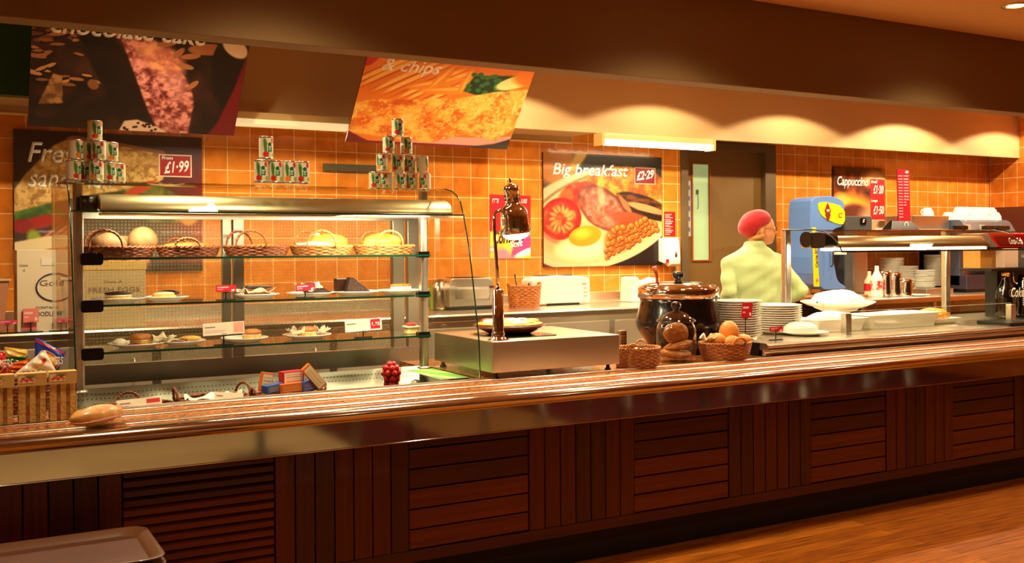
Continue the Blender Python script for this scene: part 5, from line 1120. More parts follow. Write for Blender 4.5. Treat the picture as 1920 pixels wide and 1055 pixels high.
packet('white crisp packet lying in front of the blue one', [(18, 708), (112, 708), (84, 656), (72, 664)], -2.60, .022, cv)
# ---- things on the rear bench, left
zB = .971
def carton(name, label, x0, x1, z1, y0, y1, col, texts, extra=None):
    t_ = thing(name, label, 'box', ((x0+x1)/2, (y0+y1)/2, zB)); b = MB(); b.box(x0, x1, y0, y1, zB, z1); mk('carton_body', b, mat(name+'_card', rgb(*col), .65), t_, bevel=.002)
    for bd, u, v, w_, h_, m_ in texts: text('lettering', bd, (x0+(x1-x0)*u, y0-.001, zB+(z1-zB)*v), (1, 0, 0), (0, 0, 1), (x1-x0)*w_, (z1-zB)*h_, m_, t_)
    if extra: extra(t_, x0, x1, z1, y0)
    return t_
M_INK = mat('navy_ink', rgb(60, 56, 110), .5); M_INKP = mat('faded_ink', rgb(130, 110, 110), .5)
def ring(t_, x0, x1, z1, y0):
    b = MB(); cx, cz = x0+.19, zB+.24
    b.tube([(cx+.095*math.cos(a*PI/20), y0-.001, cz+.075*math.sin(a*PI/20)) for a in range(40)], .005, 4, closed=True); mk('oval_ring', b, M_INK, t_)
    b = MB(); b.box(x0+.02, x0+.095, y0-.003, y0-.001, zB+.01, zB+.11); mk('pink_label', b, mat('pink_label', rgb(236, 130, 116), .6), t_)
    b = MB(); b.box(x0+.12, x0+.19, y0-.003, y0-.001, zB+.36, zB+.40); mk('paper_label', b, M_PAPER, t_)
cx = carton('egg_tray_carton', 'white catering carton with an oval blue ring behind the left glass', -2.835, -2.57, 1.415, -.78, -.48, (240, 226, 190),
       [('Gold', .42, .56, .45, .07, M_INKP), ('Catex', .05, .80, .16, .03, M_INKP), ('6', .12, .74, .03, .03, M_INKP), ('CONTAINS', .34, .28, .42, .03, M_INK), ('OODLE W', .34, .19, .5, .055, M_INK)], ring)
def lid(t_, x0, x1, z1, y0):
    b = MB(); b.box(x0-.004, x1+.004, y0-.004, y0+.28, z1, z1+.045); mk('lid_flap', b, mat('yellow_card', rgb(232, 200, 110), .65), t_)
carton('egg_carton', 'cream carton marked FRESH EGGS standing behind the display case', -2.50, -2.17, 1.30, -.74, -.45, (214, 194, 146),
       [('Class A', .32, .78, .3, .04, M_INKP), ('FRESH EGGS', .08, .62, .82, .08, M_INKP), ('YY', .08, .34, .14, .07, M_INK), ('H', .76, .36, .14, .10, M_INKP)], lid)
for i, (x, z1, lb) in enumerate(((-2.97, 1.25, 'clear plastic food tub at the left edge on the rear bench'),)):
    t_ = thing('food_tub', lb, 'tub', (x, -.66, zB)); b = MB(); b.prism([(x-.07, zB+.001), (x+.07, zB+.001), (x+.10, z1), (x-.10, z1)], -.75, -.57, 'y'); mk('tub_wall', b, mat('frosted_plastic', rgb(214, 150, 110), .3, coat=.3), t_, bevel=.008)
    b = MB(); b.rbox(x-.11, x+.11, -.76, -.56, z1, z1+.012, .01); mk('rim', b, mat('tub_rim', rgb(240, 200, 160), .3), t_)
    b = MB(); b.box(x+.02, x+.05, -.7525, -.7505, zB+.05, zB+.12); mk('white_sticker', b, M_PAPER, t_)
t_ = thing('food_tub', 'amber plastic tub standing right of the white catering carton', 'tub', (-2.535+.02, -.86+.1, zB))
b = MB(); b.box(-2.56, -2.515, -.79, -.76, zB, zB+.20); mk('tub_wall', b, mat('amber_plastic', rgb(180, 90, 50), .3), t_, bevel=.004)
b = MB(); b.box(-2.545, -2.53, -.7925, -.7905, zB+.09, zB+.14); mk('white_sticker', b, M_PAPER, t_)
tagcard('pink price tag on a stand at the far left of the rear bench', 14, 600, 608, 34, -.80, zB, grp='pink tags on the rear bench', col=(226, 60, 90), basew=.06)
tagcard('pink price tag in front of the white catering carton', 58, 578, 604, 26, -.80, zB, grp='pink tags on the rear bench', col=(236, 130, 110), basew=.06)
tagcard('pink price tag right of the white catering carton', 115, 597, 604, 26, -.80, zB, grp='pink tags on the rear bench', col=(226, 60, 90), basew=.06)
# ================================================================== hot plate with heat lamp
hp = thing('hot_plate', 'brushed steel food warming box on small black feet', 'food warmer', (-.61, -2.4, ZT))
hx0, hx1, hy0, hy1 = -.965, -.252, -2.70, -2.06
b = MB(); b.box(hx0, hx1, hy0, hy1, .832, .977); mk('steel_box', b, steel('warmer_steel', (.78, .68, .5), .32, (1, 1, 40)), hp, bevel=.003)
for x in (hx0+.03, hx1-.05):
    for y in (hy0+.03, hy1-.04):
        b = MB(); b.lathe([(0, 0), (.019, 0), (.016, .006), (.010, .014), (.008, .032), (0, .032)], (x, y, ZT+.001), 16); mk('foot', b, M_BLACK, hp)
b = MB(); b.rbox(-.86, -.52, -2.58, -2.26, .9775, .981, .05); mk('black_glass', b, M_BLKG, hp)
lamp = thing('heat_lamp', 'chrome heat lamp on a curved stem over the hot plate', 'lamp', (-.86, -2.62, .977))
lx, ly = atx(934, -2.62, 600), -2.62
b = MB(); b.lathe([(0, 0), (.05, 0), (.052, .003), (.036, .010), (.03, .022), (.034, .028), (.029, .036), (.0275, .05), (.027, .235), (.020, .24), (.010, .242)], (lx, ly, .9775), 28); mk('stand', b, S_CHR, lamp)
zt = P(950, 378, Y=ly)[2]
pts = [(lx, ly, 1.215), (lx-.004, ly, 1.32), (lx-.012, ly, 1.42), (lx-.018, ly, 1.50)]
for k in range(9):
    a = PI-PI*.62*k/8; pts.append((lx-.018+.045+.045*math.cos(a), ly+.004*k, 1.53+.06*math.sin(a)*1.0))
pts.append((atx(957, -2.58, 385), -2.585, zt-.015))
b = MB(); b.tube(pts, .0085, 12); mk('curved_stem', b, S_CHR, lamp)
c = Vector(P(961, 380, Y=-2.56)); Mt = Matrix.Rotation(math.radians(-7), 4, 'Y')
b = MB(); b.lathe([(.076, -.150), (.079, -.147), (.070, -.10), (.069, -.075), (.066, -.045), (.058, -.028), (.042, -.010), (.034, .0), (.036, .006), (.036, .050), (.039, .053), (.039, .075), (.028, .086), (.010, .090), (.006, .100), (.009, .104), (.006, .110), (.007, .114), (.0, .124)], tuple(c), 36, M=Mt)
sh = mk('shade', b, S_CHR, lamp)
b = MB()
for k in range(10):
    a = 2*PI*k/10
    for zz in (.012, .030): p = Mt @ Vector((.0365*math.cos(a), .0365*math.sin(a), zz)); q_ = Mt @ Vector((.0365*math.cos(a), .0365*math.sin(a), zz+.011)); b.tube([p+c, q_+c], .0028, 5)
mk('vent_slot', b, M_BLACK, sh)
bc = c+(Mt @ Vector((0, 0, -.150)))
b = MB(); b.ell(tuple(bc), (.064, .064, .03), 24, M=Mt); mk('bulb', b, mat('bulb_lit', (1, .85, .6), .3, emit=((1, .86, .6), 16)), lamp)
spot(tuple(bc+Vector((0, 0, -.034))), (bc.x+.02, bc.y+.16, .98), 20, 125, WARM2, .6, .03)
# pizza on an oval platter
px_, py_ = (atx(878, -2.36, 610)+atx(1030, -2.36, 610))/2, -2.36
pt = thing('serving_platter', 'large round platter on the hot plate under the heat lamp', 'plate', (px_, py_, .981))
b = MB(); b.lathe([(0, .0), (.10, 0), (.115, .004), (.17, .03), (.185, .042), (.18, .045), (.16, .034), (0, .03)], (px_, py_, .9815), 44); mk('dish', b, mat('platter_brown', rgb(90, 40, 22), .25, coat=.4), pt)
pz = thing('pizza', 'bright cheese topped pizza on the round platter', 'pizza', (px_, py_, 1.02))
b = MB(); b.ell((px_, py_, 1.030), (.168, .168, .012), 40, 0, .04, 8, 5); mk('crust', b, M_PASTRY, pz)
for k in range(16):
    a = k*2.4; rr = .13*math.sqrt((k+.5)/16); b = MB(); b.ell((px_+rr*math.cos(a), py_+rr*math.sin(a), 1.040), (.038, .032, .012), 12, 0, .2, 5, k); mk('topping', b, [M_CREAMF, M_SPONGE, mat('tomato_top', rgb(226, 70, 30), .3)][k % 3 if k % 4 else 0], pz)
# ================================================================== rear bench, middle
def r_at(px, Y, py=560): return atx(px, Y, py)
tx0, tx1 = r_at(843, -.42), r_at(928, -.42)
ts = thing('steel_toaster', 'polished steel four slot toaster on the rear bench behind the glass', 'toaster', ((tx0+tx1)/2, -.32, zB))
pts = [(tx0, zB+.02), (tx0, zB+.17)]+[(tx0+.04-.04*math.cos(k*PI/12), zB+.17+.055*math.sin(k*PI/12)) for k in range(1, 6)]+[(tx1-.06+.05*math.sin(k*PI/12), zB+.17+.055*math.cos(k*PI/12)) for k in range(1, 7)]+[(tx1-.01, zB+.02)]
b = MB(); b.prism(pts, -.42, -.20, 'y'); mk('body', b, S_BR, ts, bevel=.006)
b = MB(); b.rbox(tx0+.05, tx1-.05, -.428, -.42, zB+.075, zB+.16, .008, ax='y'); mk('front_panel', b, S_CHR, ts)
b = MB(); b.box(tx0+.01, tx1, -.43, -.19, zB+.001, zB+.02); mk('base', b, M_BLACK, ts, bevel=.003)
for y in (-.37, -.30, -.24):
    b = MB(); b.box(tx0+.06, tx1-.07, y-.008, y+.008, zB+.222, zB+.2265); mk('slot', b, M_BLACK, ts)
for z, nm in ((.15, 'lever'),):
    b = MB(); b.box(tx1-.045, tx1-.012, -.436, -.42, zB+.15, zB+.165); mk('lever', b, mat('lever_dark', rgb(90, 30, 20), .3), ts)
b = MB(); b.tube([(tx1-.028, -.42, zB+.075), (tx1-.028, -.438, zB+.075)], .018, 20); mk('dial', b, S_CHR, ts)
b = MB(); b.tube([(tx1-.02, -.2, zB+.05), (tx1+.03, -.15, zB+.02), (tx1+.10, -.12, zB+.10), (tx1+.12, -.06, zB+.18)], .004, 6); mk('flex', b, M_BLACK, ts)
kx = r_at(819, -.25); kt = thing('kettle', 'rounded metal kettle half hidden left of the steel toaster', 'kettle', (kx, -.3, zB))
b = MB(); b.lathe([(0, .001), (.07, .001), (.072, .02), (.07, .12), (.055, .19), (.03, .215), (0, .22)], (kx, -.3, zB), 28); mk('body', b, mat('kettle_metal', (.5, .38, .26), .25, 1), kt)
b = MB(); b.tube([(kx, -.25, zB+.19), (kx, -.21, zB+.2), (kx, -.20, zB+.12), (kx, -.225, zB+.05)], .008, 8); mk('handle', b, M_BLACK, kt)
b = MB(); b.box(kx-.095, kx-.08, -.36, -.33, zB+.001, zB+.18); o = mk('sauce_bottle', b, mat('bottle_green', rgb(120, 150, 40), .4), bevel=.005); tag(o, 'slim green bottle standing left of the kettle on the rear bench', 'bottle')
bx_ = r_at(983, -.38); bsk_ = basket('wicker_basket', 'round wicker basket with two small handles between the toasters', 'basket', (bx_, -.38, zB+.001), .125, .10, .155, (0, PI), mat('bright_wicker', rgb(214, 128, 50), .5, noise=(60, .5), col2=rgb(150, 76, 22)), 12, .86, hh=.03, hw=.028)
for k, (dx, h_, lb) in enumerate(((-.03, .24, 'black spatula handle sticking out of the round basket, left one'), (.03, .17, 'short black utensil lying across the round basket'))):
    b = MB(); b.tube([(bx_+dx, -.36, zB+.02), (bx_+dx-.02 if k == 0 else bx_+dx+.04, -.33, zB+h_)], .006, 8); o = mk('spatula', b, M_BLACK); tag(o, lb, 'utensil')
wx0, wx1 = r_at(1000, -.36), r_at(1107, -.36)
wt = thing('white_toaster', 'long white plastic toaster on the rear bench below the breakfast poster', 'toaster', ((wx0+wx1)/2, -.28, zB))
b = MB(); pts = [(wx0, zB+.012), (wx0-.008, zB+.19), (wx0+.03, zB+.215), (wx0+.25, zB+.225), (wx1-.03, zB+.21), (wx1-.002, zB+.195), (wx1, zB+.012)]; b.prism(pts, -.36, -.19, 'y'); mk('body', b, M_WHITE, wt, bevel=.012, seg=3)
b = MB(); b.box(wx0+.06, wx1-.12, -.29, -.255, zB+.221, zB+.226); mk('slot', b, M_BLACK, wt); b = MB(); b.box(wx0+.12, wx1-.1, -.362, -.35, zB+.001, zB+.012); mk('base', b, M_BLACK, wt)
for z in (.12, .09, .06): b = MB(); b.box(wx1-.06, wx1-.03, -.363, -.36, zB+z, zB+z+.008); mk('button', b, mat('button_grey', rgb(190, 160, 140), .5), wt)
b = MB(); b.box(wx1-.075, wx1-.035, -.363, -.36, zB+.155, zB+.160); mk('lettering_mark', b, M_RED, wt)
cx0, cx1 = r_at(1184, -.36), r_at(1237, -.36)
ct = thing('napkin_dispenser', 'white sloping plastic dispenser at the end of the rear bench', 'dispenser', ((cx0+cx1)/2, -.28, zB))
b = MB(); b.prism([(cx0, zB+.001), (cx0+.01, zB+.19), (cx0+.06, zB+.20), (cx0+.115, zB+.14), (cx1, zB+.19), (cx1, zB+.001)], -.36, -.2, 'y'); mk('body', b, M_WHITE, ct, bevel=.008)
# soap dispenser on the wall
sx = atx(1262, -.12, 470); sd = thing('soap_dispenser', 'white wall soap dispenser with a small dark window beside the door', 'dispenser', (sx, -.06, 1.24))
za, zb_ = P(1262, 445, Y=-.1)[2], P(1262, 500, Y=-.1)[2]
b = MB(); b.prism([(-.002, zb_+.03), (-.07, zb_+.0), (-.11, zb_+.02), (-.115, zb_+.06), (-.10, za-.02), (-.08, za), (-.002, za)], sx-.02, sx+.085, 'x'); mk('cover', b, M_WHITE, sd, bevel=.008)
b = MB(); b.prism([(-.002, zb_+.05), (-.085, zb_+.03), (-.09, za-.01), (-.002, za-.004)], sx-.075, sx-.02, 'x'); mk('side_body', b, M_WHITE, sd, bevel=.006)
b = MB(); b.tube([(sx+.035, -.117, zb_+.085), (sx+.035, -.117, zb_+.125)], .009, 10); mk('window', b, mat('window_dark', rgb(70, 50, 30), .2), sd)
b = MB(); b.box(sx-.05, sx-.024, -.094, -.088, zb_+.035, zb_+.065); mk('red_mark', b, M_RED, sd)
b = MB(); b.box(sx+.10, sx+.125, -.03, -.002, .97, za-.06); o = mk('pipe_cover', b, mat('pipe_cover', rgb(176, 140, 90), .5)); tag(o, 'narrow vertical pipe cover beside the soap dispenser', 'pipe')
# lit sink splash area: small steel tap block between counters
b = MB(); x = atx(1166, -2.1, 630); b.rbox(x-.022, x+.022, -2.12, -2.075, ZT+.001, ZT+.135, .006); o = mk('salt_shaker', b, S_CHR, bevel=.003); tag(o, 'small square steel shaker beside the right end of the hot plate', 'shaker')
# ================================================================== counter right of the hot plate
kx, ky = P(1272, 600, Y=-2.2)[0], -2.2
kr = (atx(1338, -2.2, 600)-atx(1207, -2.2, 600))/2*.96
kz = ZT+.001
kt = thing('soup_kettle', 'large black soup kettle with a steel lid beside the plate stacks', 'soup kettle', (kx, ky, kz))
zl0, zl1 = P(1272, 545, Y=ky)[2]-.03, P(1272, 528, Y=ky)[2]
b = MB(); hz = zl0-kz; b.lathe([(0, .0), (kr*.62, 0), (kr*.66, .01), (kr*.80, hz*.22), (kr*.97, hz*.42), (kr, hz*.50), (kr*1.0, hz*.56), (kr*.93, hz*.78), (kr*.90, hz*.9), (kr*.91, hz), (kr*.5, hz)], (kx, ky, kz), 56)
b.lathe([(kr*.99, hz*.47), (kr*1.015, hz*.475), (kr*1.015, hz*.49), (kr*.99, hz*.495)], (kx, ky, kz), 56); mk('pot', b, mat('kettle_black', rgb(14, 10, 8), .22, coat=.5), kt)
b = MB(); b.lathe([(kr*.92, -.01), (kr*.955, -.004), (kr*.955, .042), (kr*.93, .052), (kr*.88, .056), (kr*.86, .05)], (kx, ky, zl0), 56); mk('steel_collar', b, S_CHR, kt)
b = MB(); b.lathe([(kr*.88, .054), (kr*.86, .062), (kr*.7, .074), (kr*.4, .083), (0, .086)], (kx, ky, zl0), 48); ld = mk('lid', b, S_CHR, kt)
b = MB(); b.lathe([(0, .086), (.024, .086), (.018, .098), (.030, .108), (.036, .122), (.030, .138), (0, .144)], (kx, ky, zl0), 28); mk('lid_knob', b, M_BLKG, ld)
for s_ in (-1, 1):
    b = MB(); b.tube([(kx+s_*kr*.93, ky-.05, zl0+.01), (kx+s_*kr*1.02, ky-.03, zl0+.02), (kx+s_*kr*1.02, ky+.03, zl0+.02), (kx+s_*kr*.93, ky+.05, zl0+.01)], .007, 8); mk('handle', b, S_CHR, kt)
b = MB(); b.tube([(kx-.11, ky+.05, zl0+.03), (kx-.115, ky+.05, zl0+.12), (kx-.13, ky+.055, zl0+.17)], [.008, .009, .013], 10); o = mk('ladle', b, mat('ladle_handle', rgb(150, 60, 26), .35)); tag(o, 'brown ladle handle sticking up out of the soup kettle', 'ladle')
# cookie jar
jx, jy = atx(1268, -2.55, 620), -2.55; jr = .105
jar = thing('biscuit_jar', 'round glass jar of brown pastries with a knobbed lid', 'jar', (jx, jy, ZT))
b = MB(); b.lathe([(0, .004), (jr*.72, .004), (jr*.80, .008), (jr*.78, .018), (jr*.92, .03), (jr, .06), (jr, .17), (jr*.94, .195), (jr*.86, .205), (jr*.88, .215)], (jx, jy, ZT), 44); mk('glass_body', b, M_JAR, jar)
b = MB(); b.lathe([(jr*.97, .212), (jr*1.0, .216), (jr*.98, .222), (jr*.8, .235), (jr*.5, .258), (jr*.2, .268), (jr*.14, .274), (jr*.22, .284), (jr*.27, .30), (jr*.2, .315), (0, .32)], (jx, jy, ZT), 44); mk('glass_lid', b, glass('lid_glass', (.84, .82, .78), 2.6), jar)
for k, (dx, dy, z, r_, tx, ty) in enumerate(((.0, .005, .044, (.086, .082, .028), .1, .06), (.012, .0, .085, (.080, .076, .024), -.15, -.2), (-.012, -.012, .152, (.082, .034, .058), .25, .2))):
    food('pastry', ['round brown pastry lying at the bottom of the biscuit jar', 'round brown pastry tilted in the middle of the biscuit jar', 'big round pastry standing upright at the front of the biscuit jar'][k], 'pastry', (jx+dx, jy+dy, ZT+z), r_, M_PASTD, .06, 5, k+30, 26, tiltx=tx, tilty=ty, group='pastries in the biscuit jar')
# two wicker baskets
xx = P(1204, 670, Y=-2.66)[0]
basket('wicker_basket', 'small round wicker basket with two loop handles beside the hot plate', 'basket', (xx, -2.62, ZT+.001), .118, .105, .095, (-PI/2-.75, PI/2-.75), M_WICK, 11, .9, hh=.038, hw=.03)
for k in range(7):
    a = k*.9; food('sugar_sachet', 'small pale sachet lying in the small wicker basket', 'sachet', (xx+.055*math.cos(a), -2.62+.05*math.sin(a), ZT+.082+.004*(k % 2)), (.03, .016, .004), M_WAX, .05, 3, k, 12, rz=a*1.7, group='sachets in the small basket')
xx = P(1360, 660, Y=-2.61)[0]
basket('wicker_basket', 'slanted wicker bread basket full of rolls beside the biscuit jar', 'basket', (xx, -2.61, ZT+.001), .155, .11, .09, (-PI/2,), M_WICK, 10, .84, hh=.04, hw=.045)
M_ROLL = mat('soft_roll', rgb(240, 160, 66), .45, noise=(9, .4), col2=rgb(216, 120, 40))
for k, (dx, dy, z, r_, lb) in enumerate(((.035, .01, .145, (.055, .05, .062), 'big golden bread roll standing up in the slanted basket'), (-.06, -.0, .105, (.06, .05, .04), 'golden bread roll at the left of the slanted basket'), (.105, -.02, .098, (.052, .045, .035), 'small golden bread roll at the right of the slanted basket'), (-.0, -.055, .098, (.05, .035, .035), 'golden bread roll behind the loop handle of the slanted basket'))):
    food('bread_roll', lb, 'bread', (xx+dx, -2.61+dy, ZT+z), r_, M_ROLL, .04, 3, k+60, 24, group='rolls in the slanted basket')
crumple('paper_napkin', 'white paper napkin poking out at the left of the slanted basket', 'napkin', (xx-.10, -2.61, ZT+.095), .09, .08, .05, 41); crumple('paper_napkin', 'white paper napkin poking out at the right of the slanted basket', 'napkin', (xx+.145, -2.62, ZT+.078), .10, .07, .045, 43)
# plate stacks on the deck
def stack(px, Y, r, n, z0, dz, where, grp):
    x = atx(px, Y, 600); first = None
    for k in range(n):
        lb = 'white plate in %s, %s' % (where, ordl(k, n))
        if first is None: first = plate('dinner_plate', lb, (x, Y, z0), r, grp, h=.024)
        else: copy_tree(first, None, (x, Y, z0+k*dz), rz=k*.3, label=lb)
    return x
stack(1382, -2.27, .148, 15, ZD+.001, .0137, 'the tall stack left of the gantry', 'plates in the tall stack')
stack(1457, -2.2, .150, 12, ZD+.001, .0137, 'the lower stack by the gantry post', 'plates in the lower stack')
stack(1327, -2.0, .140, 12, ZD+.001, .0137, 'the stack half hidden behind the soup kettle', 'plates behind the kettle')
tagcard('tilted red price tag on a tall black stem in front of the plates', 1399, 566, 596, 25, -2.50, ZD+.0005, grp='red tags on the hot deck', lean=.28)
tagcard('small red price tag on a short stand at the corner of the hot deck', 1456, 612, 621, 32, -2.54, ZD+.0005, grp='red tags on the hot deck')
x = atx(1512, -2.40, 612); plate('dinner_plate', 'large white plate under an upturned bowl right of the small red tag', (x, -2.38, ZD+.001), .145, 'single plates on the deck', h=.02)
b = MB(); b.lathe([(.105, .001), (.108, .006), (.10, .035), (.07, .055), (.04, .06), (0, .058)], (x-.02, -2.37, ZD+.018), 36); o = mk('bowl', b, M_CHINA); tag(o, 'upturned white bowl resting on the large plate', 'bowl')
# food trays
def tray(name, label, x0, x1, y0, y1, z0, h, m, r=.03):
    t_ = thing(name, label, 'food tray', ((x0+x1)/2, (y0+y1)/2, z0)); b = MB()
    o1 = [(x0+.02, y0+.02), (x1-.02, y1-.02)]
    b.rbox(x0+.025, x1-.025, y0+.025, y1-.025, z0, z0+.006, r)
    def ringp(a, z):
        pts = []
        for cx, cy, a0 in ((x1-a-r, y1-a-r, 0), (x0+a+r, y1-a-r, 90), (x0+a+r, y0+a+r, 180), (x1-a-r, y0+a+r, 270)):
            for i in range(6): t = math.radians(a0+18*i); pts.append((cx+r*math.cos(t), cy+r*math.sin(t), z))
        return pts
    R_ = [ringp(.026, z0+.002), ringp(.006, z0+h-.004), ringp(-.006, z0+h), ringp(-.006, z0+h+.004), ringp(.010, z0+h+.002), ringp(.032, z0+.008)]
    n = len(R_[0]); v = [p for q in R_ for p in q]; f = [(j*n+i, j*n+(i+1) % n, (j+1)*n+(i+1) % n, (j+1)*n+i) for j in range(len(R_)-1) for i in range(n)]
    b.add(v, f, 0, True); mk('dish', b, m, t_); return t_
yt = -2.2
xa, xb, xc, xd = atx(1494, yt, 600), atx(1596, yt, 600), atx(1602, yt, 600), atx(1728, yt, 600)
M_RICE = mat('mashed_potato', rgb(252, 244, 220), .6, bump=(50, .6))
tray('serving_dish', 'white oblong dish at the left under the heated gantry', xa, xb-.01, -2.36, -2.12, ZD+.001, .075, M_CHINA)
tray('serving_dish', 'long white dish behind the low glass screen', xb+.01, xd, -2.36, -2.12, ZD+.001, .085, M_CHINA)
food('mashed_potato', 'heap of white food filling the left dish', 'food', ((xa+xb)/2, -2.24, ZD+.065), ((xb-xa)/2-.05, .085, .055), M_RICE, .14, 6, 5, 34)
food('mashed_potato', 'low white mound filling the long dish', 'food', ((xb+xd)/2, -2.24, ZD+.068), ((xd-xb)/2-.04, .085, .035), M_RICE, .12, 7, 9, 34)
xe = atx(1575, -2.0, 570); bw = thing('white_platter', 'raised white platter of bright food near the left gantry post', 'food tray', (xe, -1.98+.1, ZD))
xe = atx(1575, -1.9, 570)
b = MB(); b.lathe([(0, .10), (.12, .10), (.20, .125), (.25, .15), (.245, .155), (.18, .128), (0, .11)], (xe, -1.88, ZD), 40); b.lathe([(.10, .001), (.085, .02), (.08, .10)], (xe, -1.88, ZD), 30); mk('dish', b, M_CHINA, bw)
food('chips_heap', 'tall heap of blown out white food on the raised platter', 'food', (xe, -1.88, ZD+.15), (.20, .14, .075), M_RICE, .18, 7, 12, 36)
b = MB(); b.tube([(xe-.30, -1.98, ZD+.16), (xe-.12, -1.93, ZD+.12)], .006, 8); o = mk('serving_spoon', b, S_CHR); tag(o, 'steel spoon handle leaning in the food left of the raised platter', 'spoon')
xf0, xf1 = atx(1722, yt, 590), atx(1772, yt, 590)
tray('pastry_tray', 'steel rimmed tray of golden pastry beside the right gantry post', xf0+.02, xf1+.02, -2.32, -2.10, ZD+.001, .035, M_CHINA)
food('pastry_slab', 'golden pastry in the tray beside the right gantry post', 'pastry', ((xf0+xf1)/2+.0, -2.2, ZD+.055), ((xf1-xf0)/2+.0, .09, .045), M_PASTRY, .15, 5, 3, 26)
# ================================================================== drinks bench
zD = .956
def X_(px, Y=-.5, py=500): return atx(px, Y, py)
# ice cream machine, sculpted from one profile
Ym = -.55; x0, x1 = X_(1520, Ym), X_(1584, Ym)
zb_, zt_ = zD+.03, P(1550, 368, Y=Ym)[2]; Hm = zt_-zb_
def pz(px, py): q = P(px, py, Y=Ym); return (q[0], q[2])
bd = thing('wooden_board', 'long wooden board under the blue ice cream machine', 'board', (X_(1555, Ym), -.5, zD))
b = MB(); b.box(X_(1511, -.75), X_(1628, -.75), -.75, -.25, zD, zD+.028); mk('plank', b, mat('board_wood', rgb(170, 112, 56), .5, noise=(3, .5, (1, 20, 20)), col2=rgb(120, 70, 30)), bd, bevel=.003)
im = thing('ice_cream_machine', 'blue and yellow soft ice cream machine with an arched head', 'ice cream machine', (X_(1550, Ym), Ym+.1, zb_))
out = [(1520, 543), (1519, 380), (1526, 370), (1545, 367), (1565, 368), (1580, 376), (1584, 384), (1583, 388), (1583, 424), (1566, 428), (1560, 434), (1562, 478), (1566, 505), (1571, 528), (1585, 536), (1588, 543)]
def smooth(pts, it=2):
    for _ in range(it):
        q = []
        for i in range(len(pts)): a, c = pts[i], pts[(i+1) % len(pts)]; q += [(a[0]*.75+c[0]*.25, a[1]*.75+c[1]*.25), (a[0]*.25+c[0]*.75, a[1]*.25+c[1]*.75)]
        pts = q
    return pts
body = [pz(*p) for p in out]; zmin_ = zb_
body = [(p[0], max(p[1], zmin_)) for p in smooth(body, 2)]
M_IBL = mat('machine_blue', rgb(98, 138, 206), .3, coat=.3); M_IYE = mat('machine_yellow', rgb(246, 214, 10), .4)
b = MB(); b.prism(body, Ym, Ym+.26, 'y', 0, False); mk('body', b, M_IBL, im, bevel=.018, seg=3)
ylw = smooth([pz(*p) for p in [(1533, 380), (1549, 378), (1583, 388), (1584, 420), (1570, 420), (1552, 412), (1540, 404), (1534, 392)]], 1)
b = MB(); b.prism(ylw, Ym-.004, Ym+.002, 'y'); hd = mk('yellow_panel', b, M_IYE, im)
strip = [pz(*p) for p in [(1522, 426), (1529, 426), (1536, 537), (1526, 537)]]
b = MB(); b.prism(strip, Ym-.004, Ym+.002, 'y'); mk('yellow_strip', b, M_IYE, im)
M_CONE = mat('cone_brown', rgb(130, 30, 30), .5)
b = MB(); b.prism([pz(*p) for p in [(1546, 401), (1557, 401), (1553, 414), (1551, 414)]], Ym-.0065, Ym-.004, 'y'); cxx, czz = pz(1551, 395); n_ = 20
b.prism([(cxx+.035*math.cos(2*PI*k/n_), czz+.032*math.sin(2*PI*k/n_)) for k in range(n_)], Ym-.0075, Ym-.004, 'y'); b.prism([pz(*p) for p in [(1547, 389), (1555, 389), (1551, 380)]], Ym-.0065, Ym-.004, 'y'); mk('cone_emblem', b, M_CONE, im)
text('lettering', '99', (cxx-.018, Ym-.0085, czz-.012), (1, 0, 0), (0, 0, 1), .036, .024, M_TXT, im, .2, bold=.03)
q = pz(1571, 408); text('lettering', 'C', (q[0]-.0, Ym-.005, q[1]), (1, 0, 0), (0, 0, 1), .045, .045, M_RED, im, .1, bold=.02)
q = pz(1533, 505); text('lettering', 'Carte D’Or', (q[0]+.0, Ym-.005, q[1]+.02), (-.06, 0, 1), (-1, 0, -.06), .22, .028, mat('brown_lettering', rgb(70, 20, 10), .5), im, .1, bold=.02)
q = pz(1531, 530); text('lettering', '9', (q[0]-.012, Ym-.005, q[1]), (1, 0, 0), (0, 0, 1), .026, .035, mat('orange_lettering', rgb(220, 80, 10), .5), im, .1, bold=.02)
b = MB(); q = pz(1552, 500); b.tube([(q[0]+.01, Ym-.03, q[1]), (q[0]+.03, Ym-.03, q[1]+.02), (q[0]+.035, Ym-.03, q[1]+.16), (q[0]-.01, Ym-.02, q[1]+.2), (q[0]-.02, Ym, q[1]+.2)], .006, 8); mk('lever', b, M_BLACK, im)
b = MB(); q = pz(1572, 477); b.rbox(q[0]-.06, q[0]+.08, Ym-.03, Ym+.08, q[1], q[1]+.022, .02); mk('drip_shelf', b, M_WHITE, im)
b = MB(); q = P(1500, 515, Y=-.3); b.box(X_(1499, -.3), X_(1515, -.3), -.32, -.30, P(1505, 528, Y=-.3)[2], P(1505, 492, Y=-.3)[2]); o = mk('wall_card', b, mat('grey_card', rgb(190, 150, 130), .6)); tag(o, 'small grey card standing left of the blue machine', 'card')
b = MB(); b.rbox(X_(1490, -.35), X_(1514, -.35), -.4, -.2, zD+.001, P(1505, 527, Y=-.35)[2], .02); o = mk('cup_sleeve', b, mat('pale_plastic', rgb(236, 200, 160), .4)); tag(o, 'pale plastic box on the bench left of the blue machine', 'box')
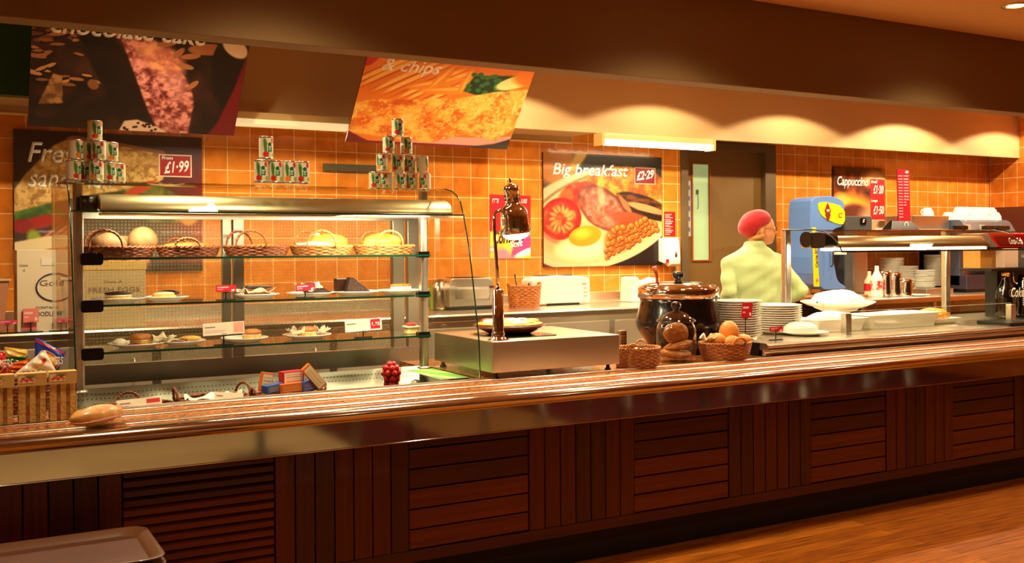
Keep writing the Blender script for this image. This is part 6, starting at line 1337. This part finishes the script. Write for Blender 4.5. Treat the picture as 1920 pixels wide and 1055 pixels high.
# juice dispenser
jd = thing('drinks_dispenser', 'grey topped steel drinks dispenser right of the blue machine', 'drinks machine', (X_(1612, -.5), -.45, zD))
a0, a1 = X_(1584, -.5), X_(1637, -.5); zt2 = P(1610, 405, Y=-.5)[2]; zm = P(1610, 432, Y=-.5)[2]
b = MB(); b.rbox(a0, a1, -.50, -.22, zm, zt2, .02); b.rbox(a0, a0+.11, -.50, -.24, zD+.03, zm, .01); mk('head', b, mat('machine_grey', rgb(86, 88, 88), .35, .3), jd, bevel=.004)
b = MB(); b.rbox(a0+.13, a1-.02, -.47, -.25, zD+.001, zm, .03); mk('steel_column', b, S_BR, jd)
b = MB(); b.box(a0+.1, a1, -.60, -.25, zD+.001, zD+.02); mk('drip_tray', b, M_BLACK, jd)
q = P(1617, 415, Y=-.5); b = MB(); b.rbox(q[0]-.03, q[0]+.04, -.508, -.5, q[2]-.03, q[2]+.03, .01, ax='y'); mk('panel', b, M_BLKG, jd); text('lettering', 'S', (q[0]-.01, -.51, q[2]-.01), (1, 0, 0), (0, 0, 1), .03, .03, M_TXT, jd, .3, bold=.02)
b = MB(); b.cyl((a0+.16, -.52, zm-.05), (a0+.16, -.52, zm-.09), .012); b.cyl((a0+.16, -.52, zm-.05), (a0+.16, -.47, zm-.05), .010); mk('tap', b, S_CHR, jd)
# red-labelled bottles and steel jugs
def bottle(px, Y, h, r, label, prof, mb_, lab, grp, pyb=545):
    x = atx(px, Y, pyb); t_ = thing('sauce_bottle', label, 'bottle', (x, Y, zD+.001), grp)
    b = MB(); b.lathe([(p*r, q*h) for p, q in prof], (x, Y, zD+.001), 22); mk('bottle_body', b, mb_, t_)
    b = MB(); b.lathe([(r*1.02, h*.22), (r*1.02, h*.52)], (x, Y, zD+.001), 22); mk('label_band', b, lab, t_); return t_
PB = [(0, 0), (.95, 0), (1, .03), (1, .55), (.85, .65), (.4, .82), (.32, .9), (.32, 1), (0, 1)]
bottle(1644, -.70, .27, .052, 'white bottle with a red and white label among the jugs', PB, M_CHINA, mat('label_red', rgb(206, 30, 24), .4, noise=(30, .2), col2=rgb(246, 230, 210)), 'bottles by the jugs')
bottle(1630, -.62, .22, .045, 'small clear bottle with a red label left of the white bottle', PB, mat('pale_bottle', rgb(230, 200, 160), .2), mat('label_red2', rgb(190, 20, 20), .4), 'bottles by the jugs')
def jug(px, Y, h, r, label, handle=True):
    x = atx(px, Y, 545); t_ = thing('steel_jug', label, 'jug', (x, Y, zD+.001), 'steel jugs on the drinks bench')
    b = MB(); b.lathe([(0, .003), (r, 0), (r*1.02, .01), (r, .04), (r*.94, h*.8), (r*.98, h), (r*.94, h), (r*.9, h*.8), (r*.94, .01), (0, .008)], (x, Y, zD+.001), 28); mk('body', b, S_BR if False else S_CHR, t_)
    if handle: b = MB(); b.tube([(x+r*.95, Y, zD+h*.85), (x+r*1.5, Y, zD+h*.9), (x+r*1.75, Y, zD+h*.6), (x+r*1.1, Y, zD+h*.25)], .007, 8); mk('handle', b, S_CHR, t_)
jug(1661, -.66, .22, .045, 'tall thin steel jug next to the red labelled bottle', False); jug(1678, -.70, .21, .058, 'tall steel jug in the middle of the jugs', False); jug(1698, -.76, .15, .062, 'squat steel jug with a looped handle in front of the saucers')
# stacks of saucers
def saucers(px, Y, r, n, z0, dz, where, grp):
    x = atx(px, Y, 520); first = None
    for k in range(n):
        lb = 'white saucer in %s, %s' % (where, ordl(k, n))
        if first is None:
            first = thing('saucer', lb, 'saucer', (x, Y, z0), grp)
            b = MB(); b.lathe([(0, .001), (r*.55, .001), (r*.98, .011), (r, .014), (r*.95, .015), (r*.5, .005), (0, .005)], (0, 0, 0), 26); mk('dish', b, M_CHINA, first, world=False)
        else: copy_tree(first, None, (x+.004*math.sin(k*2.1), Y+.003*math.cos(k*1.7), z0+k*dz), rz=k, label=lb)
    return x
saucers(1731, -.52, .105, 13, zD+.052, .0125, 'the front saucer stack below the gantry post', 'saucers in the front stack')
saucers(1698, -.40, .115, 20, zD+.002, .0125, 'the back saucer stack behind the jugs', 'saucers in the back stack')
saucers(1672, -.30, .11, 26, zD+.002, .0125, 'the tallest saucer stack by the red bottle', 'saucers in the tallest stack')
saucers(1752, -.30, .10, 24, zD+.052, .0125, 'the right saucer stack beside the coffee machine', 'saucers in the right stack')
b = MB(); b.rbox(X_(1712, -.55), X_(1762, -.55), -.70, -.2, zD, zD+.05, .01); o = mk('low_shelf', b, S_BR); tag(o, 'low steel riser under the front saucer stacks', 'shelf')
x = atx(1722, -.80, 540); t_ = plate('side_plate', 'single white plate lying in front of the saucer stacks', (x, -.80, zD+.001), .10, None, h=.012)
# grinder cabinet and coffee machine
zsh = P(1690, 430, Y=-.55)[2]-.001
ws = thing('wall_shelf', 'steel wall shelf behind the gantry carrying the red price list', 'shelf', (X_(1715, -.4), -.3, zsh-.02))
b = MB(); b.box(X_(1650, -.5), X_(1781, -.5), -.64, -.002, zsh-.022, zsh); mk('shelf_board', b, S_BRX, ws, bevel=.002)
for x in (X_(1660, -.5), X_(1770, -.5)): b = MB(); b.prism([(-.6, zsh-.022), (-.002, zsh-.022), (-.002, zsh-.2), (-.02, zsh-.2)], x, x+.006, 'x'); mk('bracket', b, S_BR, ws)
g0, g1 = X_(1712, -.5), X_(1782, -.5); zs = P(1740, 404, Y=-.5)[2]; zs0 = P(1740, 432, Y=-.5)[2]
zs0 = zsh+.023
sc = thing('milk_cooler', 'steel cabinet carrying one upturned white cup beside the coffee machine', 'cooler', ((g0+g1)/2, -.35, zD))
b = MB(); b.rbox(g0, g1-.01, -.50, -.18, zs0-.022, zs, .01); mk('cabinet', b, S_BRX, sc, bevel=.004)
for x in (g0+.03, g1-.05): b = MB(); b.box(x, x+.025, -.45, -.42, zs0-.022, zs0-.0); mk('leg', b, S_BR, sc)
def cup(x, Y, z, rz, label, grp, r=.042, h=.055, side=False):
    global CUP
    if CUP is None:
        CUP = thing('coffee_cup', label, 'cup', (x, Y, z), grp, rz)
        b = MB(); b.lathe([(r, 0), (r*.98, .001), (r*.9, h*.5), (r*.62, h*.9), (r*.55, h), (0, h), (0, h-.004), (r*.5, h-.005), (r*.85, h*.45), (r*.95, .001)], (0, 0, 0), 24); mk('bowl', b, M_CHINA, CUP, world=False)
        b = MB(); b.tube([(r*.9, 0, h*.2), (r*1.35, 0, h*.15), (r*1.55, 0, h*.45), (r*1.3, 0, h*.75), (r*.75, 0, h*.75)], .0055, 8); mk('handle', b, M_CHINA, CUP, world=False)
        return CUP
    return copy_tree(CUP, None, (x, Y, z), rz, label, grp)
CUP = None
cup(X_(1736, -.4), -.42, zs+.001, PI, 'lone upturned cup on the steel cabinet left of the coffee machine', 'cups by the coffee machine', r=.06, h=.075)
m0, m1 = X_(1786, -.5), X_(1886, -.55); zc1 = P(1830, 412, Y=-.55)[2]; zc0 = P(1830, 440, Y=-.55)[2]
cm = thing('coffee_machine', 'large blue grey espresso machine topped with white cups', 'coffee machine', ((m0+m1)/2, -.4, zD))
M_CMB = mat('machine_slate', rgb(96, 104, 122), .3, .4)
b = MB(); b.prism([(-.62, zc0), (-.66, zc0+.03), (-.60, zc1-.02), (-.56, zc1), (-.12, zc1), (-.12, zc0)], m0, m1, 'x'); mk('upper_body', b, M_CMB, cm, bevel=.006)
b = MB(); b.box(m0, m1, -.35, -.12, zD+.06, zc0); mk('back_panel', b, S_BR, cm)
for x in (m0, m1-.05): b = MB(); b.box(x, x+.05, -.58, -.12, zD+.06, zc0); mk('side_cheek', b, M_CMB, cm, bevel=.006)
b = MB(); b.rbox(m0, m1, -.66, -.12, zD+.03, zD+.16, .02); mk('drip_tray', b, mat('machine_violet', rgb(78, 66, 84), .3, .5), cm, bevel=.004)
b = MB(); b.box(m0+.02, m1-.02, -.63, -.15, zD, zD+.03); mk('foot_rail', b, M_BLACK, cm)
for px in (1799, 1851, 1878):
    x = X_(px, -.66); b = MB(); b.rbox(x-.09, x+.09, -.69, -.655, zc0+.045, zc0+.085, .015, ax='y'); mk('control_handle', b, M_BLKG, cm, bevel=.004)
for px in (1816, 1842):
    x = X_(px, -.66); b = MB()
    for i in range(2):
        for j in range(3): b.box(x-.03+.035*i, x-.008+.035*i, -.668, -.655, zc0+.035+.022*j, zc0+.05+.022*j)
    mk('button_block', b, mat('button_pale', rgb(214, 206, 170), .4), cm)
for px in (1806, 1830):
    x = X_(px, -.55); b = MB(); b.lathe([(.05, -.09), (.055, -.06), (.045, 0)], (x, -.55, zc0), 22); b.tube([(x, -.6, zc0-.075), (x-.01, -.72, zc0-.09)], [.012, .016], 10); b.cyl((x, -.55, zc0-.09), (x, -.55, zc0-.13), .014); mk('group_head', b, S_CHR, cm)
for px in (1812, 1822):
    x = X_(px, -.66); b = MB(); b.tube([(x-.05, -.66, zc0), (x, -.70, zc0-.1), (x+.02, -.70, zc0-.22)], .007, 8); mk('steam_wand', b, S_CHR, cm)
b = MB(); b.rbox(X_(1868, -.68), X_(1884, -.68), -.70, -.668, zc0-.02, zc0+.02, .01, ax='y'); mk('gauge', b, S_CHR, cm)
k = 0
for row, (yy, zz) in enumerate(((-.50, 0), (-.40, 0), (-.45, .050))):
    n_ = [7, 7, 7][row]
    for i in range(n_):
        x = m0+.07+(m1-m0-.16)*i/(n_-1); k += 1
        if row == 2 and i == 0: continue
        cup(x, yy, zc1+zz+.001, [.6, -.5, 0][(i+row) % 3], ['white cup in the front row on top of the coffee machine', 'white cup in the back row on top of the coffee machine', 'white cup in the upper layer on top of the coffee machine'][row]+', %s from the left' % ['first', 'second', 'third', 'fourth', 'fifth', 'sixth', 'seventh'][i], 'cups on the coffee machine')
b = MB(); q0, q1 = P(1890, 388, Y=-.3), P(1960, 388, Y=-.3); b.box(q0[0], XR-.01, -.5, -.01, 1.55, q0[2]); b.box(q0[0], q0[0]+.02, -.5, -.01, zD, 1.55); o = mk('wall_cabinet', b, mat('cabinet_brown', rgb(90, 36, 14), .5)); tag(o, 'dark brown cabinet at the right edge beside the coffee machine', 'cabinet')
# cola dispenser at the end of the deck
Yk = -2.12
def K(px, py, Y=Yk): q = P(px, py, Y=Y); return float(q[0]), float(q[2])
zK = ZT+.001
cdp = thing('cola_dispenser', 'red topped cola dispenser tower at the right edge of the picture', 'drinks machine', (K(1885, 600)[0], Yk+.1, ZD))
xL = K(1850, 440)[0]; xR = K(1960, 440)[0]; z_t, z_m = K(1880, 437)[1], K(1880, 463)[1]
zz1, zz0 = K(1900, 465)[1], K(1900, 501)[1]
b = MB(); v = [(xL, Yk-.02, z_t), (xR, Yk-.02, z_t), (xR, Yk-.06, z_m), (xL+.05, Yk-.06, z_m)]; b.add(v+[(p[0], p[1]+.22, p[2]) for p in v], [(0, 3, 2, 1), (4, 5, 6, 7), (0, 1, 5, 4), (1, 2, 6, 5), (2, 3, 7, 6), (3, 0, 4, 7)]); hd = mk('sign_box', b, mat('cola_red', rgb(214, 10, 22), .25, coat=.4), cdp, bevel=.003)
b = MB(); b.add([(xL-.085, Yk-.01, z_t-.005), (xL-.002, Yk-.012, z_t-.002), (xL+.048, Yk-.055, z_m), (xL-.02, Yk-.05, z_m), (xL-.085, Yk+.18, z_t-.005), (xL-.002, Yk+.18, z_t-.002), (xL+.048, Yk+.18, z_m), (xL-.02, Yk+.18, z_m)], [(0, 3, 2, 1), (4, 5, 6, 7), (0, 1, 5, 4), (1, 2, 6, 5), (2, 3, 7, 6), (3, 0, 4, 7)]); mk('side_wing', b, S_BR, cdp)
b = MB(); v = [(xL+.035, Yk-.0265, z_t-.014), (xR, Yk-.0265, z_t-.014), (xR, Yk-.0595, z_m+.014), (xL+.07, Yk-.0595, z_m+.014)]; b.add([(p[0], p[1]-.0015, p[2]) for p in v], [(0, 3, 2, 1)]); mk('sign_face', b, mat('cola_dark_red', rgb(120, 8, 12), .2, coat=.5), hd)
q = K(1880, 459); dn = Vector((0, -.04, -(z_t-z_m))).normalized()
text('lettering', 'Coca-Cola', (q[0]-.0, Yk-.058, q[1]+.004), (1, 0, 0), -dn, .155, .052, M_TXT, hd, .35, bold=.02)
b = MB(); b.box(xL-.07, xR, Yk-.05, Yk+.16, z_m-.014, z_m); b.box(xL-.09, xR, Yk-.10, Yk+.16, zz0-.02, zz0-.004); mk('black_shelf', b, M_BLACK, cdp, bevel=.002)
a0, a1, a2, a3 = K(1838, 480)[0], K(1867, 480)[0], K(1893, 480)[0], K(1912, 480)[0]
b = MB(); b.box(a0-.0, a1, Yk-.0, Yk+.14, zz0, zz1); mk('amber_panel', b, mat('amber_panel', rgb(206, 140, 60), .4), cdp)
b = MB(); b.box(a1, a2, Yk-.07, Yk+.05, zz0, zz1); mk('white_valve_cover', b, mat('valve_white', rgb(250, 226, 200), .15, coat=.4), cdp, bevel=.004)
b = MB(); b.box(a2, a3+.02, Yk-.05, Yk+.05, zz0, zz1); mk('grey_valve_cover', b, mat('valve_grey', rgb(110, 110, 104), .3), cdp, bevel=.004)
b = MB(); b.box(a3+.02, xR, Yk-.09, Yk+.04, zz0+.06, zz1-.005); rp = mk('red_valve_cover', b, mat('cola_red'[:] if False else 'cola_red', rgb(214, 10, 22), .25), cdp, bevel=.003)
text('lettering', 'Coke', (K(1913, 482, Yk-.09)[0]+.01, Yk-.092, K(1913, 482, Yk-.09)[1]), (1, 0, 0), (0, 0, 1), .05, .02, M_TXT, rp, .3)
for px in (1893, 1908, 1916):
    x = K(px, 520)[0]; b = MB(); b.tube([(x, Yk-.03, zz0-.02), (x, Yk-.035, zz0-.10), (x+.012, Yk-.05, zz0-.12), (x+.02, Yk-.04, zz0-.10)], .006, 8); mk('nozzle', b, S_CHR, cdp)
b = MB(); b.box(a1+.10, xR, Yk+.06, Yk+.16, ZD+.0, zz0); mk('tower_back', b, M_BLACK, cdp)
# giant cola bottle
bx = K(1881, 560, -2.18)[0]; zt_ = K(1881, 511, -2.18)[1]; hb = zt_-ZD-.002
bt = thing('cola_bottle', 'tall dark cola bottle with an orange cap standing before the dispenser', 'bottle', (bx, -2.20, ZD+.001))
b = MB(); pr = [(0, 0), (.062, 0), (.066, .02), (.07, .06), (.06, .12), (.066, .18), (.068, .22), (.058, .27), (.036, .33), (.027, .37), (.024, .41), (.026, hb-.02), (0, hb-.02)] if hb > .43 else [(0, 0), (.062, 0), (.066, .02), (.07, .06*hb/.45), (.062, .12*hb/.45), (.068, .19*hb/.45), (.068, .24*hb/.45), (.055, .30*hb/.45), (.034, .36*hb/.45), (.026, .40*hb/.45), (.026, hb-.02), (0, hb-.02)]
b.lathe(pr, (bx, -2.20, ZD+.001), 36); mk('glass_body', b, mat('cola_black', rgb(14, 8, 6), .08, coat=.8), bt)
b = MB(); b.lathe([(0, hb-.02), (.027, hb-.02), (.029, hb), (0, hb+.002)], (bx, -2.20, ZD+.001), 24); mk('cap', b, mat('cap_orange', rgb(240, 160, 60), .3, .5), bt)
bx2 = K(1915, 560, -2.14)[0]
b = MB(); b.lathe([(p, q) for p, q in pr], (bx2, -2.15, ZD+.001), 30); 
o = mk('cola_bottle', b, mat('cola_black', rgb(14, 8, 6), .08)); tag(o, 'second dark cola bottle cut by the right edge, behind the capped one', 'bottle')
text('lettering', 'Coke', (bx-.05, -2.275, ZD+.155), (1, 0, 0), (0, 0, 1), .15, .07, M_TXT, bt, .3, bold=.02)
t_ = None
x = K(1921, 590, -2.30)[0]; first = None
for k in range(14):
    lb = 'red paper cup in the nested stack at the right edge, %s' % ordl(k, 14)
    if first is None:
        first = thing('paper_cup', lb, 'cup', (x, -2.34, ZD+.001), 'nested red paper cups')
        b = MB(); b.lathe([(0, .001), (.028, 0), (.040, .10), (.043, .10), (.043, .104), (.038, .104), (.027, .004), (0, .004)], (0, 0, 0), 24); mk('wall', b, mat('cup_red', rgb(206, 20, 24), .35), first, world=False)
        b = MB(); b.lathe([(.0415, .099), (.0438, .100), (.0438, .1045), (.0415, .105)], (0, 0, 0), 24); mk('rim', b, M_WHITE, first, world=False)
    else: copy_tree(first, None, (x, -2.34, ZD+.001+k*.0145), rz=k, label=lb)
b = MB(); x0_ = K(1880, 640, -2.6)[0]; b.rbox(x0_, x0_+.25, -2.66, -2.40, ZD+.001, ZD+.02, .02); o = mk('drip_mat', b, M_BLACK); tag(o, 'black drip mat at the right end of the hot deck', 'mat')
# ================================================================== the worker behind the counter
Yw = -1.25
def W(px, py, Y=Yw): q = P(px, py, Y=Y); return Vector((q[0], Y, q[2]))
hc = W(1424, 425)                        # head centre
ground = 0.0
sh_c = W(1415, 478); hipz = .88
per = thing('person', 'person seen from behind in a pale green shirt and red cap, head turned right', 'person', (sh_c.x, Yw, 0))
def capsule(b, p0, p1, r0, r1, n=16):
    p0, p1 = Vector(p0), Vector(p1); L = 8
    pts = [p0.lerp(p1, i/L) for i in range(L+1)]; rs = [r0+(r1-r0)*i/L for i in range(L+1)]
    b.tube(pts, rs, n); b.ell(tuple(p0), (r0,)*3, n); b.ell(tuple(p1), (r1,)*3, n)
SX = sh_c.x; SZ = W(1415, 462).z
wid = (W(1480, 480)-W(1348, 480)).x*.5   # half width of the shoulders
lsh, rsh = Vector((SX-wid*.74, Yw, SZ-.13)), Vector((SX+wid*.74, Yw, SZ-.13))
lel = Vector(W(1356, 545)); lel.y = Yw-.06; rel = Vector((SX+wid*.98, Yw-.12, SZ-.33))
lha, rha = lel+Vector((.10, .17, -.16)), rel+Vector((-.10, .20, -.12))
def torso(b, k=1.0):
    rows = [(SZ+.015, .06, .06, 0), (SZ-.004, .09, .07, 0), (SZ-.03, wid*.42, .085, .0), (SZ-.075, wid*.70, .10, .005), (SZ-.14, wid*.86, .12, .0), (SZ-.22, wid*.78, .125, -.0), (SZ-.34, wid*.68, .115, .005), (SZ-.44, wid*.66, .115, .005), (SZ-.56, wid*.72, .13, 0), (SZ-.66, wid*.72, .13, 0)]
    n = 28; v = []
    for z, a, c, dy in rows:
        for i in range(n): t = 2*PI*i/n; v.append((SX+a*k*math.cos(t), Yw+dy+c*k*math.sin(t), z))
    f = [(j*n+i, j*n+(i+1) % n, (j+1)*n+(i+1) % n, (j+1)*n+i) for j in range(len(rows)-1) for i in range(n)]
    b.add(v, f+[tuple(range(n)), tuple(range((len(rows)-1)*n, len(rows)*n))], 0, True)
# continuous skin: head, neck, trunk, limbs, hands
hd = Vector((hc.x+.012, Yw-.005, hc.z-.02)); hz = .118
b = MB(); Mh = Matrix.Rotation(math.radians(-34), 4, 'Z')       # face turned to the right, slightly away
def H(x, y, z): p = Mh @ Vector((x, y, z)); return (hd.x+p.x, hd.y+p.y, hd.z+p.z)
# local head frame: +x is the direction of the face
def hell(c, r, n=18): 
    b.ell(H(*c), r, n, M=Mh)
hell((0, 0, .02), (.098, .076, .098)); hell((.028, 0, -.045), (.068, .056, .07)); hell((.062, 0, -.085), (.026, .03, .024)); hell((.096, 0, -.008), (.014, .013, .030)); hell((.104, 0, -.022), (.014, .014, .012))
hell((.083, 0, -.052), (.014, .024, .008)); hell((.083, 0, -.063), (.013, .021, .008)); hell((.075, .028, .012), (.018, .018, .012)); hell((.075, -.028, .012), (.018, .018, .012))
for s_ in (-1, 1): hell((-.005, s_*.078, -.012), (.018, .010, .032)); hell((.082, s_*.03, .004), (.012, .012, .010)); hell((.05, s_*.045, -.035), (.03, .02, .03))
b.tube([(hd.x-.03, Yw+.01, hd.z-.05), (hd.x-.035, Yw+.0, SZ+.0), (SX, Yw, SZ-.06)], [.055, .058, .075], 18)
torso(b, .9)
for sh_, el, ha in ((lsh, lel, lha), (rsh, rel, rha)):
    capsule(b, sh_, el, .05, .04); capsule(b, el, ha, .038, .026)
    d = (ha-el).normalized(); side = d.cross(Vector((0, 0, 1))).normalized(); up = side.cross(d)
    palm = ha+d*.045; b.ell(tuple(palm), (.04, .04, .022), 14, M=Matrix((side, d, up)).transposed().to_4x4())
    for i, L in enumerate((.075, .085, .08, .062)):
        q = palm+side*(.027-.018*i)+d*.03; q2 = q+d*L*.45-up*.006; q3 = q2+d*L*.35-up*.02; q4 = q3+d*L*.18-up*.022
        b.tube([q, q2, q3, q4], [.0095, .009, .0085, .007], 8)
    q = palm+side*.035-d*.02; b.tube([q, q+side*.02+d*.03-up*.01, q+side*.02+d*.055-up*.02], [.011, .0105, .009], 8)
for s_ in (-1, 1):
    hip = Vector((SX+s_*.09, Yw, hipz)); kn = Vector((SX+s_*.10, Yw-.02, .47)); an = Vector((SX+s_*.10, Yw+.02, .09))
    capsule(b, hip, kn, .085, .055); capsule(b, kn, an, .052, .036); b.ell((an.x, an.y+.06, .04), (.042, .11, .036), 14)
me = bake(b, [('REMESH', dict(mode='VOXEL', voxel_size=.0085)), ('SMOOTH', dict(factor=.5, iterations=3))])
from_mesh('body', me, mat('skin', rgb(228, 160, 112), .5, noise=(20, .4), col2=rgb(214, 138, 92)), per)
# shirt with sleeves, loose and creased
b = MB(); torso(b, 1.08); b.tube([(SX, Yw, SZ-.03), (SX-.005, Yw, SZ+.035)], [.085, .066], 20)
for sh_, el, ha in ((lsh, lel, lha), (rsh, rel, rha)):
    capsule(b, sh_, el, .060, .052); mid = el.lerp(ha, .35); capsule(b, el, mid, .056, .05)
me = bake(b, [('REMESH', dict(mode='VOXEL', voxel_size=.010)), ('SMOOTH', dict(factor=.6, iterations=4))])
for v in me.vertices:
    c_ = v.co; n_ = v.normal
    k = .004*math.sin(34*c_.z+11*c_.x)+.004*math.sin(21*c_.x-16*c_.z+9*c_.y)+.0025*math.sin(60*c_.z-30*c_.x)
    v.co = c_+n_*k
from_mesh('shirt', me, mat('shirt_green', rgb(176, 194, 132), .85, bump=(14, .25), sheen=.2), per)
b = MB(); b.lathe([(wid*.76, SZ-.62), (wid*.8, SZ-.72), (wid*.78, .80)], (SX, Yw, 0), 28, sy=.62)
for s_ in (-1, 1): b.tube([(SX+s_*.09, Yw, .86), (SX+s_*.10, Yw-.01, .5), (SX+s_*.10, Yw+.02, .08)], [.11, .085, .07], 20)
me = bake(b, [('REMESH', dict(mode='VOXEL', voxel_size=.014)), ('SMOOTH', dict(factor=.5, iterations=3))]); from_mesh('trousers', me, mat('trousers_black', rgb(26, 24, 26), .8), per)
for s_ in (-1, 1):
    b = MB(); b.ell((SX+s_*.10, Yw+.06, .045), (.052, .135, .045), 18, zmin=-.95); mk('shoe', b, M_BLACK, per)
# cap: soft red beret pulled back, with a band
b = MB(); b.ell(H(-.045, 0, .048), (.125, .108, .095), 26, 0, .03, 4, 2, M=Mh @ Matrix.Rotation(math.radians(-24), 4, 'Y'), zmin=-.42)
b.ell(H(-.085, 0, .015), (.085, .092, .075), 22, 0, .05, 5, 3, M=Mh)
me = bake(b, [('REMESH', dict(mode='VOXEL', voxel_size=.008)), ('SMOOTH', dict(factor=.6, iterations=4))]); from_mesh('cap', me, mat('cap_red', rgb(178, 6, 24), .85, bump=(40, .3), sheen=.3), per)
b = MB(); b.tube([H(.012, .08*s_, -.045+.0) for s_ in (-1,)]+[H(-.05, -.07, -.06), H(-.085, 0, -.065), H(-.05, .07, -.06), H(.012, .08, -.045)], .016, 10); mk('hair', b, mat('hair_blond', rgb(206, 140, 70), .6), per)
for s_ in (-1, 1):
    b = MB(); b.ell(H(.088, s_*.03, .006), (.009, .010, .008), 12, M=Mh); ey = mk('eye', b, mat('eye_white', rgb(240, 232, 220), .2), per)
    b = MB(); b.ell(H(.0945, s_*.031, .006), (.004, .0045, .0045), 10, M=Mh); mk('iris', b, mat('iris_dark', rgb(40, 30, 20), .2), ey)
b = MB()
for s_ in (-1, 1):
    b.tube([H(.104+.0*k, s_*.032+.022*math.cos(2*PI*k/14), .004+.016*math.sin(2*PI*k/14)) for k in range(14)], .0016, 5, closed=True); b.tube([H(.10, s_*.054, .008), H(.0, s_*.082, .004)], .0014, 5)
b.tube([H(.106, -.01, .006), H(.106, .01, .006)], .0014, 5); mk('spectacles', b, M_BLACK, per)
# ================================================================== trays, lower left
yt0, yt1 = P(10, 986, Z=.50)[1], 0
c0 = P(267, 988, Z=.50); c1 = P(246, 1052, Z=.50)
tx1 = float(c0[0])+.01; ty1 = float(c0[1])+.03; ty0 = ty1-.40; tx0 = tx1-.60
def tray_(z, label, dx):
    t_ = thing('serving_tray', label, 'tray', ((tx0+tx1)/2+dx, (ty0+ty1)/2, z), 'stacked brown trays'); b = MB(); r = .055
    def rp(a, zz):
        pts = []
        for cx, cy, a0 in ((tx1+dx-a-r, ty1-a-r, 0), (tx0+dx+a+r, ty1-a-r, 90), (tx0+dx+a+r, ty0+a+r, 180), (tx1+dx-a-r, ty0+a+r, 270)):
            for i in range(7): t = math.radians(a0+15*i); pts.append((cx+r*math.cos(t), cy+r*math.sin(t), zz))
        return pts
    R_ = [rp(.03, z+.0), rp(.012, z+.016), rp(-.002, z+.018), rp(-.004, z+.021), rp(.0, z+.023), rp(.014, z+.021), rp(.018, z+.018), rp(.022, z+.018), rp(.034, z+.006), rp(.038, z+.004)]
    n = len(R_[0]); v = [p for q in R_ for p in q]; f = [(j*n+i, j*n+(i+1) % n, (j+1)*n+(i+1) % n, (j+1)*n+i) for j in range(len(R_)-1) for i in range(n)]
    b.add(v, f, 0, True); b.add(R_[0], [tuple(range(n))[::-1]]); mk('rim', b, mat('tray_rim', rgb(100, 62, 34), .4, coat=.1), t_)
    b = MB(); b.add(R_[-1], [tuple(range(n))]); mk('tray_bed', b, mat('tray_brown', rgb(96, 50, 26), .55, noise=(2, .5, (1, 30, 1)), col2=rgb(70, 34, 18)), t_)
for k in range(3): tray_(.478-.026*(2-k)-.0, ['lowest brown tray of the stack at the lower left corner', 'middle brown tray of the stack at the lower left corner', 'top brown tray of the stack at the lower left corner'][k], .004*((k*2) % 3-1))
st = thing('tray_stand', 'dark stand under the brown trays at the lower left corner', 'stand', ((tx0+tx1)/2, (ty0+ty1)/2, 0)); zz = .478-.052-.001
b = MB(); b.box(tx0+.02, tx1-.03, ty0+.02, ty1-.03, zz-.02, zz); mk('shelf', b, M_BLACK, st)
b = MB(); b.add([(tx0+.02, ty0+.02, .02), (tx1+.06, ty0+.02, .02), (tx1+.06, ty1-.02, .02), (tx0+.02, ty1-.02, .02), (tx0+.02, ty0+.02, zz-.02), (tx1-.03, ty0+.02, zz-.02), (tx1-.03, ty1-.03, zz-.02), (tx0+.02, ty1-.03, zz-.02)], [(0, 3, 2, 1), (4, 5, 6, 7), (0, 1, 5, 4), (1, 2, 6, 5), (2, 3, 7, 6), (3, 0, 4, 7)]); mk('side_panel', b, mat('stand_dark', rgb(44, 30, 18), .5), st)
b = MB(); b.box(tx0+.03, tx1-.05, ty0+.03, ty1-.05, 0, .02); mk('plinth', b, M_BLACK, st)
# ================================================================== unseen dining furniture, added to be mirrored in the steel apron
M_CHR_R = mat('chair_red', rgb(150, 14, 18), .5); M_LEG = mat('leg_metal', (.3, .28, .25), .3, 1)
def chair(x, y, rz, label, first=[None]):
    if first[0]: return copy_tree(first[0], None, (x, y, 0), rz, label)
    t_ = thing('dining_chair', label, 'chair', (x, y, 0), 'red dining chairs', rz); first[0] = t_
    b = MB(); b.rbox(-.21, .21, -.21, .21, .43, .48, .06); mk('seat', b, M_CHR_R, t_, world=False, bevel=.015)
    b = MB(); b.rbox(-.20, .20, .20, .235, .52, .86, .05, ax='y'); mk('backrest', b, M_CHR_R, t_, world=False, bevel=.012)
    for sx_ in (-1, 1):
        for sy_ in (-1, 1): b = MB(); b.tube([(sx_*.18, sy_*.18, .43), (sx_*.21, sy_*.21, 0)], .012, 8); mk('leg', b, M_LEG, t_, world=False)
        b = MB(); b.tube([(sx_*.17, .20, .43), (sx_*.17, .22, .56)], .011, 8); mk('back_post', b, M_LEG, t_, world=False)
    return t_
def table(x, y, label):
    t_ = thing('dining_table', label, 'table', (x, y, 0), 'dining tables')
    b = MB(); b.rbox(x-.4, x+.4, y-.4, y+.4, .71, .745, .05); mk('tabletop', b, mat('table_beech', rgb(214, 176, 110), .3), t_, bevel=.004)
    b = MB(); b.tube([(x, y, .71), (x, y, .03)], .03, 12); mk('column', b, M_LEG, t_)
    b = MB(); b.lathe([(0, 0), (.25, 0), (.25, .012), (.04, .03), (0, .03)], (x, y, 0), 24); mk('base', b, M_LEG, t_)
table(-1.35, -6.1, 'unseen beech dining table nearest to the camera, added for the apron reflections')
table(2.1, -5.7, 'unseen beech dining table further along, added for the apron reflections')
for i, (x, y, rz, lb) in enumerate(((-.55, -5.9, -1.3, 'right of the first table'), (.35, -5.7, .4, 'between the two tables'), (1.25, -5.6, 1.3, 'left of the second table'), (2.1, -5.0, PI, 'on the counter side of the second table'), (2.95, -5.7, -1.5, 'right of the second table'), (3.6, -5.3, .3, 'nearest the right wall'))):
    chair(x, y, rz, 'red padded dining chair '+lb)
